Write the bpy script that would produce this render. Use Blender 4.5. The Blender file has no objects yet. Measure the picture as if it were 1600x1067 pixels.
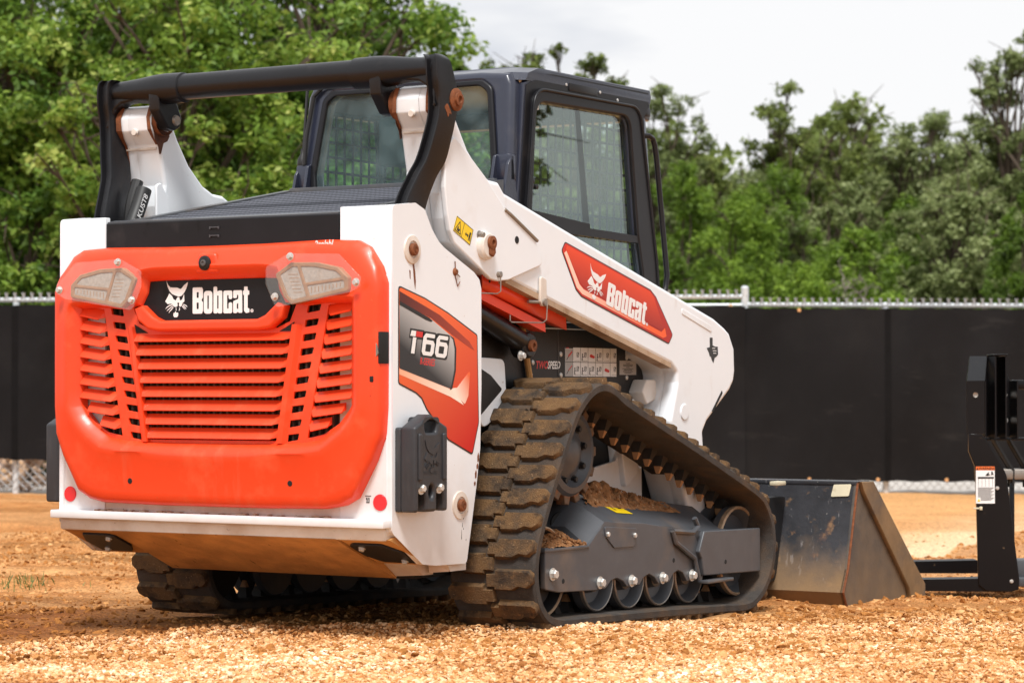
import bpy, bmesh, math, random
import numpy as np
from mathutils import Vector, Matrix

SC = bpy.context.scene
COL = SC.collection
rad = math.radians
random.seed(7)

# ------------------------------------------------------------------ camera
cam_data = bpy.data.cameras.new('camera')
cam = bpy.data.objects.new('camera', cam_data)
COL.objects.link(cam)
SC.camera = cam
CAM = Vector((5.0675, -7.0754, 0.7551))
AX_R = Vector((0.84983659, 0.52704628, 0.0))
AX_F = Vector((-0.52695626, 0.84969144, 0.01848118))
AX_U = Vector((0.00974043, -0.01570598, 0.99982921))
m = Matrix((AX_R, AX_U, -AX_F)).transposed().to_4x4()
m.translation = CAM
cam.matrix_world = m
cam_data.sensor_width = 36.0
cam_data.lens = 90.685
cam_data.clip_start = 0.1
cam_data.clip_end = 3000
cam_data.dof.use_dof = True
cam_data.dof.focus_distance = 8.6
cam_data.dof.aperture_fstop = 6.0

# ------------------------------------------------------------------ world and sun (bright overcast)
SUN_EL, SUN_AZ = rad(58), rad(150)          # azimuth of the direction towards the sun, from +Y clockwise
w = bpy.data.worlds.new('World')
SC.world = w
w.use_nodes = True
nt = w.node_tree
nt.nodes.clear()
out = nt.nodes.new('ShaderNodeOutputWorld')
bg = nt.nodes.new('ShaderNodeBackground')
sky = nt.nodes.new('ShaderNodeTexSky')
sky.sky_type = 'NISHITA'
sky.sun_disc = False
sky.sun_elevation = SUN_EL
sky.sun_rotation = SUN_AZ
sky.air_density = 1.0
sky.dust_density = 4.0
tc = nt.nodes.new('ShaderNodeTexCoord')
mp = nt.nodes.new('ShaderNodeMapping')
mp.inputs['Scale'].default_value = (3.2, 3.2, 13.0)
mp.inputs['Location'].default_value = (0.35, 0.2, 0.1)
n1 = nt.nodes.new('ShaderNodeTexNoise')
n1.inputs['Scale'].default_value = 1.7
n1.inputs['Detail'].default_value = 5
n1.inputs['Roughness'].default_value = 0.5
cr = nt.nodes.new('ShaderNodeValToRGB')
cr.color_ramp.elements[0].position = 0.36
cr.color_ramp.elements[0].color = (7.6, 7.9, 8.6, 1)
cr.color_ramp.elements[1].position = 0.52
cr.color_ramp.elements[1].color = (10.6, 10.6, 10.7, 1)
mx = nt.nodes.new('ShaderNodeMix')
mx.data_type = 'RGBA'
mx.inputs[0].default_value = 0.94
nt.links.new(tc.outputs['Generated'], mp.inputs['Vector'])
nt.links.new(mp.outputs['Vector'], n1.inputs['Vector'])
nt.links.new(n1.outputs['Fac'], cr.inputs['Fac'])
nt.links.new(sky.outputs['Color'], mx.inputs[6])
nt.links.new(cr.outputs['Color'], mx.inputs[7])
nt.links.new(mx.outputs[2], bg.inputs['Color'])
bg.inputs['Strength'].default_value = 0.064
nt.links.new(bg.outputs['Background'], out.inputs['Surface'])

sun_d = bpy.data.lights.new('sun', 'SUN')
sun_d.energy = 2.8
sun_d.angle = rad(14)
sun_d.color = (1.0, 0.985, 0.96)
sun = bpy.data.objects.new('sun', sun_d)
COL.objects.link(sun)
sun_dir = Vector((math.sin(SUN_AZ) * math.cos(SUN_EL), math.cos(SUN_AZ) * math.cos(SUN_EL), math.sin(SUN_EL)))
sun.rotation_euler = (-sun_dir).to_track_quat('-Z', 'Y').to_euler()
sun.location = (0, -10, 20)

SC.view_settings.view_transform = 'Standard'
SC.view_settings.look = 'None'
SC.view_settings.gamma = 1
SC.view_settings.exposure = 0.58
SC.view_settings.use_curve_mapping = False

# ------------------------------------------------------------------ materials
MATS = {}


def mat(name, col, rough=0.5, metal=0.0, var=0.0, vscale=6.0, stains=(), bump=0.0, bscale=60.0, spec=0.5, coat=0.0, heat=None):
    """stains: list of (colour, scale, low, high, amount[, stretch]) noise masks; heat: (axis, z0, z1, colour, amount) a soiled zone with a ragged edge"""
    mt = bpy.data.materials.new(name)
    mt.use_nodes = True
    t = mt.node_tree
    N, L = t.nodes, t.links
    b = N['Principled BSDF']
    b.inputs['Roughness'].default_value = rough
    b.inputs['Metallic'].default_value = metal
    b.inputs['Specular IOR Level'].default_value = spec
    b.inputs['Coat Weight'].default_value = coat
    b.inputs['Coat Roughness'].default_value = 0.12
    geo = N.new('ShaderNodeNewGeometry')
    pos = geo.outputs['Position']
    rgb = N.new('ShaderNodeRGB')
    rgb.outputs[0].default_value = (*col, 1)
    cur = rgb.outputs[0]

    def noise(scale, detail=5, rough_=0.6, stretch=None):
        n = N.new('ShaderNodeTexNoise')
        n.inputs['Scale'].default_value = scale
        n.inputs['Detail'].default_value = detail
        n.inputs['Roughness'].default_value = rough_
        if stretch:
            q = N.new('ShaderNodeMapping')
            q.inputs['Scale'].default_value = stretch
            L.new(pos, q.inputs['Vector'])
            L.new(q.outputs['Vector'], n.inputs['Vector'])
        else:
            L.new(pos, n.inputs['Vector'])
        return n.outputs['Fac']

    def mixc(fac, a, c):
        x = N.new('ShaderNodeMix')
        x.data_type = 'RGBA'
        L.new(fac, x.inputs[0])
        L.new(a, x.inputs[6])
        x.inputs[7].default_value = (*c, 1)
        return x.outputs[2]

    def ramp(f, lo, hi, amt):
        r = N.new('ShaderNodeMapRange')
        r.inputs[1].default_value = lo
        r.inputs[2].default_value = hi
        r.inputs[3].default_value = 0
        r.inputs[4].default_value = amt
        L.new(f, r.inputs[0])
        return r.outputs[0]
    if var:
        f = noise(vscale)
        r = N.new('ShaderNodeMapRange')
        r.inputs[1].default_value = 0.25
        r.inputs[2].default_value = 0.75
        r.inputs[3].default_value = 1 - var
        r.inputs[4].default_value = 1 + var
        L.new(f, r.inputs[0])
        mm = N.new('ShaderNodeMix')
        mm.data_type = 'RGBA'
        mm.blend_type = 'MULTIPLY'
        mm.inputs[0].default_value = 1
        L.new(cur, mm.inputs[6])
        L.new(r.outputs[0], mm.inputs[7])
        cur = mm.outputs[2]
    rfac = None
    for s in stains:
        f = ramp(noise(s[1], stretch=s[5] if len(s) > 5 else None), s[2], s[3], s[4])
        cur = mixc(f, cur, s[0])
        rfac = f
    if heat:
        ax, z0, z1, hc, amt = heat
        sp = N.new('ShaderNodeSeparateXYZ')
        L.new(pos, sp.inputs[0])
        nz = noise(7.0)
        md = N.new('ShaderNodeMath')
        md.operation = 'MULTIPLY_ADD'
        L.new(nz, md.inputs[0])
        md.inputs[1].default_value = (z1 - z0) * 1.2
        L.new(sp.outputs[ax], md.inputs[2])
        off = (z1 - z0) * 0.6
        f = ramp(md.outputs[0], z1 + off, z0 + off, amt)
        cur = mixc(f, cur, hc)
        rfac = f
    L.new(cur, b.inputs['Base Color'])
    if rfac is not None:
        r = N.new('ShaderNodeMapRange')
        r.inputs[3].default_value = rough
        r.inputs[4].default_value = min(1, rough + 0.45)
        L.new(rfac, r.inputs[0])
        L.new(r.outputs[0], b.inputs['Roughness'])
    if bump:
        bp = N.new('ShaderNodeBump')
        bp.inputs['Strength'].default_value = bump
        bp.inputs['Distance'].default_value = 0.01
        L.new(noise(bscale, 6, 0.65), bp.inputs['Height'])
        L.new(bp.outputs['Normal'], b.inputs['Normal'])
    MATS[name] = mt
    return mt


DUST = (0.42, 0.25, 0.12)
M_LIP = mat('dust_covered_lip', (0.42, 0.30, 0.20), 0.7, var=0.2, vscale=9, stains=[((0.22, 0.11, 0.045), 14, 0.52, 0.68, 0.7)])
M_WHITE = mat('white_paint', (0.80, 0.83, 0.86), 0.32, var=0.015, stains=[(DUST, 3.2, 0.60, 0.85, 0.35), ((0.30, 0.13, 0.04), 46, 0.70, 0.76, 0.55), ((0.45, 0.24, 0.10), 7, 0.66, 0.80, 0.40, (1.5, 1.5, 0.35))], coat=0.25, heat=(2, 0.16, 0.52, (0.46, 0.29, 0.16), 0.42))
M_WHITE_D = mat('dusty_white_paint', (0.74, 0.70, 0.65), 0.45, var=0.03, stains=[(DUST, 5, 0.42, 0.75, 0.65), ((0.12, 0.05, 0.015), 55, 0.68, 0.74, 0.7)])
M_ORANGE = mat('orange_paint', (0.84, 0.056, 0.010), 0.40, var=0.05, vscale=4, stains=[((0.72, 0.24, 0.11), 9, 0.56, 0.85, 0.32), ((0.50, 0.16, 0.06), 60, 0.68, 0.75, 0.45), ((0.62, 0.30, 0.17), 5, 0.60, 0.80, 0.30, (2.0, 1, 0.3))], coat=0.10)
M_CAB = mat('dark_cab_paint', (0.022, 0.026, 0.045), 0.28, var=0.12, vscale=9, stains=[((0.16, 0.13, 0.10), 6, 0.62, 0.9, 0.3)], coat=0.5, bump=0.12, bscale=140)
M_TRIM = mat('black_window_trim', (0.010, 0.010, 0.012), 0.36, spec=0.32, var=0.2, stains=[((0.16, 0.13, 0.11), 8, 0.62, 0.9, 0.15)])
M_BLACK = mat('black_paint', (0.012, 0.012, 0.013), 0.42, spec=0.35, var=0.2, stains=[((0.10, 0.09, 0.08), 8, 0.60, 0.9, 0.25)], bump=0.05)
M_LINK = mat('black_cast_iron_paint', (0.009, 0.009, 0.0105), 0.30, spec=0.38, var=0.2, stains=[((0.10, 0.09, 0.085), 10, 0.62, 0.9, 0.18), ((0.30, 0.10, 0.03), 21, 0.72, 0.78, 0.7)], bump=0.10, bscale=120)
M_HEADER = mat('scuffed_black_panel', (0.010, 0.010, 0.012), 0.40, spec=0.25, var=0.2, stains=[((0.004, 0.004, 0.004), 14, 0.62, 0.68, 0.8, (1, 1, 0.6)), ((0.10, 0.09, 0.09), 7, 0.6, 0.9, 0.3)])
M_FRAME = mat('grey_frame_paint', (0.066, 0.070, 0.078), 0.38, var=0.15, vscale=12, stains=[(DUST, 4, 0.55, 0.95, 0.4), ((0.22, 0.20, 0.19), 30, 0.66, 0.8, 0.25, (6, 1, 1))])
M_RUBBER = mat('muddy_rubber', (0.050, 0.043, 0.038), 0.75, var=0.25, vscale=25, stains=[((0.12, 0.070, 0.036), 7, 0.46, 0.72, 0.7), ((0.16, 0.14, 0.125), 3, 0.55, 0.8, 0.4), ((0.33, 0.19, 0.09), 150, 0.64, 0.72, 0.5)], bump=0.5, bscale=220, spec=0.25)
M_LUG = mat('muddy_tread_rubber', (0.064, 0.047, 0.034), 0.85, var=0.3, vscale=30, stains=[((0.20, 0.110, 0.046), 10, 0.34, 0.58, 0.85), ((0.22, 0.125, 0.055), 34, 0.56, 0.66, 0.7), ((0.50, 0.32, 0.18), 150, 0.63, 0.70, 0.8), ((0.035, 0.028, 0.024), 16, 0.55, 0.66, 0.75)], bump=0.9, bscale=200, spec=0.2)
M_DARKRUB = mat('dark_inner_rubber', (0.020, 0.017, 0.015), 0.75, var=0.3, vscale=10, stains=[((0.10, 0.055, 0.028), 8, 0.5, 0.85, 0.5)], bump=0.15)
M_PAD = mat('clay_coloured_drive_pad', (0.42, 0.22, 0.10), 0.8, var=0.2, bump=0.2)
M_SKID = mat('mud_coated_belly', (0.52, 0.265, 0.085), 0.75, var=0.3, vscale=11, stains=[((0.28, 0.125, 0.036), 5, 0.45, 0.75, 0.7), ((0.05, 0.025, 0.012), 26, 0.68, 0.71, 0.9, (2.5, 0.5, 0.5))], bump=0.3, bscale=60)
M_BUCKET = mat('worn_bucket_steel', (0.028, 0.029, 0.034), 0.42, spec=0.4, var=0.35, vscale=12, stains=[((0.24, 0.23, 0.23), 26, 0.62, 0.68, 0.55, (1.6, 1.6, 0.22)), ((0.45, 0.43, 0.40), 60, 0.70, 0.73, 0.8), ((0.20, 0.10, 0.055), 9, 0.60, 0.72, 0.6), ((0.26, 0.15, 0.07), 18, 0.60, 0.70, 0.6)], heat=(2, -0.06, 0.20, (0.235, 0.140, 0.062), 0.92), bump=0.12)
M_BUCKSIDE = mat('clay_stained_bucket_side', (0.070, 0.063, 0.056), 0.50, var=0.3, vscale=8, stains=[((0.20, 0.135, 0.075), 4, 0.46, 0.7, 0.55), ((0.05, 0.045, 0.045), 7, 0.55, 0.7, 0.6)], heat=(2, -0.12, 0.24, (0.25, 0.155, 0.072), 0.55), bump=0.1)
M_EDGE = mat('clay_caked_cutting_edge', (0.20, 0.125, 0.06), 0.55, var=0.3, vscale=8, stains=[((0.10, 0.085, 0.075), 5, 0.5, 0.7, 0.7)], bump=0.15)
M_ZINC = mat('zinc_bolt', (0.62, 0.61, 0.58), 0.38, metal=0.55, var=0.15, vscale=40)
M_STEEL = mat('bare_worn_steel', (0.30, 0.27, 0.24), 0.42, metal=0.6, var=0.2, vscale=30, stains=[(DUST, 14, 0.5, 0.8, 0.6)])
M_WORN = mat('dusty_worn_rim', (0.40, 0.27, 0.17), 0.55, metal=0.2, var=0.3, vscale=30)
M_SPROCK = mat('worn_sprocket_steel', (0.13, 0.085, 0.055), 0.5, metal=0.3, var=0.3, vscale=25, stains=[((0.34, 0.13, 0.045), 16, 0.5, 0.65, 0.8)])
M_CW = mat('charcoal_casting', (0.028, 0.029, 0.033), 0.45, var=0.2, stains=[((0.12, 0.115, 0.11), 12, 0.6, 0.8, 0.3, (2, 2, 0.4))], bump=0.1)
M_RUST = mat('rusty_steel', (0.18, 0.055, 0.016), 0.8, var=0.4, vscale=50, bump=0.3)
M_RUSTD = mat('dark_rust_stain', (0.085, 0.030, 0.014), 0.85, var=0.4, vscale=60, bump=0.3)
M_DARK = mat('dark_void', (0.006, 0.006, 0.006), 0.8)
M_CORE = mat('radiator_core', (0.040, 0.030, 0.024), 0.8, var=0.4, vscale=20, stains=[((0.16, 0.11, 0.07), 9, 0.5, 0.8, 0.6)])
M_FIN = mat('radiator_fin', (0.12, 0.095, 0.075), 0.7, var=0.3, vscale=30)
M_SWHITE = mat('white_print', (0.82, 0.82, 0.81), 0.35)
M_SBLACK = mat('black_print', (0.012, 0.012, 0.012), 0.35)
M_SGREY = mat('grey_print', (0.42, 0.41, 0.40), 0.4)
M_SRED = mat('red_print', (0.62, 0.025, 0.022), 0.35)
M_SYEL = mat('yellow_print', (0.86, 0.60, 0.012), 0.35)
M_SORANGE = mat('orange_print', (0.80, 0.16, 0.03), 0.35)
M_REFL = mat('red_reflector', (0.72, 0.018, 0.03), 0.25, var=0.05, vscale=200, coat=0.6)
M_CREAM = mat('cream_plate', (0.62, 0.56, 0.40), 0.5, var=0.1, stains=[((0.25, 0.16, 0.08), 30, 0.6, 0.75, 0.6)])
M_HOSE = mat('black_hose', (0.014, 0.014, 0.014), 0.5)
M_GALV = mat('galvanised_steel', (0.62, 0.66, 0.68), 0.4, metal=0.3, var=0.08, vscale=6)
M_GALVD = mat('weathered_wire', (0.36, 0.37, 0.38), 0.5, metal=0.4, var=0.1, vscale=6)
M_TIE = mat('tan_fence_tie', (0.62, 0.33, 0.14), 0.6)
M_FORK = mat('glossy_black_fork_paint', (0.005, 0.005, 0.006), 0.30, spec=0.22, var=0.2, stains=[((0.25, 0.16, 0.09), 30, 0.70, 0.76, 0.5)], coat=0.05)
M_CARW = mat('white_car_paint', (0.80, 0.82, 0.82), 0.3, coat=0.5)
M_BARK = mat('bark', (0.085, 0.060, 0.042), 0.9, var=0.35, vscale=6, bump=0.6, bscale=25)
M_DEAD = mat('dead_grey_wood', (0.24, 0.20, 0.17), 0.9, var=0.2, vscale=4)
M_INT = mat('cab_interior', (0.030, 0.032, 0.034), 0.6, var=0.2)
M_SEAT = mat('seat_fabric', (0.035, 0.035, 0.038), 0.7, var=0.2)


def decal_gradient(name, c0, c1, p0, p1):
    """flat printed sticker whose ink runs from c0 at p0 to c1 at p1"""
    mt = mat(name, c0, 0.34, coat=0.08, spec=0.3)
    t = mt.node_tree
    N, L = t.nodes, t.links
    geo = N.new('ShaderNodeNewGeometry')
    d = Vector(p1) - Vector(p0)
    sub = N.new('ShaderNodeVectorMath')
    sub.operation = 'SUBTRACT'
    sub.inputs[1].default_value = p0
    dot = N.new('ShaderNodeVectorMath')
    dot.operation = 'DOT_PRODUCT'
    dot.inputs[1].default_value = d / d.length_squared
    cr_ = N.new('ShaderNodeValToRGB')
    cr_.color_ramp.elements[0].color = (*c0, 1)
    cr_.color_ramp.elements[1].color = (*c1, 1)
    L.new(geo.outputs['Position'], sub.inputs[0])
    L.new(sub.outputs[0], dot.inputs[0])
    L.new(dot.outputs['Value'], cr_.inputs['Fac'])
    L.new(cr_.outputs['Color'], N['Principled BSDF'].inputs['Base Color'])
    return mt


def glass_mat(name, tint, gloss_min, rough=0.0, film=0.0, film_col=(0.7, 0.8, 0.76)):
    mt = bpy.data.materials.new(name)
    mt.use_nodes = True
    t = mt.node_tree
    N, L = t.nodes, t.links
    N.clear()
    o = N.new('ShaderNodeOutputMaterial')
    tr = N.new('ShaderNodeBsdfTransparent')
    tr.inputs['Color'].default_value = (*tint, 1)
    gl = N.new('ShaderNodeBsdfGlossy')
    gl.inputs['Roughness'].default_value = rough
    gl.inputs['Color'].default_value = (0.95, 1, 0.98, 1)
    fr = N.new('ShaderNodeFresnel')
    fr.inputs['IOR'].default_value = 1.5
    mr = N.new('ShaderNodeMapRange')
    mr.inputs[3].default_value = gloss_min
    mr.inputs[4].default_value = 1.0
    m1 = N.new('ShaderNodeMixShader')
    L.new(fr.outputs[0], mr.inputs[0])
    # only the face towards the light or eye mirrors; the far face of the sheet lets everything out
    gb = N.new('ShaderNodeNewGeometry')
    inv = N.new('ShaderNodeMath')
    inv.operation = 'SUBTRACT'
    inv.inputs[0].default_value = 1.0
    L.new(gb.outputs['Backfacing'], inv.inputs[1])
    ff = N.new('ShaderNodeMath')
    ff.operation = 'MULTIPLY'
    L.new(mr.outputs[0], ff.inputs[0])
    L.new(inv.outputs[0], ff.inputs[1])
    L.new(ff.outputs[0], m1.inputs[0])
    L.new(tr.outputs[0], m1.inputs[1])
    L.new(gl.outputs[0], m1.inputs[2])
    cur = m1
    if film:
        df = N.new('ShaderNodeBsdfDiffuse')
        df.inputs['Color'].default_value = (*film_col, 1)
        m2 = N.new('ShaderNodeMixShader')
        nz = N.new('ShaderNodeTexNoise')
        nz.inputs['Scale'].default_value = 14
        nz.inputs['Detail'].default_value = 6
        g = N.new('ShaderNodeNewGeometry')
        L.new(g.outputs['Position'], nz.inputs['Vector'])
        r2 = N.new('ShaderNodeMapRange')
        r2.inputs[1].default_value = 0.3
        r2.inputs[2].default_value = 0.8
        r2.inputs[3].default_value = film * 0.5
        r2.inputs[4].default_value = film * 1.6
        L.new(nz.outputs['Fac'], r2.inputs[0])
        L.new(r2.outputs[0], m2.inputs[0])
        L.new(m1.outputs[0], m2.inputs[1])
        L.new(df.outputs[0], m2.inputs[2])
        cur = m2
    L.new(cur.outputs[0], o.inputs['Surface'])
    return mt


M_GLASS = glass_mat('cab_glass', (0.86, 0.95, 0.91), 0.05, film=0.004)
M_GLASS_R = glass_mat('rear_cab_glass', (0.80, 0.92, 0.92), 0.12, film=0.06, film_col=(0.62, 0.76, 0.78))
M_COVER = glass_mat('clear_scuffed_plastic', (0.98, 0.96, 0.94), 0.02, rough=0.05, film=0.035, film_col=(0.75, 0.60, 0.48))
M_LENS = mat('dusty_lamp_lens', (0.40, 0.385, 0.37), 0.22, var=0.25, vscale=90, stains=[((0.30, 0.22, 0.16), 25, 0.52, 0.75, 0.5)], coat=0.5)
M_LENSRIM = mat('dusty_lamp_rim', (0.34, 0.19, 0.10), 0.5, var=0.25, vscale=40)


def grate_mat():
    mt = mat('perforated_black_steel', (0.05, 0.052, 0.058), 0.75, spec=0.08)
    t = mt.node_tree
    N, L = t.nodes, t.links
    g = N.new('ShaderNodeNewGeometry')
    mpn = N.new('ShaderNodeMapping')
    mpn.inputs['Scale'].default_value = (55, 15, 0)
    ch = N.new('ShaderNodeTexBrick')
    ch.inputs['Scale'].default_value = 1.0
    ch.inputs['Mortar Size'].default_value = 0.19
    ch.inputs['Brick Width'].default_value = 1.0
    ch.inputs['Row Height'].default_value = 1.0
    ch.inputs['Color1'].default_value = (0.002, 0.002, 0.002, 1)
    ch.inputs['Color2'].default_value = (0.003, 0.003, 0.003, 1)
    ch.inputs['Mortar'].default_value = (0.13, 0.135, 0.16, 1)
    L.new(g.outputs['Position'], mpn.inputs['Vector'])
    L.new(mpn.outputs['Vector'], ch.inputs['Vector'])
    L.new(ch.outputs['Color'], N['Principled BSDF'].inputs['Base Color'])
    bp = N.new('ShaderNodeBump')
    bp.inputs['Strength'].default_value = 0.6
    bp.inputs['Distance'].default_value = 0.004
    L.new(ch.outputs['Fac'], bp.inputs['Height'])
    L.new(bp.outputs['Normal'], N['Principled BSDF'].inputs['Normal'])
    return mt


M_GRATE = grate_mat()


def leaf_mat(name, ramp, trans=0.35):
    mt = bpy.data.materials.new(name)
    mt.use_nodes = True
    t = mt.node_tree
    N, L = t.nodes, t.links
    N.clear()
    o = N.new('ShaderNodeOutputMaterial')
    at = N.new('ShaderNodeAttribute')
    at.attribute_name = 'tint'
    cr_ = N.new('ShaderNodeValToRGB')
    els = cr_.color_ramp.elements
    els[0].position, els[0].color = ramp[0][0], (*ramp[0][1], 1)
    els[1].position, els[1].color = ramp[-1][0], (*ramp[-1][1], 1)
    for p_, c_ in ramp[1:-1]:
        e = els.new(p_)
        e.color = (*c_, 1)
    df = N.new('ShaderNodeBsdfPrincipled')
    df.inputs['Roughness'].default_value = 0.55
    df.inputs['Specular IOR Level'].default_value = 0.35
    tr = N.new('ShaderNodeBsdfTranslucent')
    ms = N.new('ShaderNodeMixShader')
    ms.inputs[0].default_value = trans
    L.new(at.outputs['Fac'], cr_.inputs['Fac'])
    L.new(cr_.outputs['Color'], df.inputs['Base Color'])
    L.new(cr_.outputs['Color'], tr.inputs['Color'])
    L.new(df.outputs[0], ms.inputs[1])
    L.new(tr.outputs[0], ms.inputs[2])
    L.new(ms.outputs[0], o.inputs['Surface'])
    return mt


M_LEAF_OAK = leaf_mat('oak_leaves', [(0.0, (0.045, 0.092, 0.018)), (0.35, (0.105, 0.20, 0.028)), (0.7, (0.25, 0.37, 0.05)), (1.0, (0.54, 0.60, 0.16))], 0.45)
M_LEAF_LIVE = leaf_mat('live_oak_leaves', [(0.0, (0.065, 0.090, 0.022)), (0.5, (0.16, 0.21, 0.045)), (1.0, (0.32, 0.37, 0.10))], 0.4)
M_LEAF_JUN = leaf_mat('juniper_sprays', [(0.0, (0.060, 0.100, 0.018)), (0.5, (0.15, 0.25, 0.03)), (1.0, (0.32, 0.46, 0.06))], 0.45)
M_LEAF_GREY = leaf_mat('grey_green_leaves', [(0.0, (0.085, 0.115, 0.036)), (0.5, (0.20, 0.25, 0.085)), (1.0, (0.38, 0.43, 0.19))], 0.4)
M_GRASS = leaf_mat('grass_blades', [(0.0, (0.07, 0.12, 0.03)), (1.0, (0.28, 0.30, 0.09))], 0.3)

# ------------------------------------------------------------------ mesh helpers


def finish(me, m_, name, parent=None, sharp=32):
    if m_ is not None:
        me.materials.append(m_)
    me.polygons.foreach_set('use_smooth', [True] * len(me.polygons))
    try:
        me.set_sharp_from_angle(angle=rad(sharp))
    except Exception:
        pass
    o = bpy.data.objects.new(name, me)
    COL.objects.link(o)
    if parent is not None:
        o.parent = parent
        if parent.type == 'EMPTY':
            o.location = -parent.location
    return o


def fillet(loop, r, n=4):
    """round the corners of a closed loop"""
    res = []
    k = len(loop)
    for i in range(k):
        p0, p, p1 = Vector(loop[i - 1]), Vector(loop[i]), Vector(loop[(i + 1) % k])
        a, b_ = p0 - p, p1 - p
        la, lb = a.length, b_.length
        if la < 1e-6 or lb < 1e-6:
            continue
        ang = a.angle(b_)
        if ang > 3.05:
            res.append(tuple(p))
            continue
        d = min(r / max(math.tan(ang / 2), 0.05), la * 0.45, lb * 0.45)
        s, e = p + a / la * d, p + b_ / lb * d
        for j in range(n + 1):
            t = j / n
            q = s.lerp(p, t).lerp(p.lerp(e, t), t)
            res.append(tuple(q))
    return res


def circle(cx, cy, r, n=20, ry=None, a0=0):
    ry = r if ry is None else ry
    return [(cx + r * math.cos(a0 + 2 * math.pi * i / n), cy + ry * math.sin(a0 + 2 * math.pi * i / n)) for i in range(n)]


def curve_mesh(loops, depth, bevel=0.0, res=2):
    cu = bpy.data.curves.new('tmp', 'CURVE')
    cu.dimensions = '2D'
    cu.fill_mode = 'BOTH'
    bevel = min(bevel, depth / 2 - 1e-5) if depth > 0 else 0
    cu.extrude = max(depth / 2 - bevel, 0)
    cu.bevel_depth = bevel
    cu.bevel_resolution = res
    cu.offset = -bevel
    for lp in loops:
        sp = cu.splines.new('POLY')
        sp.points.add(len(lp) - 1)
        for p, q in zip(sp.points, lp):
            p.co = (q[0], q[1], 0, 1)
        sp.use_cyclic_u = True
    ob = bpy.data.objects.new('tmp', cu)
    me = bpy.data.meshes.new_from_object(ob)
    bpy.data.objects.remove(ob)
    bpy.data.curves.remove(cu)
    return me


AXM = {'z': Matrix(((1, 0, 0), (0, 1, 0), (0, 0, 1))),
       'x': Matrix(((0, 0, 1), (1, 0, 0), (0, 1, 0))),
       'y': Matrix(((1, 0, 0), (0, 0, -1), (0, 1, 0)))}


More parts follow.
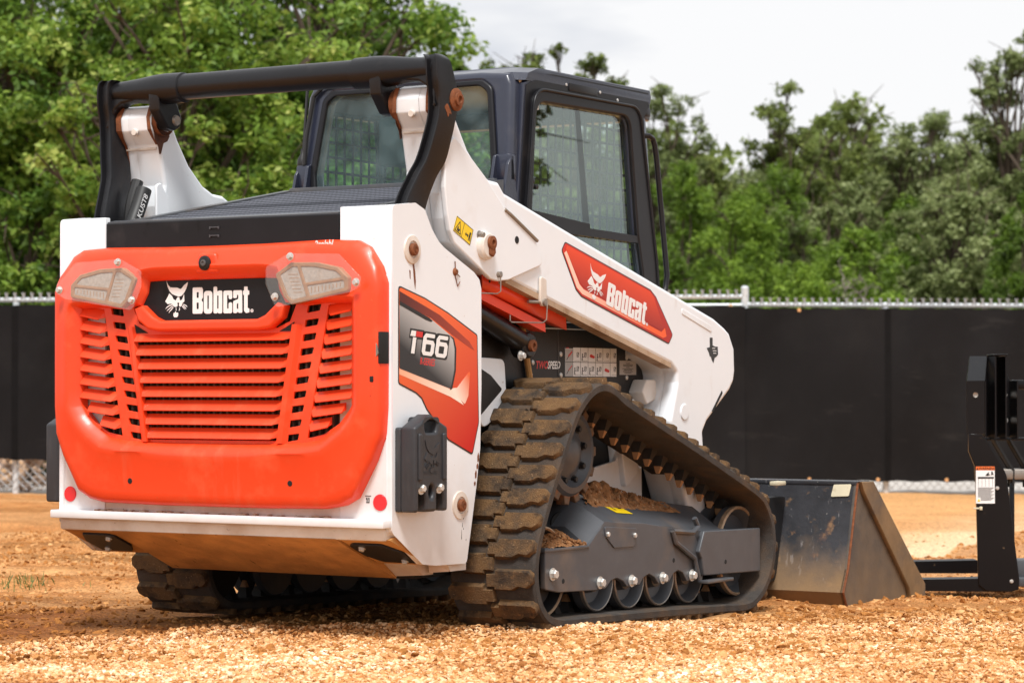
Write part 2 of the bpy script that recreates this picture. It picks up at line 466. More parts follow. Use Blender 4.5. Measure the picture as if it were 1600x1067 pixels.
class Build:
    def __init__(self):
        self.bm = bmesh.new()

    def _add(self, me, mtx=None):
        if mtx is not None:
            me.transform(mtx)
        self.bm.from_mesh(me)
        bpy.data.meshes.remove(me)
        return self

    def ext(self, loops, axis, lo, hi, bevel=0.0, res=2, xf=None):
        """plate: closed 2D loops (outline, holes) extruded along an axis. x:(y,z) y:(x,z) z:(x,y)"""
        if loops and not isinstance(loops[0][0], (tuple, list, Vector)):
            loops = [loops]
        me = curve_mesh(loops, abs(hi - lo), bevel, res)
        mid = (lo + hi) / 2
        mt = AXM[axis].to_4x4()
        mt.translation = {'x': (mid, 0, 0), 'y': (0, mid, 0), 'z': (0, 0, mid)}[axis]
        if xf is not None:
            mt = xf @ mt
        return self._add(me, mt)

    def box(self, xr, yr, zr, bevel=0.0, seg=2, xf=None):
        b = bmesh.new()
        bmesh.ops.create_cube(b, size=1.0)
        for v in b.verts:
            v.co = ((xr[0] + xr[1]) / 2 + v.co.x * (xr[1] - xr[0]), (yr[0] + yr[1]) / 2 + v.co.y * (yr[1] - yr[0]), (zr[0] + zr[1]) / 2 + v.co.z * (zr[1] - zr[0]))
        if bevel:
            bmesh.ops.bevel(b, geom=b.edges[:], offset=bevel, segments=seg, affect='EDGES', profile=0.5)
        if xf is not None:
            b.transform(xf)
        me = bpy.data.meshes.new('tmp')
        b.to_mesh(me)
        b.free()
        return self._add(me)

    def lathe(self, prof, p, axis, seg=24):
        """prof: (radius, offset along axis) list, revolved round the axis through p"""
        ax = {'x': Vector((1, 0, 0)), 'y': Vector((0, 1, 0)), 'z': Vector((0, 0, 1))}[axis] if isinstance(axis, str) else Vector(axis).normalized()
        u = ax.orthogonal().normalized()
        v = ax.cross(u)
        p = Vector(p)
        rings = []
        for r, o in prof:
            if r < 1e-6:
                rings.append([self.bm.verts.new(p + ax * o)])
            else:
                rings.append([self.bm.verts.new(p + ax * o + u * r * math.cos(2 * math.pi * i / seg) + v * r * math.sin(2 * math.pi * i / seg)) for i in range(seg)])
        for a, b_ in zip(rings, rings[1:]):
            for i in range(seg):
                j = (i + 1) % seg
                if len(a) == 1 and len(b_) == 1:
                    continue
                if len(a) == 1:
                    self.bm.faces.new((a[0], b_[j], b_[i]))
                elif len(b_) == 1:
                    self.bm.faces.new((a[i], a[j], b_[0]))
                else:
                    self.bm.faces.new((a[i], a[j], b_[j], b_[i]))
        return self

    def cyl(self, p0, p1, r, seg=16, r1=None, cap=0.0):
        p0, p1 = Vector(p0), Vector(p1)
        d = p1 - p0
        r1 = r if r1 is None else r1
        L_ = d.length
        if cap:
            prof = [(0, 0), (r - cap, 0), (r, cap), (r1, L_ - cap), (r1 - cap, L_), (0, L_)]
        else:
            prof = [(0, 0), (r, 0), (r1, L_), (0, L_)]
        return self.lathe(prof, p0, d, seg)

    def tube(self, pts, r, seg=8, smooth=0, radii=None, close=False):
        pts = [Vector(p) for p in pts]
        if smooth:
            pts, radii = catmull(pts, smooth, radii)
        rings = []
        n = len(pts)
        up = None
        for i, p in enumerate(pts):
            t = (pts[min(i + 1, n - 1)] - pts[max(i - 1, 0)]).normalized()
            if up is None:
                up = t.orthogonal().normalized()
            up = (up - t * up.dot(t))
            up = up.normalized() if up.length > 1e-6 else t.orthogonal().normalized()
            sd = t.cross(up)
            rr = radii[i] if radii else r
            rings.append([self.bm.verts.new(p + (up * math.cos(2 * math.pi * k / seg) + sd * math.sin(2 * math.pi * k / seg)) * rr) for k in range(seg)])
        for a, b_ in zip(rings, rings[1:]):
            for k in range(seg):
                j = (k + 1) % seg
                self.bm.faces.new((a[k], a[j], b_[j], b_[k]))
        self.bm.faces.new(rings[0][::-1])
        self.bm.faces.new(rings[-1])
        return self

    def loft(self, rings, closed=True, caps=True):
        """rings: lists of 3D points, same count"""
        vr = [[self.bm.verts.new(p) for p in r] for r in rings]
        for a, b_ in zip(vr, vr[1:]):
            n = len(a)
            for k in range(n if closed else n - 1):
                j = (k + 1) % n
                self.bm.faces.new((a[k], a[j], b_[j], b_[k]))
        if caps and closed:
            self.bm.faces.new(vr[0][::-1])
            self.bm.faces.new(vr[-1])
        return self

    def poly(self, pts):
        self.bm.faces.new([self.bm.verts.new(p) for p in pts])
        return self

    def hexbolt(self, p, axis, r, h, washer=True):
        ax = Vector(axis).normalized()
        p = Vector(p)
        z = 0
        if washer:
            self.lathe([(0, 0), (r * 1.35, 0), (r * 1.35, h * 0.22), (0, h * 0.22)], p, ax, 18)
            z = h * 0.22
        self.lathe([(0, z), (r, z), (r, z + h * 0.75), (r * 0.82, z + h), (0, z + h)], p, ax, 6)
        return self

    def each(self, name, m_, parent=None, **k):
        """link every separate piece as an object of its own"""
        self.bm.verts.index_update()
        self.bm.verts.ensure_lookup_table()
        left_, res = set(self.bm.verts), []
        while left_:
            st = [left_.pop()]
            isl = set(st)
            while st:
                v = st.pop()
                for e in v.link_edges:
                    o = e.other_vert(v)
                    if o in left_:
                        left_.discard(o)
                        isl.add(o)
                        st.append(o)
            b_ = Build()
            mp_ = {v: b_.bm.verts.new(v.co) for v in isl}
            for f in {f for v in isl for f in v.link_faces}:
                b_.bm.faces.new([mp_[v] for v in f.verts])
            res.append(b_.out(name, m_, parent, **k))
        self.bm.free()
        return res

    def out(self, name, m_, parent=None, bevel=0.0, seg=2, sharp=32, recalc=True, mirror=False):
        bm = self.bm
        if mirror:
            for v in bm.verts:
                v.co.x = -v.co.x
            bmesh.ops.reverse_faces(bm, faces=bm.faces[:])
        if bevel:
            ed = [e for e in bm.edges if len(e.link_faces) == 2 and e.calc_face_angle(0) > rad(30)]
            bmesh.ops.bevel(bm, geom=ed, offset=bevel, segments=seg, affect='EDGES', profile=0.5, clamp_overlap=True)
        if recalc:
            bmesh.ops.recalc_face_normals(bm, faces=bm.faces[:])
        me = bpy.data.meshes.new(name)
        bm.to_mesh(me)
        bm.free()
        return finish(me, m_, name, parent, sharp)


def catmull(pts, sub, radii=None, closed=False):
    n = len(pts)
    res, rr = [], []
    segs = n if closed else n - 1
    for i in range(segs):
        if closed:
            p = [pts[(i + k - 1) % n] for k in range(4)]
            q = [radii[(i + k - 1) % n] for k in range(4)] if radii else None
        else:
            p = [pts[max(i - 1, 0)], pts[i], pts[i + 1], pts[min(i + 2, n - 1)]]
            q = [radii[max(i - 1, 0)], radii[i], radii[i + 1], radii[min(i + 2, n - 1)]] if radii else None
        for j in range(sub):
            t = j / sub
            res.append(0.5 * ((2 * p[1]) + (p[2] - p[0]) * t + (2 * p[0] - 5 * p[1] + 4 * p[2] - p[3]) * t * t + (3 * p[1] - p[0] - 3 * p[2] + p[3]) * t ** 3))
            if q:
                rr.append(q[1] + (q[2] - q[1]) * t)
    if not closed:
        res.append(pts[-1])
        if radii:
            rr.append(radii[-1])
    return res, (rr if radii else None)


def empty(name, loc, label, cat, group=None):
    o = bpy.data.objects.new(name, None)
    COL.objects.link(o)
    o.location = loc
    o.empty_display_size = 0.3
    tag(o, label, cat, group)
    return o


def tag(o, label=None, cat=None, group=None, kind=None):
    if label:
        o['label'] = label
    if cat:
        o['category'] = cat
    if group:
        o['group'] = group
    if kind:
        o['kind'] = kind
    return o


def copy_part(o, parent, mtx=None):
    c = o.copy()
    COL.objects.link(c)
    c.parent = parent
    if mtx is not None:
        c.matrix_local = mtx
    return c


def text_mesh(s, size=1.0, shear=0.0, bold=0.0, sx=1.0, space=1.0):
    cu = bpy.data.curves.new('tmp', 'FONT')
    cu.body = s
    cu.size = size
    cu.shear = shear
    cu.offset = bold
    cu.space_character = space
    cu.resolution_u = 3
    ob = bpy.data.objects.new('tmp', cu)
    me = bpy.data.meshes.new_from_object(ob)
    bpy.data.objects.remove(ob)
    bpy.data.curves.remove(cu)
    me.transform(Matrix.Diagonal((sx, 1, 1, 1)))
    return me


def frame2d(axis, at, org, ang=0.0, flip=False):
    """matrix that lays local XY print onto a face: axis 'x' faces +X (u=+Y), axis 'y-' faces -Y (u=+X)"""
    c, s = math.cos(ang), math.sin(ang)
    if axis == 'x':
        u, v, n = Vector((0, c, s)), Vector((0, -s, c)), Vector((1, 0, 0))
        o = Vector((at, org[0], org[1]))
    else:
        u, v, n = Vector((c, 0, s)), Vector((-s, 0, c)), Vector((0, -1, 0))
        o = Vector((org[0], at, org[1]))
    mt = Matrix((u, v, n)).transposed().to_4x4()
    mt.translation = o
    return mt


def put_text(name, s, m_, parent, mtx, **kw):
    me = text_mesh(s, **kw)
    me.transform(mtx)
    return finish(me, m_, name, parent)


def print_shape(name, loops, m_, parent, mtx, thick=0.0006):
    me = curve_mesh(loops, thick)
    me.transform(mtx)
    return finish(me, m_, name, parent)


# ------------------------------------------------------------------ the ground
_rng = np.random.default_rng(3)
_LAT = _rng.random((256, 256))


def vnoise(x, y):
    xi, yi = np.floor(x).astype(int), np.floor(y).astype(int)
    fx, fy = x - xi, y - yi
    fx, fy = fx * fx * (3 - 2 * fx), fy * fy * (3 - 2 * fy)
    a, b_ = _LAT[xi % 256, yi % 256], _LAT[(xi + 1) % 256, yi % 256]
    c, d = _LAT[xi % 256, (yi + 1) % 256], _LAT[(xi + 1) % 256, (yi + 1) % 256]
    return (a * (1 - fx) + b_ * fx) * (1 - fy) + (c * (1 - fx) + d * fx) * fy


def site(u, d):
    """site grid: u metres along the fence line, d metres towards it, from the camera's foot"""
    return (CAM.x + AX_R.x * u + (-0.52704628) * d, CAM.y + AX_R.y * u + 0.84983659 * d)


def ud(x, y):
    dx, dy = x - CAM.x, y - CAM.y
    return dx * AX_R.x + dy * AX_R.y, -0.52704628 * dx + 0.84983659 * dy


def ground_z(x, y, rough=True):
    x, y = np.asarray(x, float), np.asarray(y, float)
    z = -0.18 * (1 - np.exp(-np.maximum(y, 0) / 4.3))
    z = z + 0.018 * np.clip(x - 0.4, -1.8, 0)
    if rough:
        u, d = ud(x, y)
        near = np.clip((d - 3) / 3, 0.2, 1)
        z = z + near * (0.030 * (vnoise(x * 0.8 + 5, y * 0.8) - 0.5) + 0.022 * (vnoise(x * 2.7, y * 2.7 + 9) - 0.5) + 0.013 * (vnoise(x * 9, y * 9) - 0.5) + 0.007 * (vnoise(x * 26 + 3, y * 26) - 0.5))
        z = z - 0.012
        # wheel ruts running roughly along the fence in the dirt behind the machine
        for d0, wd, dep in ((10.9, 0.28, 0.030), (12.3, 0.22, 0.022), (14.4, 0.35, 0.035), (17.5, 0.5, 0.04)):
            dd = d - (d0 + 0.04 * u * (1 if d0 > 12 else -1))
            z = z - dep * np.exp(-(dd / wd) ** 2) + dep * 0.6 * np.exp(-((np.abs(dd) - 1.7 * wd) / (0.6 * wd)) ** 2)
    return z


def build_ground():
    a = np.concatenate([np.linspace(-16, 16, 420), np.linspace(16, 344, 70)[1:-1]])
    r = np.concatenate([np.linspace(0.0, 5.2, 14)[1:], np.geomspace(5.3, 27, 330), np.geomspace(27, 900, 40)[1:]])
    A, Rr = np.meshgrid(np.radians(a), r)
    uu, dd = Rr * np.sin(A), Rr * np.cos(A)
    X = CAM.x + AX_R.x * uu - 0.52704628 * dd
    Y = CAM.y + AX_R.y * uu + 0.84983659 * dd
    Z = ground_z(X, Y)
    na, nr = len(a), len(r)
    V = np.stack([X, Y, Z], -1).reshape(-1, 3)
    V = np.vstack([V, [[CAM.x, CAM.y, -0.01]]])
    F = []
    idx = np.arange(nr * na).reshape(nr, na)
    nxt = np.roll(idx, -1, axis=1)
    q = np.stack([idx[:-1], idx[1:], nxt[1:], nxt[:-1]], -1).reshape(-1, 4)
    me = bpy.data.meshes.new('ground')
    c = nr * na
    tri = [(c, int(idx[0, i]), int(nxt[0, i])) for i in range(na)]
    me.from_pydata(V.tolist(), [], q.tolist() + tri)
    me.validate()
    bmx = bmesh.new()
    bmx.from_mesh(me)
    bmesh.ops.recalc_face_normals(bmx, faces=bmx.faces[:])
    bmx.to_mesh(me)
    bmx.free()
    if me.polygons[1000].normal.z < 0:
        me.flip_normals()
    return me


def ground_mat():
    mt = bpy.data.materials.new('orange_dirt')
    mt.use_nodes = True
    t = mt.node_tree
    N, L = t.nodes, t.links
    b = N['Principled BSDF']
    b.inputs['Roughness'].default_value = 0.95
    b.inputs['Specular IOR Level'].default_value = 0.15
    g = N.new('ShaderNodeNewGeometry')
    # site coordinates (fence aligned) for streaks left by tyres
    rot = N.new('ShaderNodeVectorRotate')
    rot.rotation_type = 'Z_AXIS'
    rot.inputs['Center'].default_value = (CAM.x, CAM.y, 0)
    rot.inputs['Angle'].default_value = -math.atan2(AX_R.y, AX_R.x)
    L.new(g.outputs['Position'], rot.inputs['Vector'])

    def noise(scale, detail, vec, stretch=None, rough=0.6):
        n = N.new('ShaderNodeTexNoise')
        n.inputs['Scale'].default_value = scale
        n.inputs['Detail'].default_value = detail
        n.inputs['Roughness'].default_value = rough
        if stretch:
            q = N.new('ShaderNodeMapping')
            q.inputs['Scale'].default_value = stretch
            L.new(vec, q.inputs['Vector'])
            vec = q.outputs['Vector']
        L.new(vec, n.inputs['Vector'])
        return n.outputs['Fac']

    def ramp(f, lo, hi, a=0.0, c=1.0):
        r = N.new('ShaderNodeMapRange')
        r.inputs[1].default_value = lo
        r.inputs[2].default_value = hi
        r.inputs[3].default_value = a
        r.inputs[4].default_value = c
        L.new(f, r.inputs[0])
        return r.outputs[0]

    def mix(fac, a, c):
        x = N.new('ShaderNodeMix')
        x.data_type = 'RGBA'
        L.new(fac, x.inputs[0])
        if isinstance(a, tuple):
            x.inputs[6].default_value = (*a, 1)
        else:
            L.new(a, x.inputs[6])
        if isinstance(c, tuple):
            x.inputs[7].default_value = (*c, 1)
        else:
            L.new(c, x.inputs[7])
        return x.outputs[2]

    def math_(op, a, c):
        x = N.new('ShaderNodeMath')
        x.operation = op
        for i, v in enumerate((a, c)):
            if isinstance(v, (int, float)):
                x.inputs[i].default_value = v
            else:
                L.new(v, x.inputs[i])
        return x.outputs[0]
    sep = N.new('ShaderNodeSeparateXYZ')
    sub = N.new('ShaderNodeVectorMath')
    sub.operation = 'SUBTRACT'
    sub.inputs[1].default_value = (CAM.x, CAM.y, 0)
    L.new(rot.outputs[0], sub.inputs[0])
    L.new(sub.outputs[0], sep.inputs[0])
    U, D = sep.outputs[0], sep.outputs[1]
    base = mix(ramp(noise(5, 8, g.outputs['Position']), 0.3, 0.7), (0.45, 0.160, 0.042), (0.72, 0.345, 0.125))
    # pale compacted patches
    base = mix(ramp(noise(0.55, 5, rot.outputs[0], (0.55, 1.5, 1)), 0.46, 0.62, 0, 0.85), base, (0.80, 0.455, 0.205))
    # freshly churned darker soil in bands
    dk = ramp(noise(0.9, 6, rot.outputs[0], (0.35, 2.0, 1)), 0.50, 0.64, 0, 0.85)
    base = mix(dk, base, (0.34, 0.145, 0.042))
    # left side darker, redder soil beside the track
    lft = math_('MULTIPLY', ramp(U, -0.9, -1.6), math_('MULTIPLY', ramp(D, 7.9, 8.5), ramp(D, 10.6, 9.3)))
    lft = math_('MULTIPLY', lft, ramp(noise(3.2, 6, rot.outputs[0], (0.5, 1.3, 1)), 0.28, 0.52))
    base = mix(lft, base, (0.29, 0.100, 0.027))
    # far right of the yard is paler, dry and smooth
    rgt = math_('MULTIPLY', ramp(U, -1.0, 2.0), ramp(D, 12.2, 13.2))
    base = mix(math_('MULTIPLY', rgt, 0.75), base, (0.82, 0.445, 0.185))
    wob = math_('MULTIPLY', noise(1.2, 4, rot.outputs[0]), 0.5)
    pth = math_('ADD', math_('ADD', D, math_('MULTIPLY', U, -2.43)), wob)
    off_path = math_('MULTIPLY', math_('MULTIPLY', ramp(pth, 9.05, 8.85), ramp(D, 11.2, 12.0)), ramp(U, 0.3, 0.9))
    base = mix(math_('MULTIPLY', off_path, ramp(noise(2.2, 6, rot.outputs[0], (0.5, 1.4, 1)), 0.3, 0.6, 0.35, 0.85)), base, (0.55, 0.27, 0.12))
    pb = math_('MULTIPLY', math_('MULTIPLY', ramp(pth, 9.0, 9.08), ramp(pth, 12.0, 9.6)), ramp(U, 0.3, 0.9))
    base = mix(math_('MULTIPLY', pb, 0.9), base, (0.90, 0.66, 0.40))
    band = math_('MULTIPLY', math_('MULTIPLY', ramp(D, 17.6, 18.2), ramp(D, 21.5, 20.0)), ramp(noise(0.9, 5, rot.outputs[0], (0.4, 2.2, 1)), 0.42, 0.58))
    base = mix(math_('MULTIPLY', band, 0.6), base, (0.62, 0.30, 0.12))
    # gravel road beyond the fence
    far = ramp(D, 24.05, 24.4)
    base = mix(far, base, mix(ramp(noise(8, 6, g.outputs['Position']), 0.3, 0.7), (0.55, 0.50, 0.45), (0.74, 0.69, 0.64)))
    # far grassland under the trees
    base = mix(ramp(D, 27, 30), base, (0.07, 0.08, 0.03))
    # grains
    v = N.new('ShaderNodeTexVoronoi')
    v.inputs['Scale'].default_value = 85
    L.new(g.outputs['Position'], v.inputs['Vector'])
    sepc = N.new('ShaderNodeSeparateColor')
    L.new(v.outputs['Color'], sepc.inputs[0])
    gr = N.new('ShaderNodeMix')
    gr.data_type = 'RGBA'
    gr.blend_type = 'MULTIPLY'
    gr.inputs[0].default_value = 1.0
    L.new(base, gr.inputs[6])
    L.new(ramp(sepc.outputs[0], 0, 1, 0.68, 1.22), gr.inputs[7])
    L.new(gr.outputs[2], b.inputs['Base Color'])
    hsum = math_('ADD', math_('MULTIPLY', v.outputs['Distance'], -0.7), noise(45, 8, g.outputs['Position'], rough=0.7))
    bp = N.new('ShaderNodeBump')
    bp.inputs['Strength'].default_value = 0.9
    bp.inputs['Distance'].default_value = 0.02
    L.new(hsum, bp.inputs['Height'])
    L.new(bp.outputs['Normal'], b.inputs['Normal'])
    return mt


gme = build_ground()
ground = finish(gme, ground_mat(), 'ground', sharp=180)
tag(ground, kind='structure')

# ------------------------------------------------------------------ the track loader
# machine axes: x to its right, y forwards, z up; the tailgate is at y = -0.7
T = empty('track_loader', (0, 0.7, 0), 'white and orange compact track loader with black cab seen from behind', 'loader')

# emblem and lettering, drawn in a plan of 1/1000 units (y down), turned into loops
EMBLEM = [
    [(185, 140), (197, 172), (215, 200), (245, 224), (290, 227), (340, 228), (385, 245), (402, 240), (440, 203), (497, 168), (485, 215), (457, 268), (430, 300), (405, 322), (370, 330), (320, 318), (270, 300), (235, 270), (203, 215)],
    [(228, 292), (266, 320), (288, 358), (322, 374), (338, 348), (352, 334), (372, 338), (376, 352), (380, 374), (412, 366), (428, 335), (441, 302), (446, 385), (422, 402), (405, 438), (382, 446), (366, 428), (374, 402), (358, 396), (340, 404), (350, 420), (344, 440), (320, 447), (292, 440), (268, 413), (240, 408), (205, 412), (170, 380), (205, 330)],
    [(268, 418), (225, 424), (192, 444), (170, 470), (198, 452), (230, 436), (272, 428)],
    [(276, 433), (232, 456), (206, 474), (190, 494), (214, 480), (240, 464), (281, 441)],
    [(283, 446), (252, 472), (230, 492), (218, 516), (238, 498), (262, 480), (291, 451)],
    [(428, 414), (462, 424), (478, 434), (490, 452), (474, 442), (458, 432), (426, 421)],
    [(424, 426), (452, 444), (466, 456), (473, 472), (460, 462), (446, 452), (420, 433)],
    [(416, 436), (438, 456), (450, 466), (458, 480), (444, 470), (430, 460), (410, 441)],
    [(322, 456), (330, 456), (333, 490), (325, 486)],
    [(370, 450), (380, 462), (382, 478), (370, 492), (366, 484), (374, 472)],
    [(316, 492), (328, 510), (350, 511), (358, 514), (356, 545), (340, 562), (302, 562), (288, 546), (291, 513), (310, 512)],
]
LETTERS = [
    [fillet([(565, 232), (700, 232), (712, 262), (712, 345), (690, 376), (712, 402), (712, 490), (700, 527), (565, 527)], 16, 3), fillet([(622, 285), (652, 285), (652, 350), (622, 350)], 6, 2), fillet([(622, 402), (652, 402), (652, 475), (622, 475)], 6, 2)],
    [fillet([(724, 274), (846, 274), (846, 529), (724, 529)], 44, 5), fillet([(775, 325), (796, 325), (796, 478), (775, 478)], 9, 3)],
    [fillet([(862, 228), (914, 228), (914, 285), (940, 274), (986, 274), (986, 529), (940, 529), (914, 516), (912, 527), (862, 527)], 18, 3), fillet([(914, 328), (934, 328), (934, 476), (914, 476)], 8, 3)],
    [fillet([(1002, 276), (1126, 276), (1126, 372), (1076, 372), (1076, 325), (1054, 325), (1054, 478), (1076, 478), (1076, 408), (1126, 408), (1126, 529), (1002, 529)], 22, 3)],
    [fillet([(1140, 276), (1264, 276), (1268, 527), (1218, 527), (1210, 512), (1180, 530), (1140, 526), (1140, 395), (1212, 372), (1212, 325), (1192, 325), (1192, 362), (1140, 362)], 16, 3), fillet([(1190, 428), (1212, 412), (1212, 482), (1190, 482)], 6, 2)],
    [fillet([(1292, 236), (1342, 236), (1342, 280), (1364, 280), (1364, 328), (1342, 328), (1342, 476), (1366, 480), (1366, 524), (1320, 530), (1292, 505), (1292, 328), (1278, 328), (1278, 280), (1292, 280)], 8, 2)],
    [circle(1402, 505, 20, 16), circle(1402, 505, 14, 16), fillet([(1396, 496), (1408, 496), (1408, 515), (1396, 515)], 2, 2)],
]


def plan(loops, ox, oy, s):
    return [[((p[0] - ox) * s, -(p[1] - oy) * s) for p in lp] for lp in loops]


def put_logo(parent, mtx, s, m_, head_dy=0.0, names=('emblem', 'lettering')):
    e = plan(EMBLEM, 565, 527, s)
    e = [[(x, y + head_dy) for x, y in lp] for lp in e]
    print_shape(names[0], e, m_, parent, mtx)
    if len(names) > 1:
        allb = Build()
        for lt in LETTERS:
            me = curve_mesh(plan(lt, 565, 527, s), 0.0006)
            allb._add(me, mtx)
        allb.out(names[1], m_, parent)


# ---- body: rear uprights, side plates, bumper ledge, belly
SIDE = [(-0.650, 0.362), (-0.650, 1.306), (-0.533, 1.319), (-0.484, 1.302), (-0.445, 1.245), (-0.405, 1.207), (-0.373, 1.189), (-0.203, 1.120), (-0.173, 1.099), (-0.163, 1.072), (-0.162, 0.771), (-0.169, 0.568), (-0.192, 0.447), (-0.247, 0.214), (-0.419, 0.217), (-0.490, 0.225), (-0.650, 0.325)]
body = Build().box((-0.47, 0.47), (-0.60, 0.30), (0.30, 1.19), 0.01).out('body', M_DARK, T)
for s in (1, -1):
    b = Build()
    b.ext([fillet(SIDE, 0.012, 3)], 'x', 0.640, 0.662, 0.006)
    # rear upright: rounded corner post wrapping from the side plate to the tailgate opening
    post = [(0.468, -0.655), (0.634, -0.655), (0.650, -0.651), (0.659, -0.640), (0.6605, -0.60), (0.640, -0.60), (0.636, -0.633), (0.468, -0.633)]
    b.ext([post], 'z', 0.360, 1.312, 0.003)
    up = b.out('upright', M_WHITE, T, mirror=(s < 0))
    b = Build().ext([fillet([(-0.60, 0.40), (-0.60, 1.25), (-0.48, 1.25), (-0.40, 1.18), (-0.17, 1.10), (-0.15, 0.40)], 0.02)], 'x', 0.50, 0.515, 0.004)
    b.out('inner_upright', M_WHITE_D, T, mirror=(s < 0))
    # pivot pin dishes on the upright
    for (py, pz, r) in ((-0.551, 1.181, 0.026), (-0.281, 0.392, 0.026)):
        d = Build().lathe([(r * 1.75, 0.0), (r * 1.65, 0.004), (r * 1.05, 0.006), (r * 0.95, 0.002), (0, 0.002)], (0.662, py, pz), 'x', 24).out('pin_boss', M_WHITE_D, up if s > 0 else up, mirror=(s < 0))
        Build().lathe([(0, 0.014), (r * 0.62, 0.014), (r * 0.75, 0.010), (r * 0.75, 0.0)], (0.663, py, pz), 'x', 18).lathe([(r * 0.3, 0.016), (r * 0.25, 0.006), (0, 0.006)], (0.663, py, pz), 'x', 10).out('pin', M_RUST, up, mirror=(s < 0))
    # rust runs
    rl = [(-0.549, 1.142), (-0.545, 1.118), (-0.540, 1.083), (-0.534, 1.060), (-0.531, 1.084), (-0.534, 1.112), (-0.541, 1.140)]
    r2 = [(-0.566, 1.118), (-0.563, 1.094), (-0.560, 1.090), (-0.560, 1.116)]
    Build().ext([rl], 'x', 0.6622, 0.6630).ext([r2], 'x', 0.6622, 0.6630).each('rust_run', M_RUST, up, mirror=(s < 0))
    b = Build().lathe([(0, 0.008), (0.008, 0.008), (0.013, 0.0)], (0.662, -0.311, 1.122), 'x', 12)
    b.tube([(0.664, -0.311, 1.13), (0.664, -0.313, 1.155)], 0.0018, 5).tube([(0.664, -0.309, 1.12), (0.665, -0.286, 1.107)], 0.0015, 5).tube([(0.664, -0.312, 1.11), (0.664, -0.298, 1.077), (0.664, -0.285, 1.092)], 0.0015, 5)
    b.out('grease_fitting', M_RUST, up, mirror=(s < 0))
    # rust chips along the front edge
    b = Build()
    for (y_, z_, h_) in ((-0.176, 0.540, 0.030), (-0.181, 0.512, 0.018), (-0.190, 0.487, 0.026), (-0.196, 0.458, 0.014)):
        b.ext([[(y_ - 0.004, z_ - h_ / 2), (y_ + 0.003, z_ - h_ / 2.4), (y_ + 0.005, z_ + h_ / 6), (y_ + 0.001, z_ + h_ / 2), (y_ - 0.005, z_ + h_ / 9)]], 'x', 0.6622, 0.6632)
    b.each('rust_chip', M_RUST, up, mirror=(s < 0))
    # chipped paint specks under the lower pin
    b = Build()
    for (y_, z_, l_) in ((-0.262, 0.353, 0.012), (-0.268, 0.330, 0.014), (-0.273, 0.30, 0.03), (-0.238, 0.372, 0.006), (-0.247, 0.283, 0.006), (-0.262, 0.318, 0.006)):
        b.ext([[(y_ - 0.0012, z_ - l_ / 2), (y_ + 0.0014, z_ - l_ / 2.2), (y_ + 0.0008, z_ + l_ / 2)]], 'x', 0.6622, 0.6628)
    b.each('scratch', M_SBLACK, up, mirror=(s < 0))

# bumper ledge and the white band below it
ledge = Build().box((-0.668, 0.655), (-0.695, -0.55), (0.336, 0.362), 0.004).out('bumper_ledge', M_WHITE, T)
Build().box((-0.655, 0.640), (-0.662, -0.60), (0.296, 0.336), 0.008).out('bumper_band', M_WHITE_D, ledge)
Build().box((-0.47, 0.47), (-0.652, -0.635), (0.362, 0.43), 0.001).out('foot_strip', M_WHITE_D, ledge)
# crud along the foot of the tailgate
b = Build()
rr = random.Random(5)
for i in range(34):
    x = rr.uniform(-0.50, 0.44)
    h = rr.uniform(0.002, 0.006)
    b.box((x, x + rr.uniform(0.006, 0.03)), (-0.675, -0.655), (0.362, 0.362 + h), 0.001, 1)
tag(b.out('caked_dirt', M_LIP, ledge), kind='stuff')
# sloping belly: middle pan and the two corner pockets
belly = Build()
belly.loft([[(-0.43, -0.664, 0.298), (0.455, -0.664, 0.298), (0.455, -0.60, 0.31), (-0.43, -0.60, 0.31)],
            [(-0.455, -0.325, 0.158), (0.450, -0.325, 0.158), (0.450, -0.315, 0.18), (-0.455, -0.315, 0.18)]])
for s in (1, -1):
    x0, x1 = (0.462, 0.652) if s > 0 else (-0.652, -0.438)
    belly.loft([[(x0, -0.655, 0.300), (x1, -0.655, 0.300), (x1, -0.60, 0.315), (x0, -0.60, 0.315)],
                [(x0, -0.445, 0.214), (x1, -0.445, 0.214), (x1, -0.435, 0.23), (x0, -0.435, 0.23)],
                [(x0, -0.33, 0.214), (x1, -0.33, 0.214), (x1, -0.33, 0.23), (x0, -0.33, 0.23)]])
bel = belly.out('belly_pan', M_SKID, T)
for s in (1, -1):
    # black access covers on the slope
    tl = Matrix.Translation((0.555 * s, -0.545, 0.2535)) @ Matrix.Rotation(math.atan2(-0.086, 0.21), 4, 'X')
    if s < 0:
        tl = Matrix.Translation((-0.545, -0.545, 0.2535)) @ Matrix.Rotation(math.atan2(-0.086, 0.21), 4, 'X')
    ol = fillet([(-0.082, -0.07), (-0.082, 0.02), (-0.045, 0.075), (0.082, 0.075), (0.082, -0.02), (0.045, -0.085), (-0.06, -0.085)], 0.01)
    cv = Build().ext([[(p[0] * s, p[1]) for p in ol][::s]], 'z', -0.006, 0.002, 0.001, xf=tl).out('access_cover', M_BLACK, T)
    for (q, r_) in ((-0.045, -0.055), (0.045, 0.055)):
        p = tl @ Vector((q * s, r_, -0.006))
        Build().hexbolt(p, tl.to_3x3() @ Vector((0, 0, -1)), 0.009, 0.008).out('bolt', M_ZINC, cv)
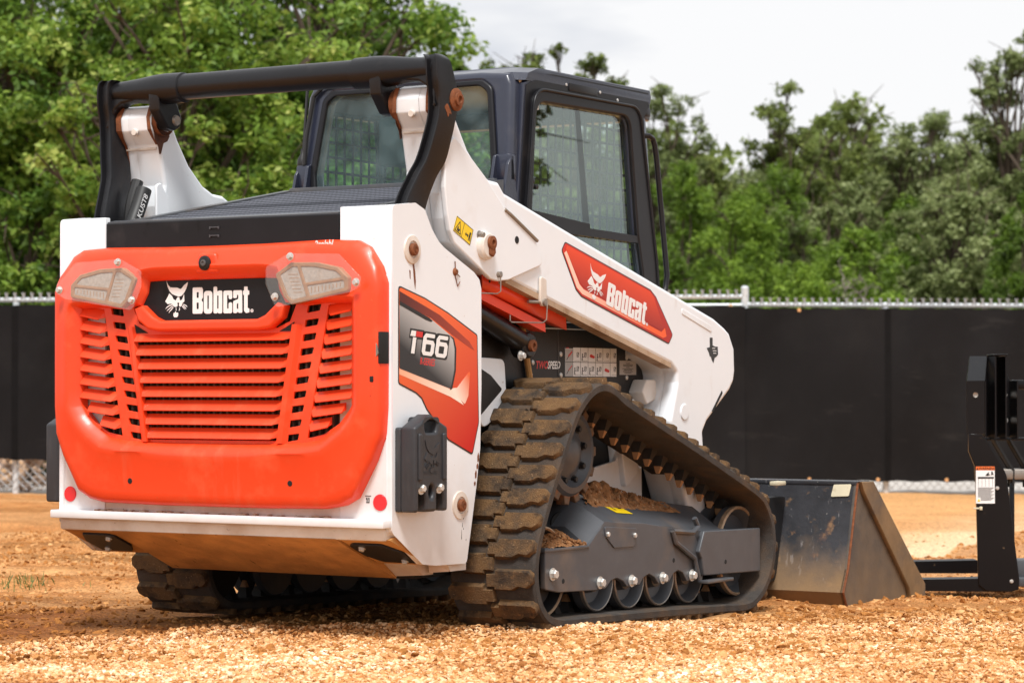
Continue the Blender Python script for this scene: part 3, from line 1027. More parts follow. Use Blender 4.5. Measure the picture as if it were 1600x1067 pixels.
# frame rails and lower chassis between the tracks
Build().box((-0.47, 0.47), (-0.33, 1.35), (0.19, 0.80), 0.01).box((-0.50, 0.50), (-0.30, 1.20), (0.155, 0.19), 0.004).out('chassis', M_DARK, T)
for s in (1,):
    Build().loft([[(0.452, -0.40, 0.212), (0.56, -0.40, 0.212), (0.56, -0.28, 0.212), (0.452, -0.28, 0.212)], [(0.452, -0.33, 0.165), (0.56, -0.335, 0.172), (0.56, -0.28, 0.172), (0.452, -0.28, 0.165)]]).out('chassis_bracket', M_SKID if s < 0 else M_WHITE_D, T, mirror=(s < 0))
Build().loft([[(0.575, -0.33, 0.215), (0.645, -0.33, 0.215), (0.645, -0.22, 0.215), (0.575, -0.22, 0.215)], [(0.575, -0.325, 0.180), (0.645, -0.31, 0.186), (0.645, -0.22, 0.186), (0.575, -0.22, 0.180)]]).out('chassis_bracket', M_WHITE_D, T)

# ---- tailgate
O_ = [(0, 1.206), (0.20, 1.207), (0.33, 1.210), (0.44, 1.212), (0.545, 1.207), (0.588, 1.186), (0.632, 1.125), (0.647, 1.075), (0.647, 0.90), (0.646, 0.70), (0.640, 0.61), (0.612, 0.54), (0.545, 0.425), (0.50, 0.402), (0.44, 0.391), (0.20, 0.387), (0, 0.387)]
H_ = [(0, 1.10), (0.20, 1.10), (0.255, 1.098), (0.262, 1.06), (0.285, 1.022), (0.36, 1.015), (0.45, 1.018), (0.535, 1.015), (0.535, 0.90), (0.535, 0.706), (0.515, 0.675), (0.485, 0.645), (0.415, 0.600), (0.36, 0.592), (0.25, 0.587), (0.15, 0.585), (0, 0.585)]


def tg_ring(f):
    half = []
    n = len(O_)
    for i in range(n - 1):
        for j in range(4):
            t = j / 4
            o = Vector(O_[i]).lerp(Vector(O_[i + 1]), t)
            h = Vector(H_[i]).lerp(Vector(H_[i + 1]), t)
            half.append((o, h))
    half.append((Vector(O_[-1]), Vector(H_[-1])))
    right = [f(o, h) for o, h in half]
    left = [(-p[0], p[1], p[2]) for p in right[1:-1]][::-1]
    return right + left


def off(o, h, d):
    """point d metres outwards from the opening"""
    v = o - h
    return h + v * min(d / max(v.length, 1e-6), 0.75)


def top(o):
    return max(0.0, min(1.0, (o.y - 1.10) / 0.08))


rings = [
    tg_ring(lambda o, h: (o.x, -0.652, o.y)),
    tg_ring(lambda o, h: (o.x, -0.688 + 0.016 * top(o), o.y)),
    tg_ring(lambda o, h: (o.lerp(h, 0.03).x, -0.700 + 0.020 * top(o), o.lerp(h, 0.03).y)),
    tg_ring(lambda o, h: (o.lerp(h, 0.09).x, -0.708 + 0.016 * top(o), o.lerp(h, 0.09).y)),
    tg_ring(lambda o, h: (o.lerp(h, 0.20).x, -0.711 + 0.010 * top(o), o.lerp(h, 0.20).y)),
    tg_ring(lambda o, h: (off(o, h, 0.060).x, -0.717 + 0.004 * top(o), off(o, h, 0.060).y)),
    tg_ring(lambda o, h: (off(o, h, 0.042).x, -0.723, off(o, h, 0.042).y)),
    tg_ring(lambda o, h: (off(o, h, 0.030).x, -0.720, off(o, h, 0.030).y)),
    tg_ring(lambda o, h: (off(o, h, 0.004).x, -0.694, off(o, h, 0.004).y)),
    tg_ring(lambda o, h: (h.x, -0.688, h.y)),
    tg_ring(lambda o, h: (h.x, -0.662, h.y)),
]
tail = Build().loft(rings, closed=True, caps=False).out('tailgate', M_ORANGE, T, sharp=38)

# grille plate with square vent holes, main and outer louvre openings
PER = 0.0441


def sq(k, s):
    z1, z0 = 1.011 - PER * k, 0.989 - PER * k
    x0, x1 = 0.369 - 0.0089 * k, 0.419 - 0.0092 * k
    lp = [(x0, z1), (x1, z1 + 0.005), (x1 - 0.006, z0 + 0.007), (x0 - 0.005, z0)]
    return fillet([(x * s, z) for x, z in lp], 0.003, 2)


opening = [h for h in H_ if True]
plate_half = [(0, 0.945), (0.25, 0.945), (0.30, 0.965), (0.33, 1.03), (0.545, 1.028), (0.545, 0.70), (0.49, 0.636), (0.415, 0.592), (0.25, 0.577), (0, 0.577)]
plate_o = plate_half + [(-x, z) for x, z in plate_half[1:-1]][::-1]
holes = [[(-0.318, 0.928), (0.318, 0.928), (0.258, 0.596), (-0.258, 0.596)]]
for s in (1, -1):
    for k in range(10):
        holes.append(sq(k, s))
    lp = [(0.447, 1.012), (0.536, 1.022), (0.536, 0.705), (0.486, 0.650), (0.430, 0.618), (0.368, 0.605)]
    holes.append([(x * s, z) for x, z in lp])
Build().ext([plate_o] + holes, 'y', -0.686, -0.676, 0.0015, 1).out('grille_plate', M_ORANGE, tail)
# raised ribs beside the main louvres
for s in (1, -1):
    Build().loft([[(0.318 * s, -0.700, 0.955), (0.336 * s, -0.697, 0.955), (0.350 * s, -0.684, 0.955), (0.314 * s, -0.684, 0.955)],
                  [(0.258 * s, -0.700, 0.588), (0.276 * s, -0.697, 0.588), (0.290 * s, -0.684, 0.588), (0.254 * s, -0.684, 0.588)]]).out('grille_rib', M_ORANGE, tail)


def louver(xa, xb, z, dz, h, tl, tr, proud=0.024, slope=0.0):
    """pressed slat: top edge lies in the plate, bottom lip stands proud, tapered ends"""
    y0, y1 = -0.678, -0.678 - proud
    m_ = 0.003
    pts_t = [(xa, y0, z + h), (xb, y0, z + h + slope)]
    lipl, lipr = (xa + tl, y1, z), (xb - tr, y1, z + slope)
    b = Build()
    b.poly([pts_t[0], pts_t[1], lipr, lipl])
    b.poly([pts_t[1], (xb, y0, z + slope + h * 0.25), lipr])
    b.poly([(xa, y0, z + h * 0.25), pts_t[0], lipl])
    b.poly([lipl, lipr, (xb - tr, y1 + m_, z + slope - 0.002), (xa + tl, y1 + m_, z - 0.002)])
    b.poly([(xa + tl, y1 + m_, z - 0.002), (xb - tr, y1 + m_, z + slope - 0.002), (xb, y0 + 0.002, z + slope + h - 0.004), (xa, y0 + 0.002, z + h - 0.004)])
    bmesh.ops.remove_doubles(b.bm, verts=b.bm.verts[:], dist=1e-5)
    return b.out('louver', M_ORANGE, tail, sharp=20)


for k in range(8):
    z = 0.9085 - PER * k * 0.993
    hw = 0.324 - 0.0079 * k
    louver(-hw, hw, z - 0.001, 0, 0.0325, 0.016, 0.034)
for k in range(9):
    z = 0.982 - PER * k
    xi = 0.440 - 0.0092 * k
    xo = 0.540 if k < 7 else (0.508 if k == 7 else 0.455)
    louver(xi, xo, z - 0.002, 0, 0.0305, 0.022, 0.002, 0.022, 0.013)
    louver(-xo, -xi, z + 0.011, 0, 0.0305, 0.002, 0.022, 0.022, -0.013)
# small corner vents above the first louvre
for s in (1, -1):
    Build().ext([[(0.262 * s, 0.934), (0.318 * s, 0.962), (0.310 * s, 0.934)][::s]], 'y', -0.6885, -0.684).out('corner_vent', M_DARK, tail)
# radiator behind the grille
core = Build().box((-0.55, 0.55), (-0.64, -0.60), (0.56, 1.06)).out('radiator', M_CORE, T)
b = Build()
for i in range(43):
    x = -0.54 + i * 0.0257
    b.box((x, x + 0.0075), (-0.652, -0.640), (0.56, 1.06))
tag(b.out('radiator_fins', M_FIN, core), kind='stuff')
# centre bar carrying the badge
bar_half = [(0, 0.9725), (0.19, 0.9725), (0.222, 0.985), (0.268, 1.022), (0.300, 1.012), (0.288, 0.975), (0.243, 0.944), (0.20, 0.938), (0, 0.938)]
bar = bar_half + [(-x, z) for x, z in bar_half[1:-1]][::-1]
Build().ext([bar], 'y', -0.714, -0.676, 0.010, 3).out('badge_bar', M_ORANGE, tail)
bp_half = [(0, 1.1), (0.262, 1.1), (0.30, 1.03), (0.235, 0.975), (0, 0.968)]
badge = Build().ext([bp_half + [(-x, z) for x, z in bp_half[1:-1]][::-1]], 'y', -0.684, -0.676).out('badge_plate', M_HEADER, tail)
put_logo(tail, frame2d('y-', -0.6846, (-0.083, 0.993)), 0.000281, M_SWHITE)
# camera in the top band
cm = Build().lathe([(0.024, 0.0), (0.023, 0.008), (0.018, 0.011), (0.0, 0.011)], (-0.006, -0.716, 1.150), (0, -1, 0), 24).out('camera_bezel', M_BLACK, tail)
Build().lathe([(0.010, 0.0), (0.010, 0.004), (0.006, 0.005), (0.005, 0.002), (0, 0.002)], (-0.006, -0.7265, 1.150), (0, -1, 0), 18).out('camera_lens', M_FRAME, tail)
Build().ext([fillet([(-0.052, 1.118), (-0.034, 1.182), (0.034, 1.182), (0.052, 1.118)], 0.014)], 'y', -0.719, -0.69, 0.010, 3).out('camera_boss', M_ORANGE, tail)
put_text('scrawl', '2rolabl', M_SWHITE, tail, frame2d('y-', -0.6915, (0.396, 1.188), 0.02), size=0.030, shear=0.3, bold=0.0006, sx=0.82)
for (x, z) in ((-0.314, 0.463), (-0.175, 0.485), (0.321, 0.467), (0.612, 0.735)):
    Build().lathe([(0, 0.0015), (0.0085, 0.0015), (0.0095, 0.0)], (x, -0.7125 if z < 0.6 else -0.7105, z), (0, -1, 0), 14).out('plug_hole', M_DARK, tail)
lt = Build().box((0.628, 0.6495), (-0.702, -0.655), (0.832, 0.928), 0.002).box((0.616, 0.630), (-0.713, -0.70), (0.776, 0.795), 0.003).out('latch_notch_shade', M_DARK, tail)  # black block set proud, standing in for the shade inside the latch notch
Build().ext([fillet([(0.632, 0.846), (0.632, 0.902), (0.640, 0.890), (0.645, 0.862)], 0.003)], 'y', -0.708, -0.702, 0.001).out('latch', M_STEEL, tail)

# ---- rear lamps
for s in (1, -1):
    rim_o = fillet([(0.276, 1.108), (0.336, 1.143), (0.428, 1.141), (0.512, 1.124), (0.550, 1.092), (0.552, 1.052), (0.338, 1.014), (0.310, 1.036)], 0.010)
    cells = [fillet(c_, 0.004, 2) for c_ in ([(0.300, 1.103), (0.345, 1.126), (0.362, 1.126), (0.395, 1.040), (0.345, 1.031), (0.328, 1.044)],
             [(0.374, 1.126), (0.425, 1.124), (0.500, 1.110), (0.524, 1.092), (0.392, 1.079)], [(0.397, 1.070), (0.528, 1.083), (0.531, 1.062), (0.408, 1.041)])]
    cells = [[(0.413 + (x - 0.413) * 1.045, 1.080 + (z - 1.080) * 1.06) for x, z in c_] for c_ in cells]
    lamp = Build().ext([rim_o] + cells, 'y', -0.731, -0.700, 0.003).out('rear_light', M_LENSRIM, T, mirror=(s < 0))
    for c_ in cells:
        Build().ext([c_], 'y', -0.7285, -0.7255, 0.001).out('lens', M_LENS, lamp, mirror=(s < 0))
    b = Build()
    for i in range(9):
        x_ = 0.412 + i * 0.0135
        b.box((x_, x_ + 0.0022), (-0.7293, -0.7283), (1.047 + i * 0.0022, 1.066 + i * 0.0014))
    for i in range(6):
        z_ = 1.05 + i * 0.011
        b.box((0.345 - i * 0.004, 0.378 - i * 0.003), (-0.7292, -0.7284), (z_, z_ + 0.0015))
    tag(b.out('lens_ribs', M_LENSRIM, lamp, mirror=(s < 0)), kind='stuff')
    cov = fillet([(0.247, 1.078), (0.247, 1.130), (0.333, 1.170), (0.522, 1.164), (0.604, 1.092), (0.604, 1.064), (0.566, 1.046), (0.292, 1.006), (0.278, 1.016)], 0.012)
    Build().ext([cov], 'y', -0.741, -0.737, 0.0012).out('lens_guard', M_COVER, lamp, mirror=(s < 0))
    for (x, z) in ((0.342, 1.160), (0.588, 1.076), (0.284, 1.038)):
        Build().hexbolt((x, -0.7405, z), (0, -1, 0), 0.0095, 0.010).out('bolt', M_ZINC, lamp, mirror=(s < 0))

# reflectors with their small print
for s in (1, -1):
    rf = Build().lathe([(0, 0.003), (0.024, 0.003), (0.0255, 0.0)], (0.605 * s - (0.01 if s < 0 else -0.012), -0.6555, 0.413), (0, -1, 0), 26).out('reflector', M_REFL, T)
    x0 = 0.570 if s > 0 else -0.548
    b = Build()
    for (dx, dz, ww, hh) in ((-0.008, 0.018, 0.022, 0.002), (-0.004, 0.008, 0.004, 0.006), (0.004, 0.008, 0.004, 0.006), (-0.004, -0.002, 0.012, 0.003), (-0.002, 0.002, 0.003, 0.010), (0.005, 0.001, 0.003, 0.010)):
        b.box((x0 + dx, x0 + dx + ww), (-0.6562, -0.6552), (0.413 + dz, 0.413 + dz + hh))
    tag(b.out('small_print', M_SBLACK, T), kind='stuff')

# ---- black counterweights bolted to both flanks
for s in (1, -1):
    ol = fillet([(-0.642, 0.384), (-0.642, 0.640), (-0.600, 0.660), (-0.555, 0.680), (-0.510, 0.660), (-0.462, 0.640), (-0.462, 0.384), (-0.486, 0.384), (-0.486, 0.456), (-0.522, 0.456), (-0.522, 0.384), (-0.584, 0.384), (-0.584, 0.456), (-0.620, 0.456), (-0.620, 0.384)], 0.012, 3)
    hole = fillet([(-0.592, 0.662), (-0.518, 0.662), (-0.526, 0.624), (-0.584, 0.624)], 0.008, 3)
    slot = circle(-0.553, 0.445, 0.013, 16, 0.021)
    cw = Build().ext([ol, hole, slot], 'x', 0.680, 0.736, 0.009, 3).ext([fillet([(-0.642, 0.384), (-0.642, 0.640), (-0.462, 0.640), (-0.462, 0.384)], 0.01)], 'x', 0.662, 0.682, 0.002).out('counterweight', M_CW, T, mirror=(s < 0))
    b = Build()
    for y_ in (-0.618, -0.486):
        b.ext([fillet([(y_ - 0.009, 0.478), (y_ + 0.009, 0.478), (y_ + 0.009, 0.622), (y_ - 0.009, 0.622)], 0.009)], 'x', 0.73, 0.743, 0.005)
    b.out('raised_rib', M_CW, cw, mirror=(s < 0))
    for y_ in (-0.602, -0.504):
        Build().lathe([(0, 0), (0.0185, 0), (0.0185, 0.004), (0, 0.004)], (0.728, y_, 0.456), 'x', 18).hexbolt((0.732, y_, 0.456), (1, 0, 0), 0.012, 0.012, False).out('bolt', M_ZINC, cw, mirror=(s < 0))
    if s > 0:
        e = plan(EMBLEM, 335, 350, 0.000235)
        mt = frame2d('x', 0.7365, (-0.552, 0.552))
        mt = mt @ Matrix.Diagonal((1.08, 1.0, 1, 1))
        print_shape('emblem_relief', e, M_CW, cw, mt, 0.004)
        for (yy, zz, tx) in ((-0.597, 0.498, '50 LB / 23 KG'),):
            put_text('cast_lettering', tx, M_CW, cw, frame2d('x', 0.7368, (yy, zz)), size=0.015, bold=0.0003, sx=0.85)

# ---- black top panel and sloping perforated hood
hd = Build().ext([fillet([(-0.462, 1.196), (-0.462, 1.292), (0.464, 1.292), (0.464, 1.196)], 0.004)], 'y', -0.660, -0.625, 0.004).out('top_panel', M_HEADER, T)
b = Build()
for z in (1.238, 1.264):
    b.box((-0.03, 0.0), (-0.664, -0.659), (z, z + 0.003)).box((-0.034, -0.030), (-0.664, -0.659), (z - 0.004, z + 0.004)).box((0.0, 0.004), (-0.664, -0.659), (z - 0.004, z + 0.004))
b.each('hinge_loop', M_FRAME, hd)
hood = Build().loft([[(-0.425, -0.63, 1.289), (0.425, -0.63, 1.289), (0.425, -0.63, 1.280), (-0.425, -0.63, 1.280)],
                     [(-0.425, 0.300, 1.455), (0.425, 0.300, 1.455), (0.425, 0.300, 1.446), (-0.425, 0.300, 1.446)]]).out('hood_grate', M_GRATE, T)
for s in (1, -1):
    Build().loft([[(0.425, -0.63, 1.295), (0.460, -0.63, 1.295), (0.460, -0.63, 1.20), (0.425, -0.63, 1.20)],
                  [(0.425, 0.300, 1.462), (0.460, 0.300, 1.462), (0.460, 0.300, 1.20), (0.425, 0.300, 1.20)]]).out('hood_side', M_FRAME, hood, mirror=(s < 0), bevel=0.003)
Build().loft([[(-0.46, -0.655, 1.296), (0.46, -0.655, 1.296), (0.46, -0.655, 1.290), (-0.46, -0.655, 1.290)],
              [(-0.46, -0.618, 1.3035), (0.46, -0.618, 1.3035), (0.46, -0.618, 1.292), (-0.46, -0.618, 1.292)]]).out('hood_lip', M_FRAME, hood)
Build().box((-0.43, 0.43), (0.285, 0.31), (1.44, 1.468), 0.004).out('hood_back_edge', M_FRAME, hood)
Build().box((-0.50, 0.50), (-0.30, 0.42), (1.10, 1.20), 0.01).box((-0.42, 0.42), (-0.62, 0.35), (1.19, 1.275)).out('hood_base', M_DARK, T)

# ---- rear link: two black cast legs joined by the cross tube
ST = [(1.792, -0.440, -0.395, 0.676), (1.775, -0.447, -0.372, 0.688), (1.715, -0.446, -0.345, 0.691), (1.660, -0.436, -0.330, 0.691), (1.600, -0.435, -0.337, 0.688), (1.530, -0.447, -0.346, 0.676), (1.465, -0.461, -0.355, 0.661), (1.410, -0.490, -0.386, 0.646), (1.325, -0.530, -0.416, 0.630), (1.20, -0.560, -0.45, 0.622)]
zz = np.linspace(0, len(ST) - 1, 46)
STA = np.array(ST)


def st_i(t):
    i = min(int(t), len(ST) - 2)
    p = [STA[max(i - 1, 0)], STA[i], STA[i + 1], STA[min(i + 2, len(ST) - 1)]]
    t -= i
    return 0.5 * (2 * p[1] + (p[2] - p[0]) * t + (2 * p[0] - 5 * p[1] + 4 * p[2] - p[3]) * t * t + (3 * p[1] - p[0] - 3 * p[2] + p[3]) * t ** 3)


link = Build().cyl((-0.40, -0.40, 1.755), (0.40, -0.40, 1.755), 0.043, 28).out('cross_tube', M_LINK, T)
for s in (1, -1):
    b = Build()
    rings = []
    for t in zz:
        z, yr, yf, xo = st_i(t)
        xi = xo - 0.052
        rings.append([(xo - 0.004, yr - 0.001, z), (xo, yr + 0.006, z), (xo, yf - 0.008, z), (xo - 0.008, yf, z), (xi + 0.008, yf, z), (xi, yf - 0.008, z), (xi, yr + 0.006, z), (xi + 0.004, yr, z), (xi + 0.009, yr, z), (xi + 0.014, yr + 0.016, z), (xo - 0.014, yr + 0.016, z), (xo - 0.009, yr, z)])
    b.loft(rings)
    # swollen socket of the casting round the tube
    b.lathe([(0, 0.345), (0.043, 0.345), (0.050, 0.350), (0.0515, 0.43), (0.049, 0.47), (0.042, 0.53), (0.036, 0.60), (0.034, 0.655), (0, 0.66)], (0, -0.400, 1.753), 'x', 28)
    # webs of the arch
    b.ext([fillet([(0.60, 1.765), (0.662, 1.765), (0.662, 1.62), (0.648, 1.66), (0.628, 1.695), (0.60, 1.712), (0.50, 1.722), (0.46, 1.742)], 0.012, 4)], 'y', -0.425, -0.365, 0.008)
    # inner ear
    b.ext([fillet([(-0.447, 1.750), (-0.365, 1.750), (-0.318, 1.662), (-0.326, 1.632), (-0.352, 1.618), (-0.388, 1.622), (-0.440, 1.680)], 0.014, 4)], 'x', 0.425, 0.468, 0.006)
    lg = b.out('link_leg', M_LINK, link, mirror=(s < 0), sharp=40)
    b = Build().lathe([(0.036, 0.0), (0.036, 0.006), (0.030, 0.010), (0.021, 0.011), (0.021, 0.018), (0.012, 0.019), (0.010, 0.013), (0, 0.013)], (0.689, -0.350, 1.656), 'x', 22)
    b.lathe([(0, 0.008), (0.016, 0.008), (0.019, 0.0)], (0.425, -0.352, 1.652), (-1, 0, 0), 18)
    b.each('pin', M_RUST if s > 0 else M_STEEL, link, mirror=(s < 0))
    b = Build().lathe([(0.049, 0.0), (0.049, 0.018)], (0.470, -0.352, 1.652), 'x', 20).lathe([(0.049, 0.0), (0.049, 0.016)], (0.616, -0.352, 1.652), 'x', 20)
    b.each('pin_washer', M_RUST, link, mirror=(s < 0))
Build().ext([fillet([(-0.414, 1.628), (-0.398, 1.642), (-0.380, 1.622), (-0.372, 1.606), (-0.385, 1.612), (-0.392, 1.596), (-0.400, 1.612)], 0.003)], 'x', 0.6885, 0.6905).out('rust_patch', M_RUST, link)

# ---- lift arms
ARM = [(-0.300, 1.668), (-0.318, 1.695), (-0.352, 1.709), (-0.386, 1.697), (-0.404, 1.664), (-0.400, 1.620), (-0.363, 1.575), (-0.332, 1.440), (-0.345, 1.370), (-0.330, 1.290), (-0.300, 1.215), (-0.086, 1.125), (0.060, 1.107), (1.157, 0.845), (1.201, 0.816), (1.203, 0.780), (1.150, 0.640), (1.190, 0.50), (1.30, 0.30), (1.42, 0.27), (1.44, 0.40), (1.415, 0.523), (1.405, 0.597), (1.440, 0.637), (1.625, 0.752), (1.657, 0.785), (1.668, 0.823), (1.663, 0.908), (1.622, 0.966), (1.583, 0.986), (1.500, 1.018), (0.416, 1.291), (0.020, 1.392), (-0.015, 1.424), (-0.069, 1.428), (-0.123, 1.451), (-0.199, 1.515), (-0.262, 1.600)]
KNU = fillet([(-0.355, 1.385), (-0.339, 1.298), (-0.325, 1.251), (-0.299, 1.212), (-0.086, 1.108), (-0.043, 1.102), (0.021, 1.108), (0.241, 1.168), (0.205, 1.215), (0.196, 1.240), (-0.001, 1.340), (-0.12, 1.435), (-0.22, 1.50), (-0.30, 1.55), (-0.355, 1.50)], 0.02, 3)
M_DEC_ARM = decal_gradient('orange_gradient_sticker', (0.88, 0.075, 0.010), (0.30, 0.012, 0.008), (0.64, 0.75, 1.19), (0.64, 0.715, 1.03))
for s in (1, -1):
    b = Build().ext([fillet(ARM, 0.015, 3)], 'x', 0.572, 0.640, 0.014, 3)
    tower = [p for p in ARM[:11]] + [(-0.02, 1.20), (0.12, 1.30), (0.10, 1.368)] + [p for p in ARM[33:]]
    b.ext([fillet(tower, 0.015, 3)], 'x', 0.488, 0.60, 0.012, 2)
    leg = [(1.06, 0.875)] + ARM[13:32] + [(1.30, 1.068), (1.10, 1.05)]
    b.ext([fillet(leg, 0.015, 3)], 'x', 0.488, 0.60, 0.012, 2)
    arm = b.out('lift_arm', M_WHITE, T, mirror=(s < 0))
    Build().ext([KNU], 'x', 0.636, 0.654, 0.004, 2).out('knuckle_plate', M_WHITE, arm, mirror=(s < 0))
    # pressed slot, hole and weld detail on the plate
    Build().tube([(0.654, -0.004, 1.336), (0.655, 0.03, 1.322), (0.655, 0.198, 1.244)], 0.006, 8).out('weld_bead', M_STEEL, arm, mirror=(s < 0))
    Build().lathe([(0, 0.002), (0.0115, 0.002), (0.013, 0)], (0.6535, 0.071, 1.241), 'x', 16).out('plate_hole', M_DARK, arm, mirror=(s < 0))
    Build().lathe([(0.046, 0.0), (0.044, 0.018), (0.036, 0.024), (0.0, 0.024)], (0.652, -0.128, 1.212), 'x', 26).out('pivot_collar', M_WHITE_D, arm, mirror=(s < 0))
    b = Build().lathe([(0.022, 0.0), (0.022, 0.010), (0.010, 0.012), (0.009, 0.006), (0, 0.006)], (0.675, -0.121, 1.222), 'x', 18)
    b.ext([fillet([(-0.136, 1.218), (-0.106, 1.218), (-0.102, 1.190), (-0.115, 1.176), (-0.134, 1.184)], 0.006)], 'x', 0.673, 0.684, 0.003)
    b.out('pivot_pin', M_RUST, arm, mirror=(s < 0))
    Build().hexbolt((0.652, -0.158, 1.246), (1, 0, 0), 0.010, 0.018).out('bolt', M_STEEL, arm, mirror=(s < 0))
    # dusty rolled lip along the underside
    Build().loft([[(0.600, 0.02, 1.120), (0.6425, 0.02, 1.120), (0.6425, 0.02, 1.100), (0.600, 0.02, 1.098)], [(0.600, 1.150, 0.850), (0.6425, 1.150, 0.850), (0.6425, 1.150, 0.832), (0.600, 1.150, 0.830)]]).out('arm_lip', M_LIP, arm, mirror=(s < 0), bevel=0.004)
    # raised bosses and stiffeners
    Build().ext([fillet([(1.235, 1.050), (1.470, 0.990), (1.474, 0.972), (1.462, 0.968), (1.238, 1.028)], 0.008)], 'x', 0.638, 0.6425, 0.002).out('pressed_bead', M_WHITE, arm, mirror=(s < 0))
    Build().ext([circle(1.255, 0.672, 0.030, 20)], 'x', 0.630, 0.6445, 0.003).out('arm_boss', M_WHITE, arm, mirror=(s < 0))
    Build().ext([fillet([(1.470, 0.672), (1.486, 0.672), (1.560, 0.740), (1.556, 0.752)], 0.004)], 'x', 0.6395, 0.6412).out('slot', M_DARK, arm, mirror=(s < 0))
    # rusted scrape on the inner face under the pin, weld step on the end
    sc = [(-0.400, 1.672), (-0.372, 1.69), (-0.350, 1.625), (-0.318, 1.620), (-0.308, 1.606), (-0.320, 1.588), (-0.340, 1.580), (-0.352, 1.546), (-0.360, 1.540), (-0.366, 1.566), (-0.384, 1.590), (-0.388, 1.612), (-0.402, 1.640)]
    Build().ext([fillet(sc, 0.003, 2)], 'x', 0.4868, 0.4885).out('rust_scrape', M_RUSTD, arm, mirror=(s < 0))
    Build().ext([fillet([(-0.410, 1.668), (-0.406, 1.690), (-0.394, 1.672), (-0.388, 1.630), (-0.368, 1.590), (-0.352, 1.520), (-0.362, 1.530), (-0.380, 1.588), (-0.402, 1.63)], 0.003, 2)], 'x', 0.6395, 0.6412).out('rust_scrape', M_RUST, arm, mirror=(s < 0))
    Build().tube([(0.500, -0.3605, 1.562), (0.628, -0.3605, 1.562)], 0.005, 6).out('weld_bead', M_WHITE_D, arm, mirror=(s < 0))
    for (xa, xb, ln_) in ((0.612, 0.638, 8), (0.490, 0.508, 5)):
        pth_ = [(-0.390, 1.700), (-0.4065, 1.664), (-0.4035, 1.622), (-0.384, 1.596), (-0.366, 1.574), (-0.352, 1.515), (-0.344, 1.475), (-0.336, 1.440)][:ln_]
        rw = [[(xa + (0.018 if xa > 0.55 else -0.0) * k / ln_ + 0.003 * math.sin(k * 2.3), y_ - 0.0015, z_), (xb - (0.0 if xa > 0.55 else 0.012) * k / ln_, y_ - 0.0015, z_)] for k, (y_, z_) in enumerate(pth_)]
        Build().loft(rw, closed=False, caps=False).out('rust_streak', M_RUST, arm, mirror=(s < 0))
    # small boss on the rear end of the arm
    Build().lathe([(0, 0.008), (0.010, 0.008), (0.013, 0)], (0.56, -0.400, 1.615), (0, -1, 0), 12).out('grease_boss', M_WHITE_D, arm, mirror=(s < 0))
    # front coupler
    Build().ext([fillet([(1.28, 0.30), (1.50, 0.33), (1.95, 0.30), (2.10, 0.24), (2.10, 0.02), (1.95, 0.0), (1.45, 0.16)], 0.03)], 'x', 0.50, 0.60, 0.008).out('coupler_arm', M_BLACK, arm, mirror=(s < 0))
    # tilt cylinder and its bracket behind the arm leg
    Build().ext([fillet([(0.985, 0.72), (1.085, 0.72), (1.11, 0.665), (1.11, 0.45), (1.02, 0.40), (0.985, 0.55)], 0.015)], 'x', 0.47, 0.53, 0.006).out('cylinder_bracket', M_WHITE, arm, mirror=(s < 0))
    Build().cyl((0.44, 1.02, 0.80), (0.44, 1.62, 0.28), 0.042, 18, cap=0.006).out('tilt_cylinder', M_BLACK, arm, mirror=(s < 0))
    if s > 0:
        dec = [(0.378, 1.222), (0.402, 1.252), (1.000, 1.110), (1.040, 1.086), (1.168, 0.952), (1.136, 0.917), (0.510, 1.069), (0.473, 1.092)]
        Build().ext([fillet(dec, 0.012, 3)], 'x', 0.6402, 0.6410).out('sticker_border', M_SBLACK, arm)
        dc = Vector((sum(p[0] for p in dec) / 8, sum(p[1] for p in dec) / 8))

        def inset(lp, d):
            r_ = []
            for i in range(len(lp)):
                a, p, c = Vector(lp[i - 1]), Vector(lp[i]), Vector(lp[(i + 1) % len(lp)])
                e0, e1 = (p - a).normalized(), (c - p).normalized()
                n0, n1 = Vector((e0.y, -e0.x)), Vector((e1.y, -e1.x))
                q = (n0 + n1)
                q = q / max(q.length_squared / 2, 0.3)
                r_.append(tuple(p + q * d))
            return r_
        Build().ext([fillet(inset(dec, 0.004), 0.010, 3)], 'x', 0.6408, 0.6416).out('sticker', decal_gradient('sticker_rim', (0.62, 0.030, 0.010), (0.42, 0.018, 0.008), (0.64, 0.4, 1.2), (0.64, 1.15, 0.93)), arm)
        pale = [(0.395, 1.213), (0.478, 1.100), (0.515, 1.079), (1.092, 0.939), (1.118, 0.945), (1.106, 0.975), (1.08, 0.960), (0.524, 1.095), (0.496, 1.112), (0.410, 1.222)]
        Build().ext([pale], 'x', 0.6414, 0.6420).out('sticker_stripe', decal_gradient('pale_sticker_stripe', (0.92, 0.62, 0.48), (0.88, 0.12, 0.02), (0.64, 0.45, 1.13), (0.64, 1.00, 0.97)), arm)
        inn = [(0.412, 1.240), (0.992, 1.103), (1.024, 1.082), (1.094, 0.975), (1.078, 0.965), (0.528, 1.100), (0.502, 1.115), (0.405, 1.226)]
        Build().ext([fillet(inn, 0.006, 3)], 'x', 0.6418, 0.6424).out('sticker_field', M_DEC_ARM, arm)
        put_logo(arm, frame2d('x', 0.6428, (0.677, 1.049), rad(-13.4)) @ Matrix.Diagonal((1.30, 0.98, 1, 1)), 0.000275, M_SWHITE, head_dy=0.004)
        tex = [(1.458, 0.947), (1.480, 0.947), (1.480, 0.918), (1.500, 0.914), (1.521, 0.914), (1.524, 0.885), (1.510, 0.876), (1.496, 0.872), (1.487, 0.853), (1.475, 0.862), (1.466, 0.877), (1.458, 0.876), (1.451, 0.890), (1.433, 0.908), (1.458, 0.911)]
        st = Build().ext([tex], 'x', 0.6402, 0.6410).out('state_outline_sticker', M_SBLACK, arm)
        b = Build()
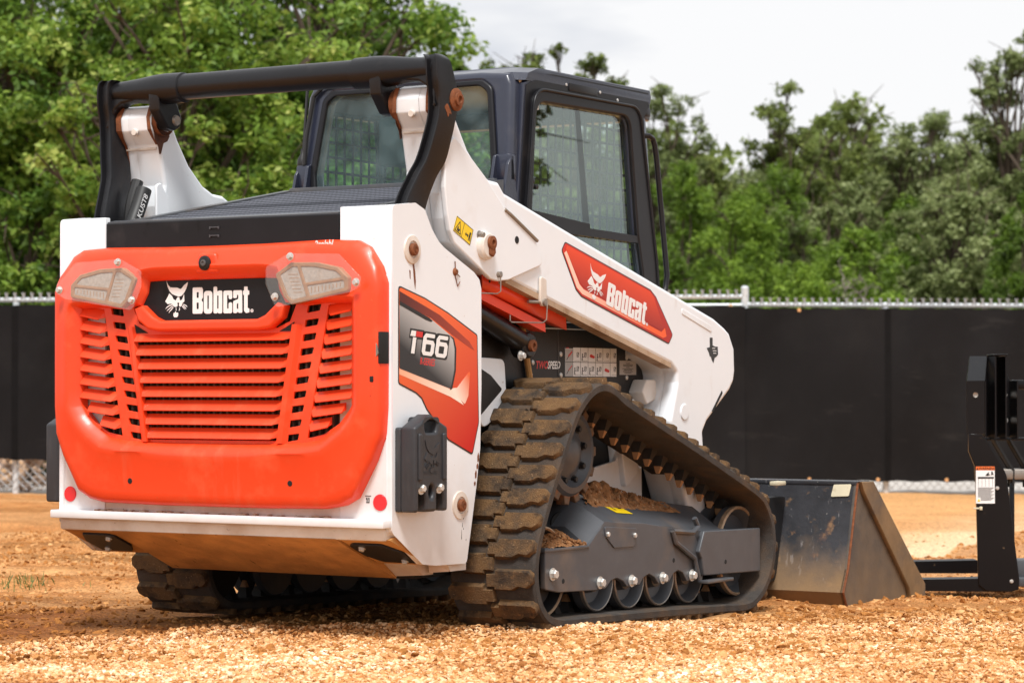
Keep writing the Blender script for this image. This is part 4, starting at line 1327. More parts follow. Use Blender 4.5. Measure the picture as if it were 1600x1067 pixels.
        for (y0, y1, z_) in ((1.476, 1.500, 0.9065), (1.480, 1.510, 0.897), (1.484, 1.508, 0.888)):
            b.box((0.6412, 0.6416), (y0, y1), (z_, z_ + 0.0025))
        tag(b.out('sticker_lines', M_SWHITE, arm), kind='stuff')
        yel = [(-0.288, 1.299), (-0.193, 1.260), (-0.213, 1.210), (-0.310, 1.252)]
        Build().ext([yel], 'x', 0.6543, 0.6549).out('warning_sticker', M_SYEL, arm)
        b = Build()

        def q(u, v):
            a = Vector(yel[3]).lerp(Vector(yel[2]), u)
            c = Vector(yel[0]).lerp(Vector(yel[1]), u)
            p = a.lerp(c, v)
            return (p.x, p.y)
        b.ext([[q(0.04, 0.10), q(0.42, 0.10), q(0.23, 0.88)], [q(0.085, 0.16), q(0.375, 0.16), q(0.23, 0.76)]], 'x', 0.6549, 0.6553)
        b.ext([[q(0.16, 0.2), q(0.30, 0.2), q(0.32, 0.42), q(0.24, 0.34), q(0.22, 0.52), q(0.17, 0.4)]], 'x', 0.6549, 0.6553)
        b.ext([[q(0.46, 0.03), q(0.475, 0.03), q(0.475, 0.97), q(0.46, 0.97)]], 'x', 0.6549, 0.6553)
        b.ext([[q(0.84, 0.18), q(0.88, 0.18), q(0.87, 0.45), q(0.93, 0.18), q(0.96, 0.2), q(0.92, 0.55), q(0.94, 0.72), q(0.86, 0.72), q(0.84, 0.5)]], 'x', 0.6549, 0.6553)
        b.ext([[q(0.62, 0.42), q(0.68, 0.54), q(0.68, 0.46), q(0.76, 0.46), q(0.76, 0.54), q(0.82, 0.42), q(0.76, 0.30), q(0.76, 0.38), q(0.68, 0.38), q(0.68, 0.30)]], 'x', 0.6549, 0.6553)
        tag(b.out('warning_symbols', M_SBLACK, arm), kind='stuff')
        b = Build()
        bz = [(0.0, 0.0), (1.0, 0.0), (1.0, 1.0), (0.0, 1.0)]
        b.ext([[q(*p) for p in bz], [q(0.02, 0.035), q(0.98, 0.035), q(0.98, 0.965), q(0.02, 0.965)]], 'x', 0.6549, 0.6553).out('warning_border', M_SBLACK, arm)

# ---- orange arm brace stowed under the right arm, its tab and wire clips
br = Build().loft([[(0.56, -0.075, 1.140), (0.615, -0.075, 1.130), (0.615, -0.075, 1.082), (0.56, -0.075, 1.082)], [(0.56, 0.445, 1.030), (0.615, 0.449, 1.016), (0.615, 0.456, 0.955), (0.56, 0.44, 0.97)]], caps=False)
br.loft([[(0.545, -0.075, 1.084), (0.600, -0.075, 1.080), (0.600, -0.075, 1.048), (0.545, -0.075, 1.050)], [(0.545, 0.335, 0.978), (0.600, 0.340, 0.976), (0.600, 0.342, 0.946), (0.545, 0.335, 0.950)]])
brace = br.out('arm_brace', M_ORANGE, T)
sol = brace.modifiers.new('sheet', 'SOLIDIFY')
sol.thickness = 0.006
Build().lathe([(0, 0.001), (0.006, 0.001)], (0.6155, -0.035, 1.104), 'x', 12).out('brace_hole', M_DARK, brace)
Build().ext([fillet([(0.226, 1.130), (0.264, 1.120), (0.266, 1.045), (0.256, 1.030), (0.236, 1.030), (0.224, 1.045)], 0.010)], 'x', 0.642, 0.652, 0.003).out('brace_tab', M_WHITE_D, T)
b = Build().lathe([(0.012, 0), (0.012, 0.01), (0, 0.01)], (0.650, 0.246, 1.043), 'x', 14).cyl((0.63, 0.18, 1.044), (0.645, 0.246, 1.043), 0.006, 10)
b.out('brace_pin', M_STEEL, T)
b = Build().tube([(0.664, 0.247, 1.040), (0.664, 0.242, 0.985), (0.655, 0.235, 0.975), (0.640, 0.060, 0.973), (0.640, 0.052, 0.978), (0.640, 0.052, 0.996)], 0.0021, 6)
b.tube([(0.664, -0.044, 1.118), (0.664, -0.044, 1.070), (0.655, -0.05, 1.062), (0.640, -0.14, 1.062)], 0.0021, 6)
b.lathe([(0.010, 0), (0.010, 0.012), (0, 0.014)], (0.654, -0.044, 1.124), 'x', 12)
b.each('wire_clip', M_STEEL, T)

# ---- black flank panel under the cab with its stickers
pn = Build().ext([fillet([(0.02, 0.62), (0.02, 1.10), (0.30, 1.12), (0.36, 0.998), (0.42, 0.985), (1.06, 0.955), (1.15, 0.90), (1.20, 0.80), (1.16, 0.62)], 0.02)], 'x', 0.488, 0.502, 0.003).out('flank_panel', M_BLACK, T)
Build().box((0.5015, 0.504), (0.402, 0.404), (0.70, 1.0)).box((0.5015, 0.504), (0.585, 0.587), (0.80, 0.96)).each('panel_seam', M_FRAME, pn)
Build().tube([(0.515, 0.325, 1.00), (0.515, 0.34, 0.93), (0.515, 0.395, 0.74)], 0.011, 10).out('hard_pipe', M_SKID, pn)
put_text('two_lettering', 'TWO', M_SRED, pn, frame2d('x', 0.5028, (0.437, 0.826)), size=0.036, shear=0.28, bold=0.0011, sx=0.92)
put_text('speed_lettering', 'SPEED', M_SWHITE, pn, frame2d('x', 0.5028, (0.516, 0.826)), size=0.036, shear=0.28, bold=0.0011, sx=0.86)
b = Build()
for (y_, z_) in ((0.419, 0.846), (0.407, 0.803), (0.606, 0.876), (0.606, 0.804), (1.072, 0.869), (1.072, 0.797)):
    b.lathe([(0.0095, 0), (0.0085, 0.003), (0.004, 0.005), (0, 0.005)], (0.502, y_, z_), 'x', 14)
b.each('rivet', M_ZINC, pn)
ins = Build().box((0.5020, 0.5028), (0.635, 0.997), (0.800, 0.9005)).out('instruction_sticker', M_SWHITE, pn)
bk, rd, gy = Build(), Build(), Build()
W_ = 0.362
gy.box((0.5028, 0.5031), (0.635, 0.688), (0.800, 0.895))
for i in range(1, 7):
    y_ = 0.635 + 0.0525 * i
    bk.box((0.5030, 0.5034), (y_, y_ + 0.0012), (0.800, 0.9005))
bk.box((0.5030, 0.5034), (0.635, 0.997), (0.8485, 0.8505)).box((0.5030, 0.5034), (0.635, 0.688), (0.8965, 0.9005))
rd.box((0.5034, 0.5037), (0.640, 0.660), (0.8972, 0.900))


def qd(b_, y0, z0, y1, z1, wd):
    d = Vector((y1 - y0, z1 - z0))
    n = Vector((-d.y, d.x)).normalized() * wd / 2
    b_.ext([[(y0 + n.x, z0 + n.y), (y1 + n.x, z1 + n.y), (y1 - n.x, z1 - n.y), (y0 - n.x, z0 - n.y)]], 'x', 0.5030, 0.5034)


for row, z0 in ((0, 0.851), (1, 0.802)):
    qd(bk, 0.645, z0 + 0.006, 0.660, z0 + 0.020, 0.003)
    qd(rd, 0.656, z0 + 0.018, 0.682, z0 + 0.035, 0.007 if row == 0 else 0.004)
    for i in range(1, 7):
        y_ = 0.635 + 0.0525 * i
        if (row, i) in ((0, 3), (1, 5)):
            rd.ext([[(y_ + 0.012, z0 + 0.020), (y_ + 0.020, z0 + 0.028), (y_ + 0.048, z0 + 0.020), (y_ + 0.044, z0 + 0.012), (y_ + 0.018, z0 + 0.016)]], 'x', 0.5030, 0.5034)
            continue
        if i in (2, 4, 3) or (row == 1 and i < 6):
            bk.ext([circle(y_ + 0.014, z0 + 0.026, 0.0035, 8)], 'x', 0.5030, 0.5034)
            qd(bk, y_ + 0.014, z0 + 0.022, y_ + 0.012, z0 + 0.012, 0.005)
            qd(bk, y_ + 0.012, z0 + 0.012, y_ + 0.008, z0 + 0.004, 0.0025)
            qd(bk, y_ + 0.012, z0 + 0.012, y_ + 0.017, z0 + 0.004, 0.0025)
            qd(bk, y_ + 0.014, z0 + 0.020, y_ + 0.024, z0 + 0.016, 0.002)
        bk.ext([fillet([(y_ + 0.027, z0 + 0.016), (y_ + 0.027, z0 + 0.033), (y_ + 0.043, z0 + 0.033), (y_ + 0.040, z0 + 0.016)], 0.004), fillet([(y_ + 0.029, z0 + 0.018), (y_ + 0.029, z0 + 0.031), (y_ + 0.040, z0 + 0.031), (y_ + 0.038, z0 + 0.018)], 0.003)], 'x', 0.5030, 0.5034)
        qd(bk, y_ + 0.030, z0 + 0.020, y_ + 0.038, z0 + 0.030, 0.002)
        qd(bk, y_ + 0.010, z0 + 0.003, y_ + 0.048, z0 + 0.0035, 0.001)
tag(gy.out('sticker_heading', M_SGREY, pn), kind='stuff')
tag(bk.out('sticker_symbols', M_SBLACK, pn), kind='stuff')
tag(rd.out('sticker_red_marks', M_SRED, pn), kind='stuff')
Build().box((0.5020, 0.5028), (1.020, 1.143), (0.807, 0.858)).out('notice_sticker', M_SGREY, pn)
b = Build()
for i in range(8):
    z_ = 0.847 - i * 0.0048
    hw = (0.014, 0.036, 0.034, 0.012, 0.040, 0.030, 0.036, 0.026)[i]
    b.box((0.5028, 0.5032), (1.081 - hw, 1.081 + hw), (z_, z_ + 0.0022))
tag(b.out('notice_lines', M_SBLACK, pn), kind='stuff')
# lift cylinder end with its pin, and guards behind the upright
cy = Build().cyl((0.55, -0.15, 1.04), (0.555, 0.25, 0.915), 0.036, 18).ext([circle(0.272, 0.902, 0.044, 24)], 'x', 0.525, 0.585, 0.008).out('lift_cylinder', M_LINK, T)
Build().lathe([(0.020, 0.0), (0.020, 0.014), (0.010, 0.015), (0.009, 0.008), (0, 0.008)], (0.583, 0.274, 0.900), 'x', 16).out('cylinder_pin', M_RUST, cy)
for q_ in ((0.58, 0.212, 0.866), (0.503, 0.165, 1.004)):
    Build().hexbolt(q_, (1, 0, 0), 0.012, 0.015).out('bolt', M_ZINC, cy)
Build().loft([[(0.60, -0.14, 0.850), (0.595, -0.14, 0.850), (0.595, -0.14, 0.66), (0.60, -0.14, 0.66)], [(0.618, -0.03, 0.800), (0.612, -0.03, 0.800), (0.605, -0.08, 0.670), (0.61, -0.08, 0.670)], [(0.60, 0.065, 0.757), (0.595, 0.065, 0.757), (0.595, 0.062, 0.750), (0.60, 0.062, 0.750)]]).out('corner_guard', M_BLACK, T, sharp=20)
Build().ext([fillet([(0.03, 0.86), (0.195, 0.855), (0.206, 0.744), (0.183, 0.679), (0.05, 0.62)], 0.03)], 'x', 0.515, 0.53, 0.003).out('motor_shield', M_WHITE, T)
# white frame cheek ahead of the track
Build().ext([fillet([(0.985, 0.50), (1.085, 0.690), (1.115, 0.690), (1.17, 0.60), (1.18, 0.25), (0.70, 0.25), (0.62, 0.45)], 0.012)], 'x', 0.494, 0.508, 0.003).out('frame_cheek', M_WHITE, T)
Build().ext([fillet([(1.085, 0.745), (1.12, 0.79), (1.19, 0.79), (1.20, 0.72), (1.12, 0.70)], 0.012)], 'x', 0.50, 0.56, 0.006).out('arm_stop', M_WHITE_D, T)
# hoses on the left upright
b = Build()
b.tube([(-0.50, -0.510, 1.24), (-0.50, -0.478, 1.31), (-0.50, -0.452, 1.36), (-0.50, -0.425, 1.42)], 0.0265, 14, smooth=3)
b.tube([(-0.535, -0.46, 1.25), (-0.54, -0.445, 1.36), (-0.54, -0.41, 1.45)], 0.020, 10, smooth=5)
hs = b.each('hydraulic_hose', M_HOSE, T)[0]
put_text('hose_print', 'KUST8', M_SWHITE, hs, frame2d('x', -0.4735, (-0.474, 1.318), rad(64)), size=0.030, bold=0.0004)
for s in (-1,):
    b = Build().ext([fillet([(-0.405, 1.30), (-0.405, 1.435), (-0.380, 1.445), (-0.365, 1.42), (-0.340, 1.40), (-0.330, 1.30)], 0.012)], 'x', 0.462, 0.472, 0.003)
    b.lathe([(0.008, 0), (0.008, 0.006), (0, 0.006)], (0.462, -0.372, 1.325), (-1, 0, 0), 12)
    b.out('hose_bracket', M_WHITE, T, mirror=(s < 0))

# ---- cab
def shear_y(z0, k):
    mt = Matrix.Identity(4)
    mt[1][2] = k
    mt[1][3] = -k * z0
    return mt


RS = shear_y(1.45, 0.11)
cab = Build()
rh = [(0.448, 1.20), (0.446, 1.45), (0.442, 1.60), (0.432, 1.80), (0.415, 1.838), (0.30, 1.848), (0.0, 1.850)]
rl = rh + [(-x, z) for x, z in rh[:-1]][::-1]
wn = fillet([(0.362, 1.430), (0.378, 1.520), (0.344, 1.780), (0.310, 1.804), (-0.310, 1.804), (-0.344, 1.780), (-0.378, 1.520), (-0.362, 1.430)], 0.035, 5)
cab.ext([rl, wn], 'y', 0.360, 0.43, 0.022, 3, xf=RS)
SIDEC = [(0.400, 0.97), (0.405, 1.42), (0.448, 1.805), (0.575, 1.858), (0.640, 1.864), (1.340, 1.866), (1.342, 1.800), (1.300, 1.752), (1.330, 1.464), (1.378, 1.156), (1.400, 1.00), (1.395, 0.94), (1.05, 0.935), (0.42, 0.955)]
GL = fillet([(0.480, 1.05), (0.481, 1.388), (0.497, 1.588), (0.512, 1.745), (1.165, 1.752), (1.226, 1.324), (1.263, 1.188), (1.285, 1.04)], 0.06, 5)
for s in (1, -1):
    if s > 0:
        cab.ext([SIDEC, GL], 'x', 0.425, 0.450, 0.003)
    else:
        cab.ext([SIDEC, GL], 'x', -0.450, -0.425, 0.003)
# roof: chamfered tray with a shallow raised middle


def rect(x, y0, y1, z, c):
    return [(x - c, y0, z), (x, y0 + c, z), (x, y1 - 0.01, z), (x - 0.01, y1, z), (-x + 0.01, y1, z), (-x, y1 - 0.01, z), (-x, y0 + c, z), (-x + c, y0, z)]


cab.loft([rect(0.452, 0.425, 1.352, 1.815, 0.03), rect(0.454, 0.432, 1.356, 1.842, 0.04), rect(0.448, 0.50, 1.356, 1.866, 0.05), rect(0.400, 0.585, 1.345, 1.876, 0.06), rect(0.36, 0.62, 1.30, 1.880, 0.06)])
cab.loft([rect(0.33, 0.60, 1.20, 1.872, 0.03), rect(0.31, 0.62, 1.18, 1.888, 0.03)])
# front posts and cross members, floor
for s in (1, -1):
    cab.box((0.40 * s if s > 0 else -0.45, 0.45 if s > 0 else -0.40), (1.30, 1.345), (0.95, 1.76), 0.008, xf=shear_y(1.55, -0.14))
cab.box((-0.45, 0.45), (1.28, 1.35), (1.75, 1.85), 0.01)
cab_o = cab.out('cab', M_CAB, T, sharp=30)
Build().box((-0.44, 0.44), (0.40, 1.35), (0.93, 1.0)).box((-0.44, 0.44), (0.44, 0.52), (0.95, 1.42), 0.02).out('cab_floor', M_INT, cab_o)
Build().box((-0.22, 0.22), (0.58, 0.98), (1.0, 1.16), 0.04).box((-0.22, 0.22), (0.54, 0.66), (1.15, 1.50), 0.05, xf=shear_y(1.15, -0.12)).out('seat', M_SEAT, cab_o)
Build().box((-0.15, 0.15), (0.43, 0.47), (1.54, 1.72), 0.02).out('headliner_pad', M_INT, cab_o)
for s in (1, -1):
    Build().box((0.25, 0.33), (0.75, 1.1), (1.0, 1.2), 0.02).cyl((0.29, 1.06, 1.2), (0.27, 1.10, 1.36), 0.018, 10).out('joystick_console', M_INT, cab_o, mirror=(s < 0))
# seals
Build().ext([fillet([(0.378, 1.415), (0.394, 1.520), (0.358, 1.790), (0.318, 1.818), (-0.318, 1.818), (-0.358, 1.790), (-0.394, 1.520), (-0.378, 1.415)], 0.04, 5), fillet([(0.358, 1.435), (0.370, 1.520), (0.338, 1.775), (0.304, 1.798), (-0.304, 1.798), (-0.338, 1.775), (-0.370, 1.520), (-0.358, 1.435)], 0.035, 5)], 'y', 0.350, 0.372, 0.006, xf=RS).out('rear_window_seal', M_TRIM, cab_o)
Build().ext([fillet([(0.364, 1.425), (0.376, 1.520), (0.342, 1.780), (0.308, 1.802), (-0.308, 1.802), (-0.342, 1.780), (-0.376, 1.520), (-0.364, 1.425)], 0.035, 5)], 'y', 0.362, 0.367, xf=RS).out('rear_window', M_GLASS_R, cab_o)
TRO = fillet([(0.440, 1.04), (0.443, 1.386), (0.470, 1.586), (0.492, 1.790), (1.238, 1.792), (1.366, 1.228), (1.390, 1.06), (1.38, 1.0), (0.46, 1.0)], 0.08, 6)
for s in (1, -1):
    Build().ext([TRO, GL], 'x', 0.446, 0.466, 0.007, 2).out('side_window_frame', M_TRIM, cab_o, mirror=(s < 0))
    Build().tube([(0.467, p[0], p[1]) for p in TRO[6:-6]], 0.006, 8).out('window_bead', M_TRIM, cab_o, mirror=(s < 0), sharp=60)
    Build().ext([GL], 'x', 0.436, 0.441).out('side_window', M_GLASS, cab_o, mirror=(s < 0))
    b = Build().loft([[(0.441, 0.47, 1.372), (0.458, 0.47, 1.372), (0.458, 0.47, 1.345), (0.441, 0.47, 1.345)], [(0.441, 0.885, 1.344), (0.458, 0.885, 1.344), (0.458, 0.885, 1.318), (0.441, 0.885, 1.318)]])
    b.loft([[(0.441, 0.47, 1.338), (0.462, 0.47, 1.338), (0.462, 0.47, 1.306), (0.441, 0.47, 1.306)], [(0.441, 1.262, 1.318), (0.462, 1.262, 1.318), (0.462, 1.262, 1.292), (0.441, 1.262, 1.292)]])
    b.loft([[(0.428, 0.815, 1.75), (0.436, 0.815, 1.75), (0.436, 0.850, 1.75), (0.428, 0.850, 1.75)], [(0.428, 0.875, 1.33), (0.436, 0.875, 1.33), (0.436, 0.922, 1.33), (0.428, 0.922, 1.33)]])
    b.out('window_rail', M_TRIM, cab_o, mirror=(s < 0), bevel=0.003)
    b = Build()
    for i in range(16):
        y_ = 0.50 + i * 0.052
        b.box((0.416, 0.421), (y_, y_ + 0.0095), (1.02, 1.76))
    for i in range(14):
        z_ = 1.05 + i * 0.054
        b.box((0.412, 0.416), (0.48, 1.30), (z_, z_ + 0.0095))
    tag(b.out('window_guard_mesh', M_DARK, cab_o, mirror=(s < 0)), kind='stuff')
    b = Build()
    for (y_, z_) in ((0.510, 1.472), (0.503, 1.455), (0.535, 1.454)):
        b.lathe([(0.010, 0), (0.009, 0.010), (0.004, 0.012), (0, 0.012)], (0.441, y_, z_), 'x', 12)
    b.each('window_knob', M_HOSE, cab_o, mirror=(s < 0))
    b = Build().box((0.451, 0.4555), (0.745, 0.945), (1.806, 1.834), 0.001)
    b.out('vent_plate', M_BLACK, cab_o, mirror=(s < 0))
    b = Build()
    for (y_, z_) in ((0.728, 1.826), (0.967, 1.822), (1.095, 1.806)):
        b.lathe([(0.007, 0), (0.005, 0.005), (0, 0.005)], (0.450, y_, z_), 'x', 10)
    b.each('screw', M_ZINC, cab_o, mirror=(s < 0))
    # black skin of the side above the window
    Build().ext([[(0.412, 1.0), (0.418, 1.42), (0.460, 1.80), (0.580, 1.848), (0.645, 1.854), (1.330, 1.856), (1.330, 1.80), (1.288, 1.752), (1.318, 1.464), (1.366, 1.156), (1.385, 1.0)], GL], 'x', 0.449, 0.4525, 0.001).out('side_skin', M_TRIM, cab_o, mirror=(s < 0))
    Build().tube([(0.452, 1.275, 1.692), (0.470, 1.300, 1.692), (0.470, 1.328, 1.685), (0.470, 1.345, 1.662), (0.470, 1.360, 1.608), (0.470, 1.440, 1.182), (0.470, 1.428, 1.128), (0.455, 1.395, 1.09)], 0.0105, 10).out('grab_handle', M_TRIM, cab_o, mirror=(s < 0))
    # cab mount ears at the back
    Build().ext([fillet([(0.30, 1.36), (0.345, 1.55), (0.375, 1.56), (0.385, 1.48), (0.42, 1.36)], 0.012)], 'x', 0.388, 0.400, 0.003).ext([fillet([(0.30, 1.36), (0.345, 1.52), (0.375, 1.56), (0.385, 1.48), (0.42, 1.36)], 0.012)], 'x', 0.440, 0.452, 0.003).box((0.388, 0.452), (0.355, 0.40), (1.46, 1.555), 0.008).out('cab_mount', M_CAB, cab_o, mirror=(s < 0))
b = Build().box((-0.425, 0.425), (1.335, 1.375), (1.80, 1.825), 0.004).box((0.425, 0.452), (1.29, 1.35), (1.765, 1.80), 0.006)
b.out('front_visor', M_TRIM, cab_o)
# antenna with its base on the left rear corner, wiper
b = Build().tube([(-0.462, 0.41, 1.56), (-0.462, 0.425, 1.70), (-0.460, 0.44, 1.875)], 0.0055, 8)
b.lathe([(0, -0.045), (0.014, -0.03), (0.020, -0.01), (0.018, 0.012), (0.008, 0.03), (0.006, 0.05)], (-0.462, 0.41, 1.57), 'z', 14)
b.out('antenna', M_HOSE, cab_o)
Build().tube([(-0.418, 0.36, 1.555), (-0.412, 0.365, 1.66), (-0.395, 0.385, 1.80), (-0.36, 0.39, 1.832), (-0.31, 0.39, 1.838)], 0.008, 8).out('cable', M_HOSE, cab_o)
put_text('glass_print', 'ical', M_SWHITE, cab_o, frame2d('x', 0.4414, (0.525, 1.722)), size=0.028, bold=0.0003)
b = Build().box((0.24, 0.26), (-0.02, 0.02), (1.62, 1.70), 0.006).box((0.25, 0.28), (0.2, 0.24), (1.46, 1.62), 0.01)
b.out('mirror_bracket', M_TRIM, cab_o) if False else b.bm.free()
# chrome line of the cab sill
Build().box((0.50, 0.503), (0.47, 1.02), (0.985, 0.990)).box((0.50, 0.503), (0.47, 0.98), (0.962, 0.966)).each('cab_sill_line', M_GALV, pn)

# ---- tracks and undercarriage
PATH = [(0.34, 0.745), (0.285, 0.740), (0.235, 0.718), (0.190, 0.685), (0.148, 0.640), (0.070, 0.520), (-0.020, 0.370), (-0.078, 0.250), (-0.092, 0.175), (-0.080, 0.105), (-0.045, 0.055), (0.010, 0.026), (0.10, 0.016), (0.30, 0.012), (0.60, 0.004), (0.90, -0.005), (1.20, -0.016), (1.37, -0.022), (1.45, -0.004), (1.52, 0.040), (1.570, 0.110), (1.584, 0.180), (1.572, 0.250), (1.530, 0.312), (1.460, 0.358), (1.20, 0.452), (0.961, 0.534), (0.70, 0.620), (0.477, 0.695), (0.405, 0.728)]
pp, _ = catmull([Vector((a, c, 0)) for a, c in PATH], 24, closed=True)
arr = np.array([(p.x, p.y) for p in pp])
seg = np.linalg.norm(np.roll(arr, -1, 0) - arr, axis=1)
cum = np.concatenate([[0], np.cumsum(seg)])
LEN = cum[-1]
NP = 48
PITCH = LEN / NP


def path_at(sv):
    sv = sv % LEN
    i = min(int(np.searchsorted(cum, sv, side='right') - 1), len(arr) - 1)
    t = (sv - cum[i]) / seg[i]
    a, c = arr[i], arr[(i + 1) % len(arr)]
    return a + (c - a) * t


def path_frame(sv):
    p = path_at(sv)
    d = path_at(sv + 0.012) - path_at(sv - 0.012)
    d = d / np.linalg.norm(d)
    nrm = np.array([d[1], -d[0]])
    return p, d, nrm


# orientation: make the normal point outwards
_p, _d, _n = path_frame(0.0)
SGN = 1 if _n[1] > 0 else -1


def belt(mirror):
    b = Build()
    sec = [(0.518, 0.004), (0.524, 0.0), (0.832, 0.0), (0.838, 0.004), (0.838, 0.024), (0.830, 0.031), (0.526, 0.031), (0.518, 0.024)]
    n = 200
    rings_ = []
    for i in range(n):
        p, d, nr = path_frame(LEN * i / n)
        nr = nr * SGN
        rings_.append([(x, p[0] + nr[0] * o, p[1] + nr[1] * o) for x, o in sec])
    rings_.append(rings_[0])
    b.loft(rings_, caps=False)
    bmesh.ops.remove_doubles(b.bm, verts=b.bm.verts[:], dist=1e-6)
    return b.out('track', M_RUBBER, T, mirror=mirror, sharp=40)


def frame_mtx(sv, s):
    p, d, nr = path_frame(sv)
    nr = nr * SGN
    mt = Matrix(((1, 0, 0, 0), (0, d[0], nr[0], p[0]), (0, d[1], nr[1], p[1]), (0, 0, 0, 1)))
    if s < 0:
        mt = Matrix.Diagonal((-1, 1, 1, 1)) @ mt @ Matrix.Diagonal((-1, 1, 1, 1))
    return mt


def lug_mesh(x0, x1, wide_in, name):
    """tread block in belt axes: x across, y along, z out"""
    b = Build()
    h = 0.048
    if wide_in:      # right hand block: square towards the middle, scooped at its outer end
        lo = [(x0, -0.016), (x0 + 0.034, -0.016), (x0 + 0.034, -0.027), (x1 - 0.012, -0.027), (x1, -0.018), (x1, 0.004), (x1 - 0.020, 0.018), (x1 - 0.050, 0.014), (x1 - 0.075, 0.025), (x0 + 0.030, 0.025), (x0 + 0.030, 0.018), (x0, 0.018)]
    else:
        lo = [(x0, -0.018), (x0 + 0.012, -0.027), (x1 - 0.034, -0.027), (x1 - 0.034, -0.018), (x1, -0.018), (x1, 0.016), (x1 - 0.030, 0.016), (x1 - 0.030, 0.025), (x0 + 0.060, 0.025), (x0 + 0.040, 0.014), (x0 + 0.020, 0.018), (x0, 0.004)]
    cx_, cy_ = (x0 + x1) / 2, -0.002
    base_ = [(cx_ + (x - cx_) * 1.01, cy_ + (y - cy_) * 1.34, 0.026) for x, y in lo]
    top_ = [(x, cy_ + (y - cy_) * 1.20, h - 0.004) for x, y in lo]
    top2 = [(cx_ + (x - cx_) * 0.98, cy_ + (y - cy_) * 1.10, h) for x, y in lo]
    b.loft([base_, top_, top2])
    me = bpy.data.meshes.new(name)
    bmesh.ops.recalc_face_normals(b.bm, faces=b.bm.faces[:])
    b.bm.to_mesh(me)
    b.bm.free()
    me.materials.append(M_LUG)
    me.polygons.foreach_set('use_smooth', [True] * len(me.polygons))
    me.set_sharp_from_angle(angle=rad(50))
    return me


LUG_R = lug_mesh(0.668, 0.836, True, 'tread_lug')
LUG_L = lug_mesh(0.520, 0.688, False, 'tread_lug')
bpad = Build().loft([[(0.640, -0.020, 0.002), (0.690, -0.020, 0.002), (0.690, 0.020, 0.002), (0.640, 0.020, 0.002)], [(0.651, -0.009, -0.036), (0.679, -0.009, -0.036), (0.679, 0.009, -0.036), (0.651, 0.009, -0.036)], [(0.660, -0.004, -0.060), (0.672, -0.004, -0.060), (0.672, 0.004, -0.060), (0.660, 0.004, -0.060)]])
PADM = bpy.data.meshes.new('drive_lug')
bmesh.ops.recalc_face_normals(bpad.bm, faces=bpad.bm.faces[:])
bpad.bm.to_mesh(PADM)
bpad.bm.free()
PADM.materials.append(M_DARKRUB)
PADM.materials.append(M_PAD)
for _f in PADM.polygons:
    if min(PADM.vertices[i].co.z for i in _f.vertices) < -0.050 and max(PADM.vertices[i].co.z for i in _f.vertices) < -0.034:
        _f.material_index = 1


def mirrored(me):
    c = me.copy()
    c.transform(Matrix.Diagonal((-1, 1, 1, 1)))
    c.flip_normals()
    return c


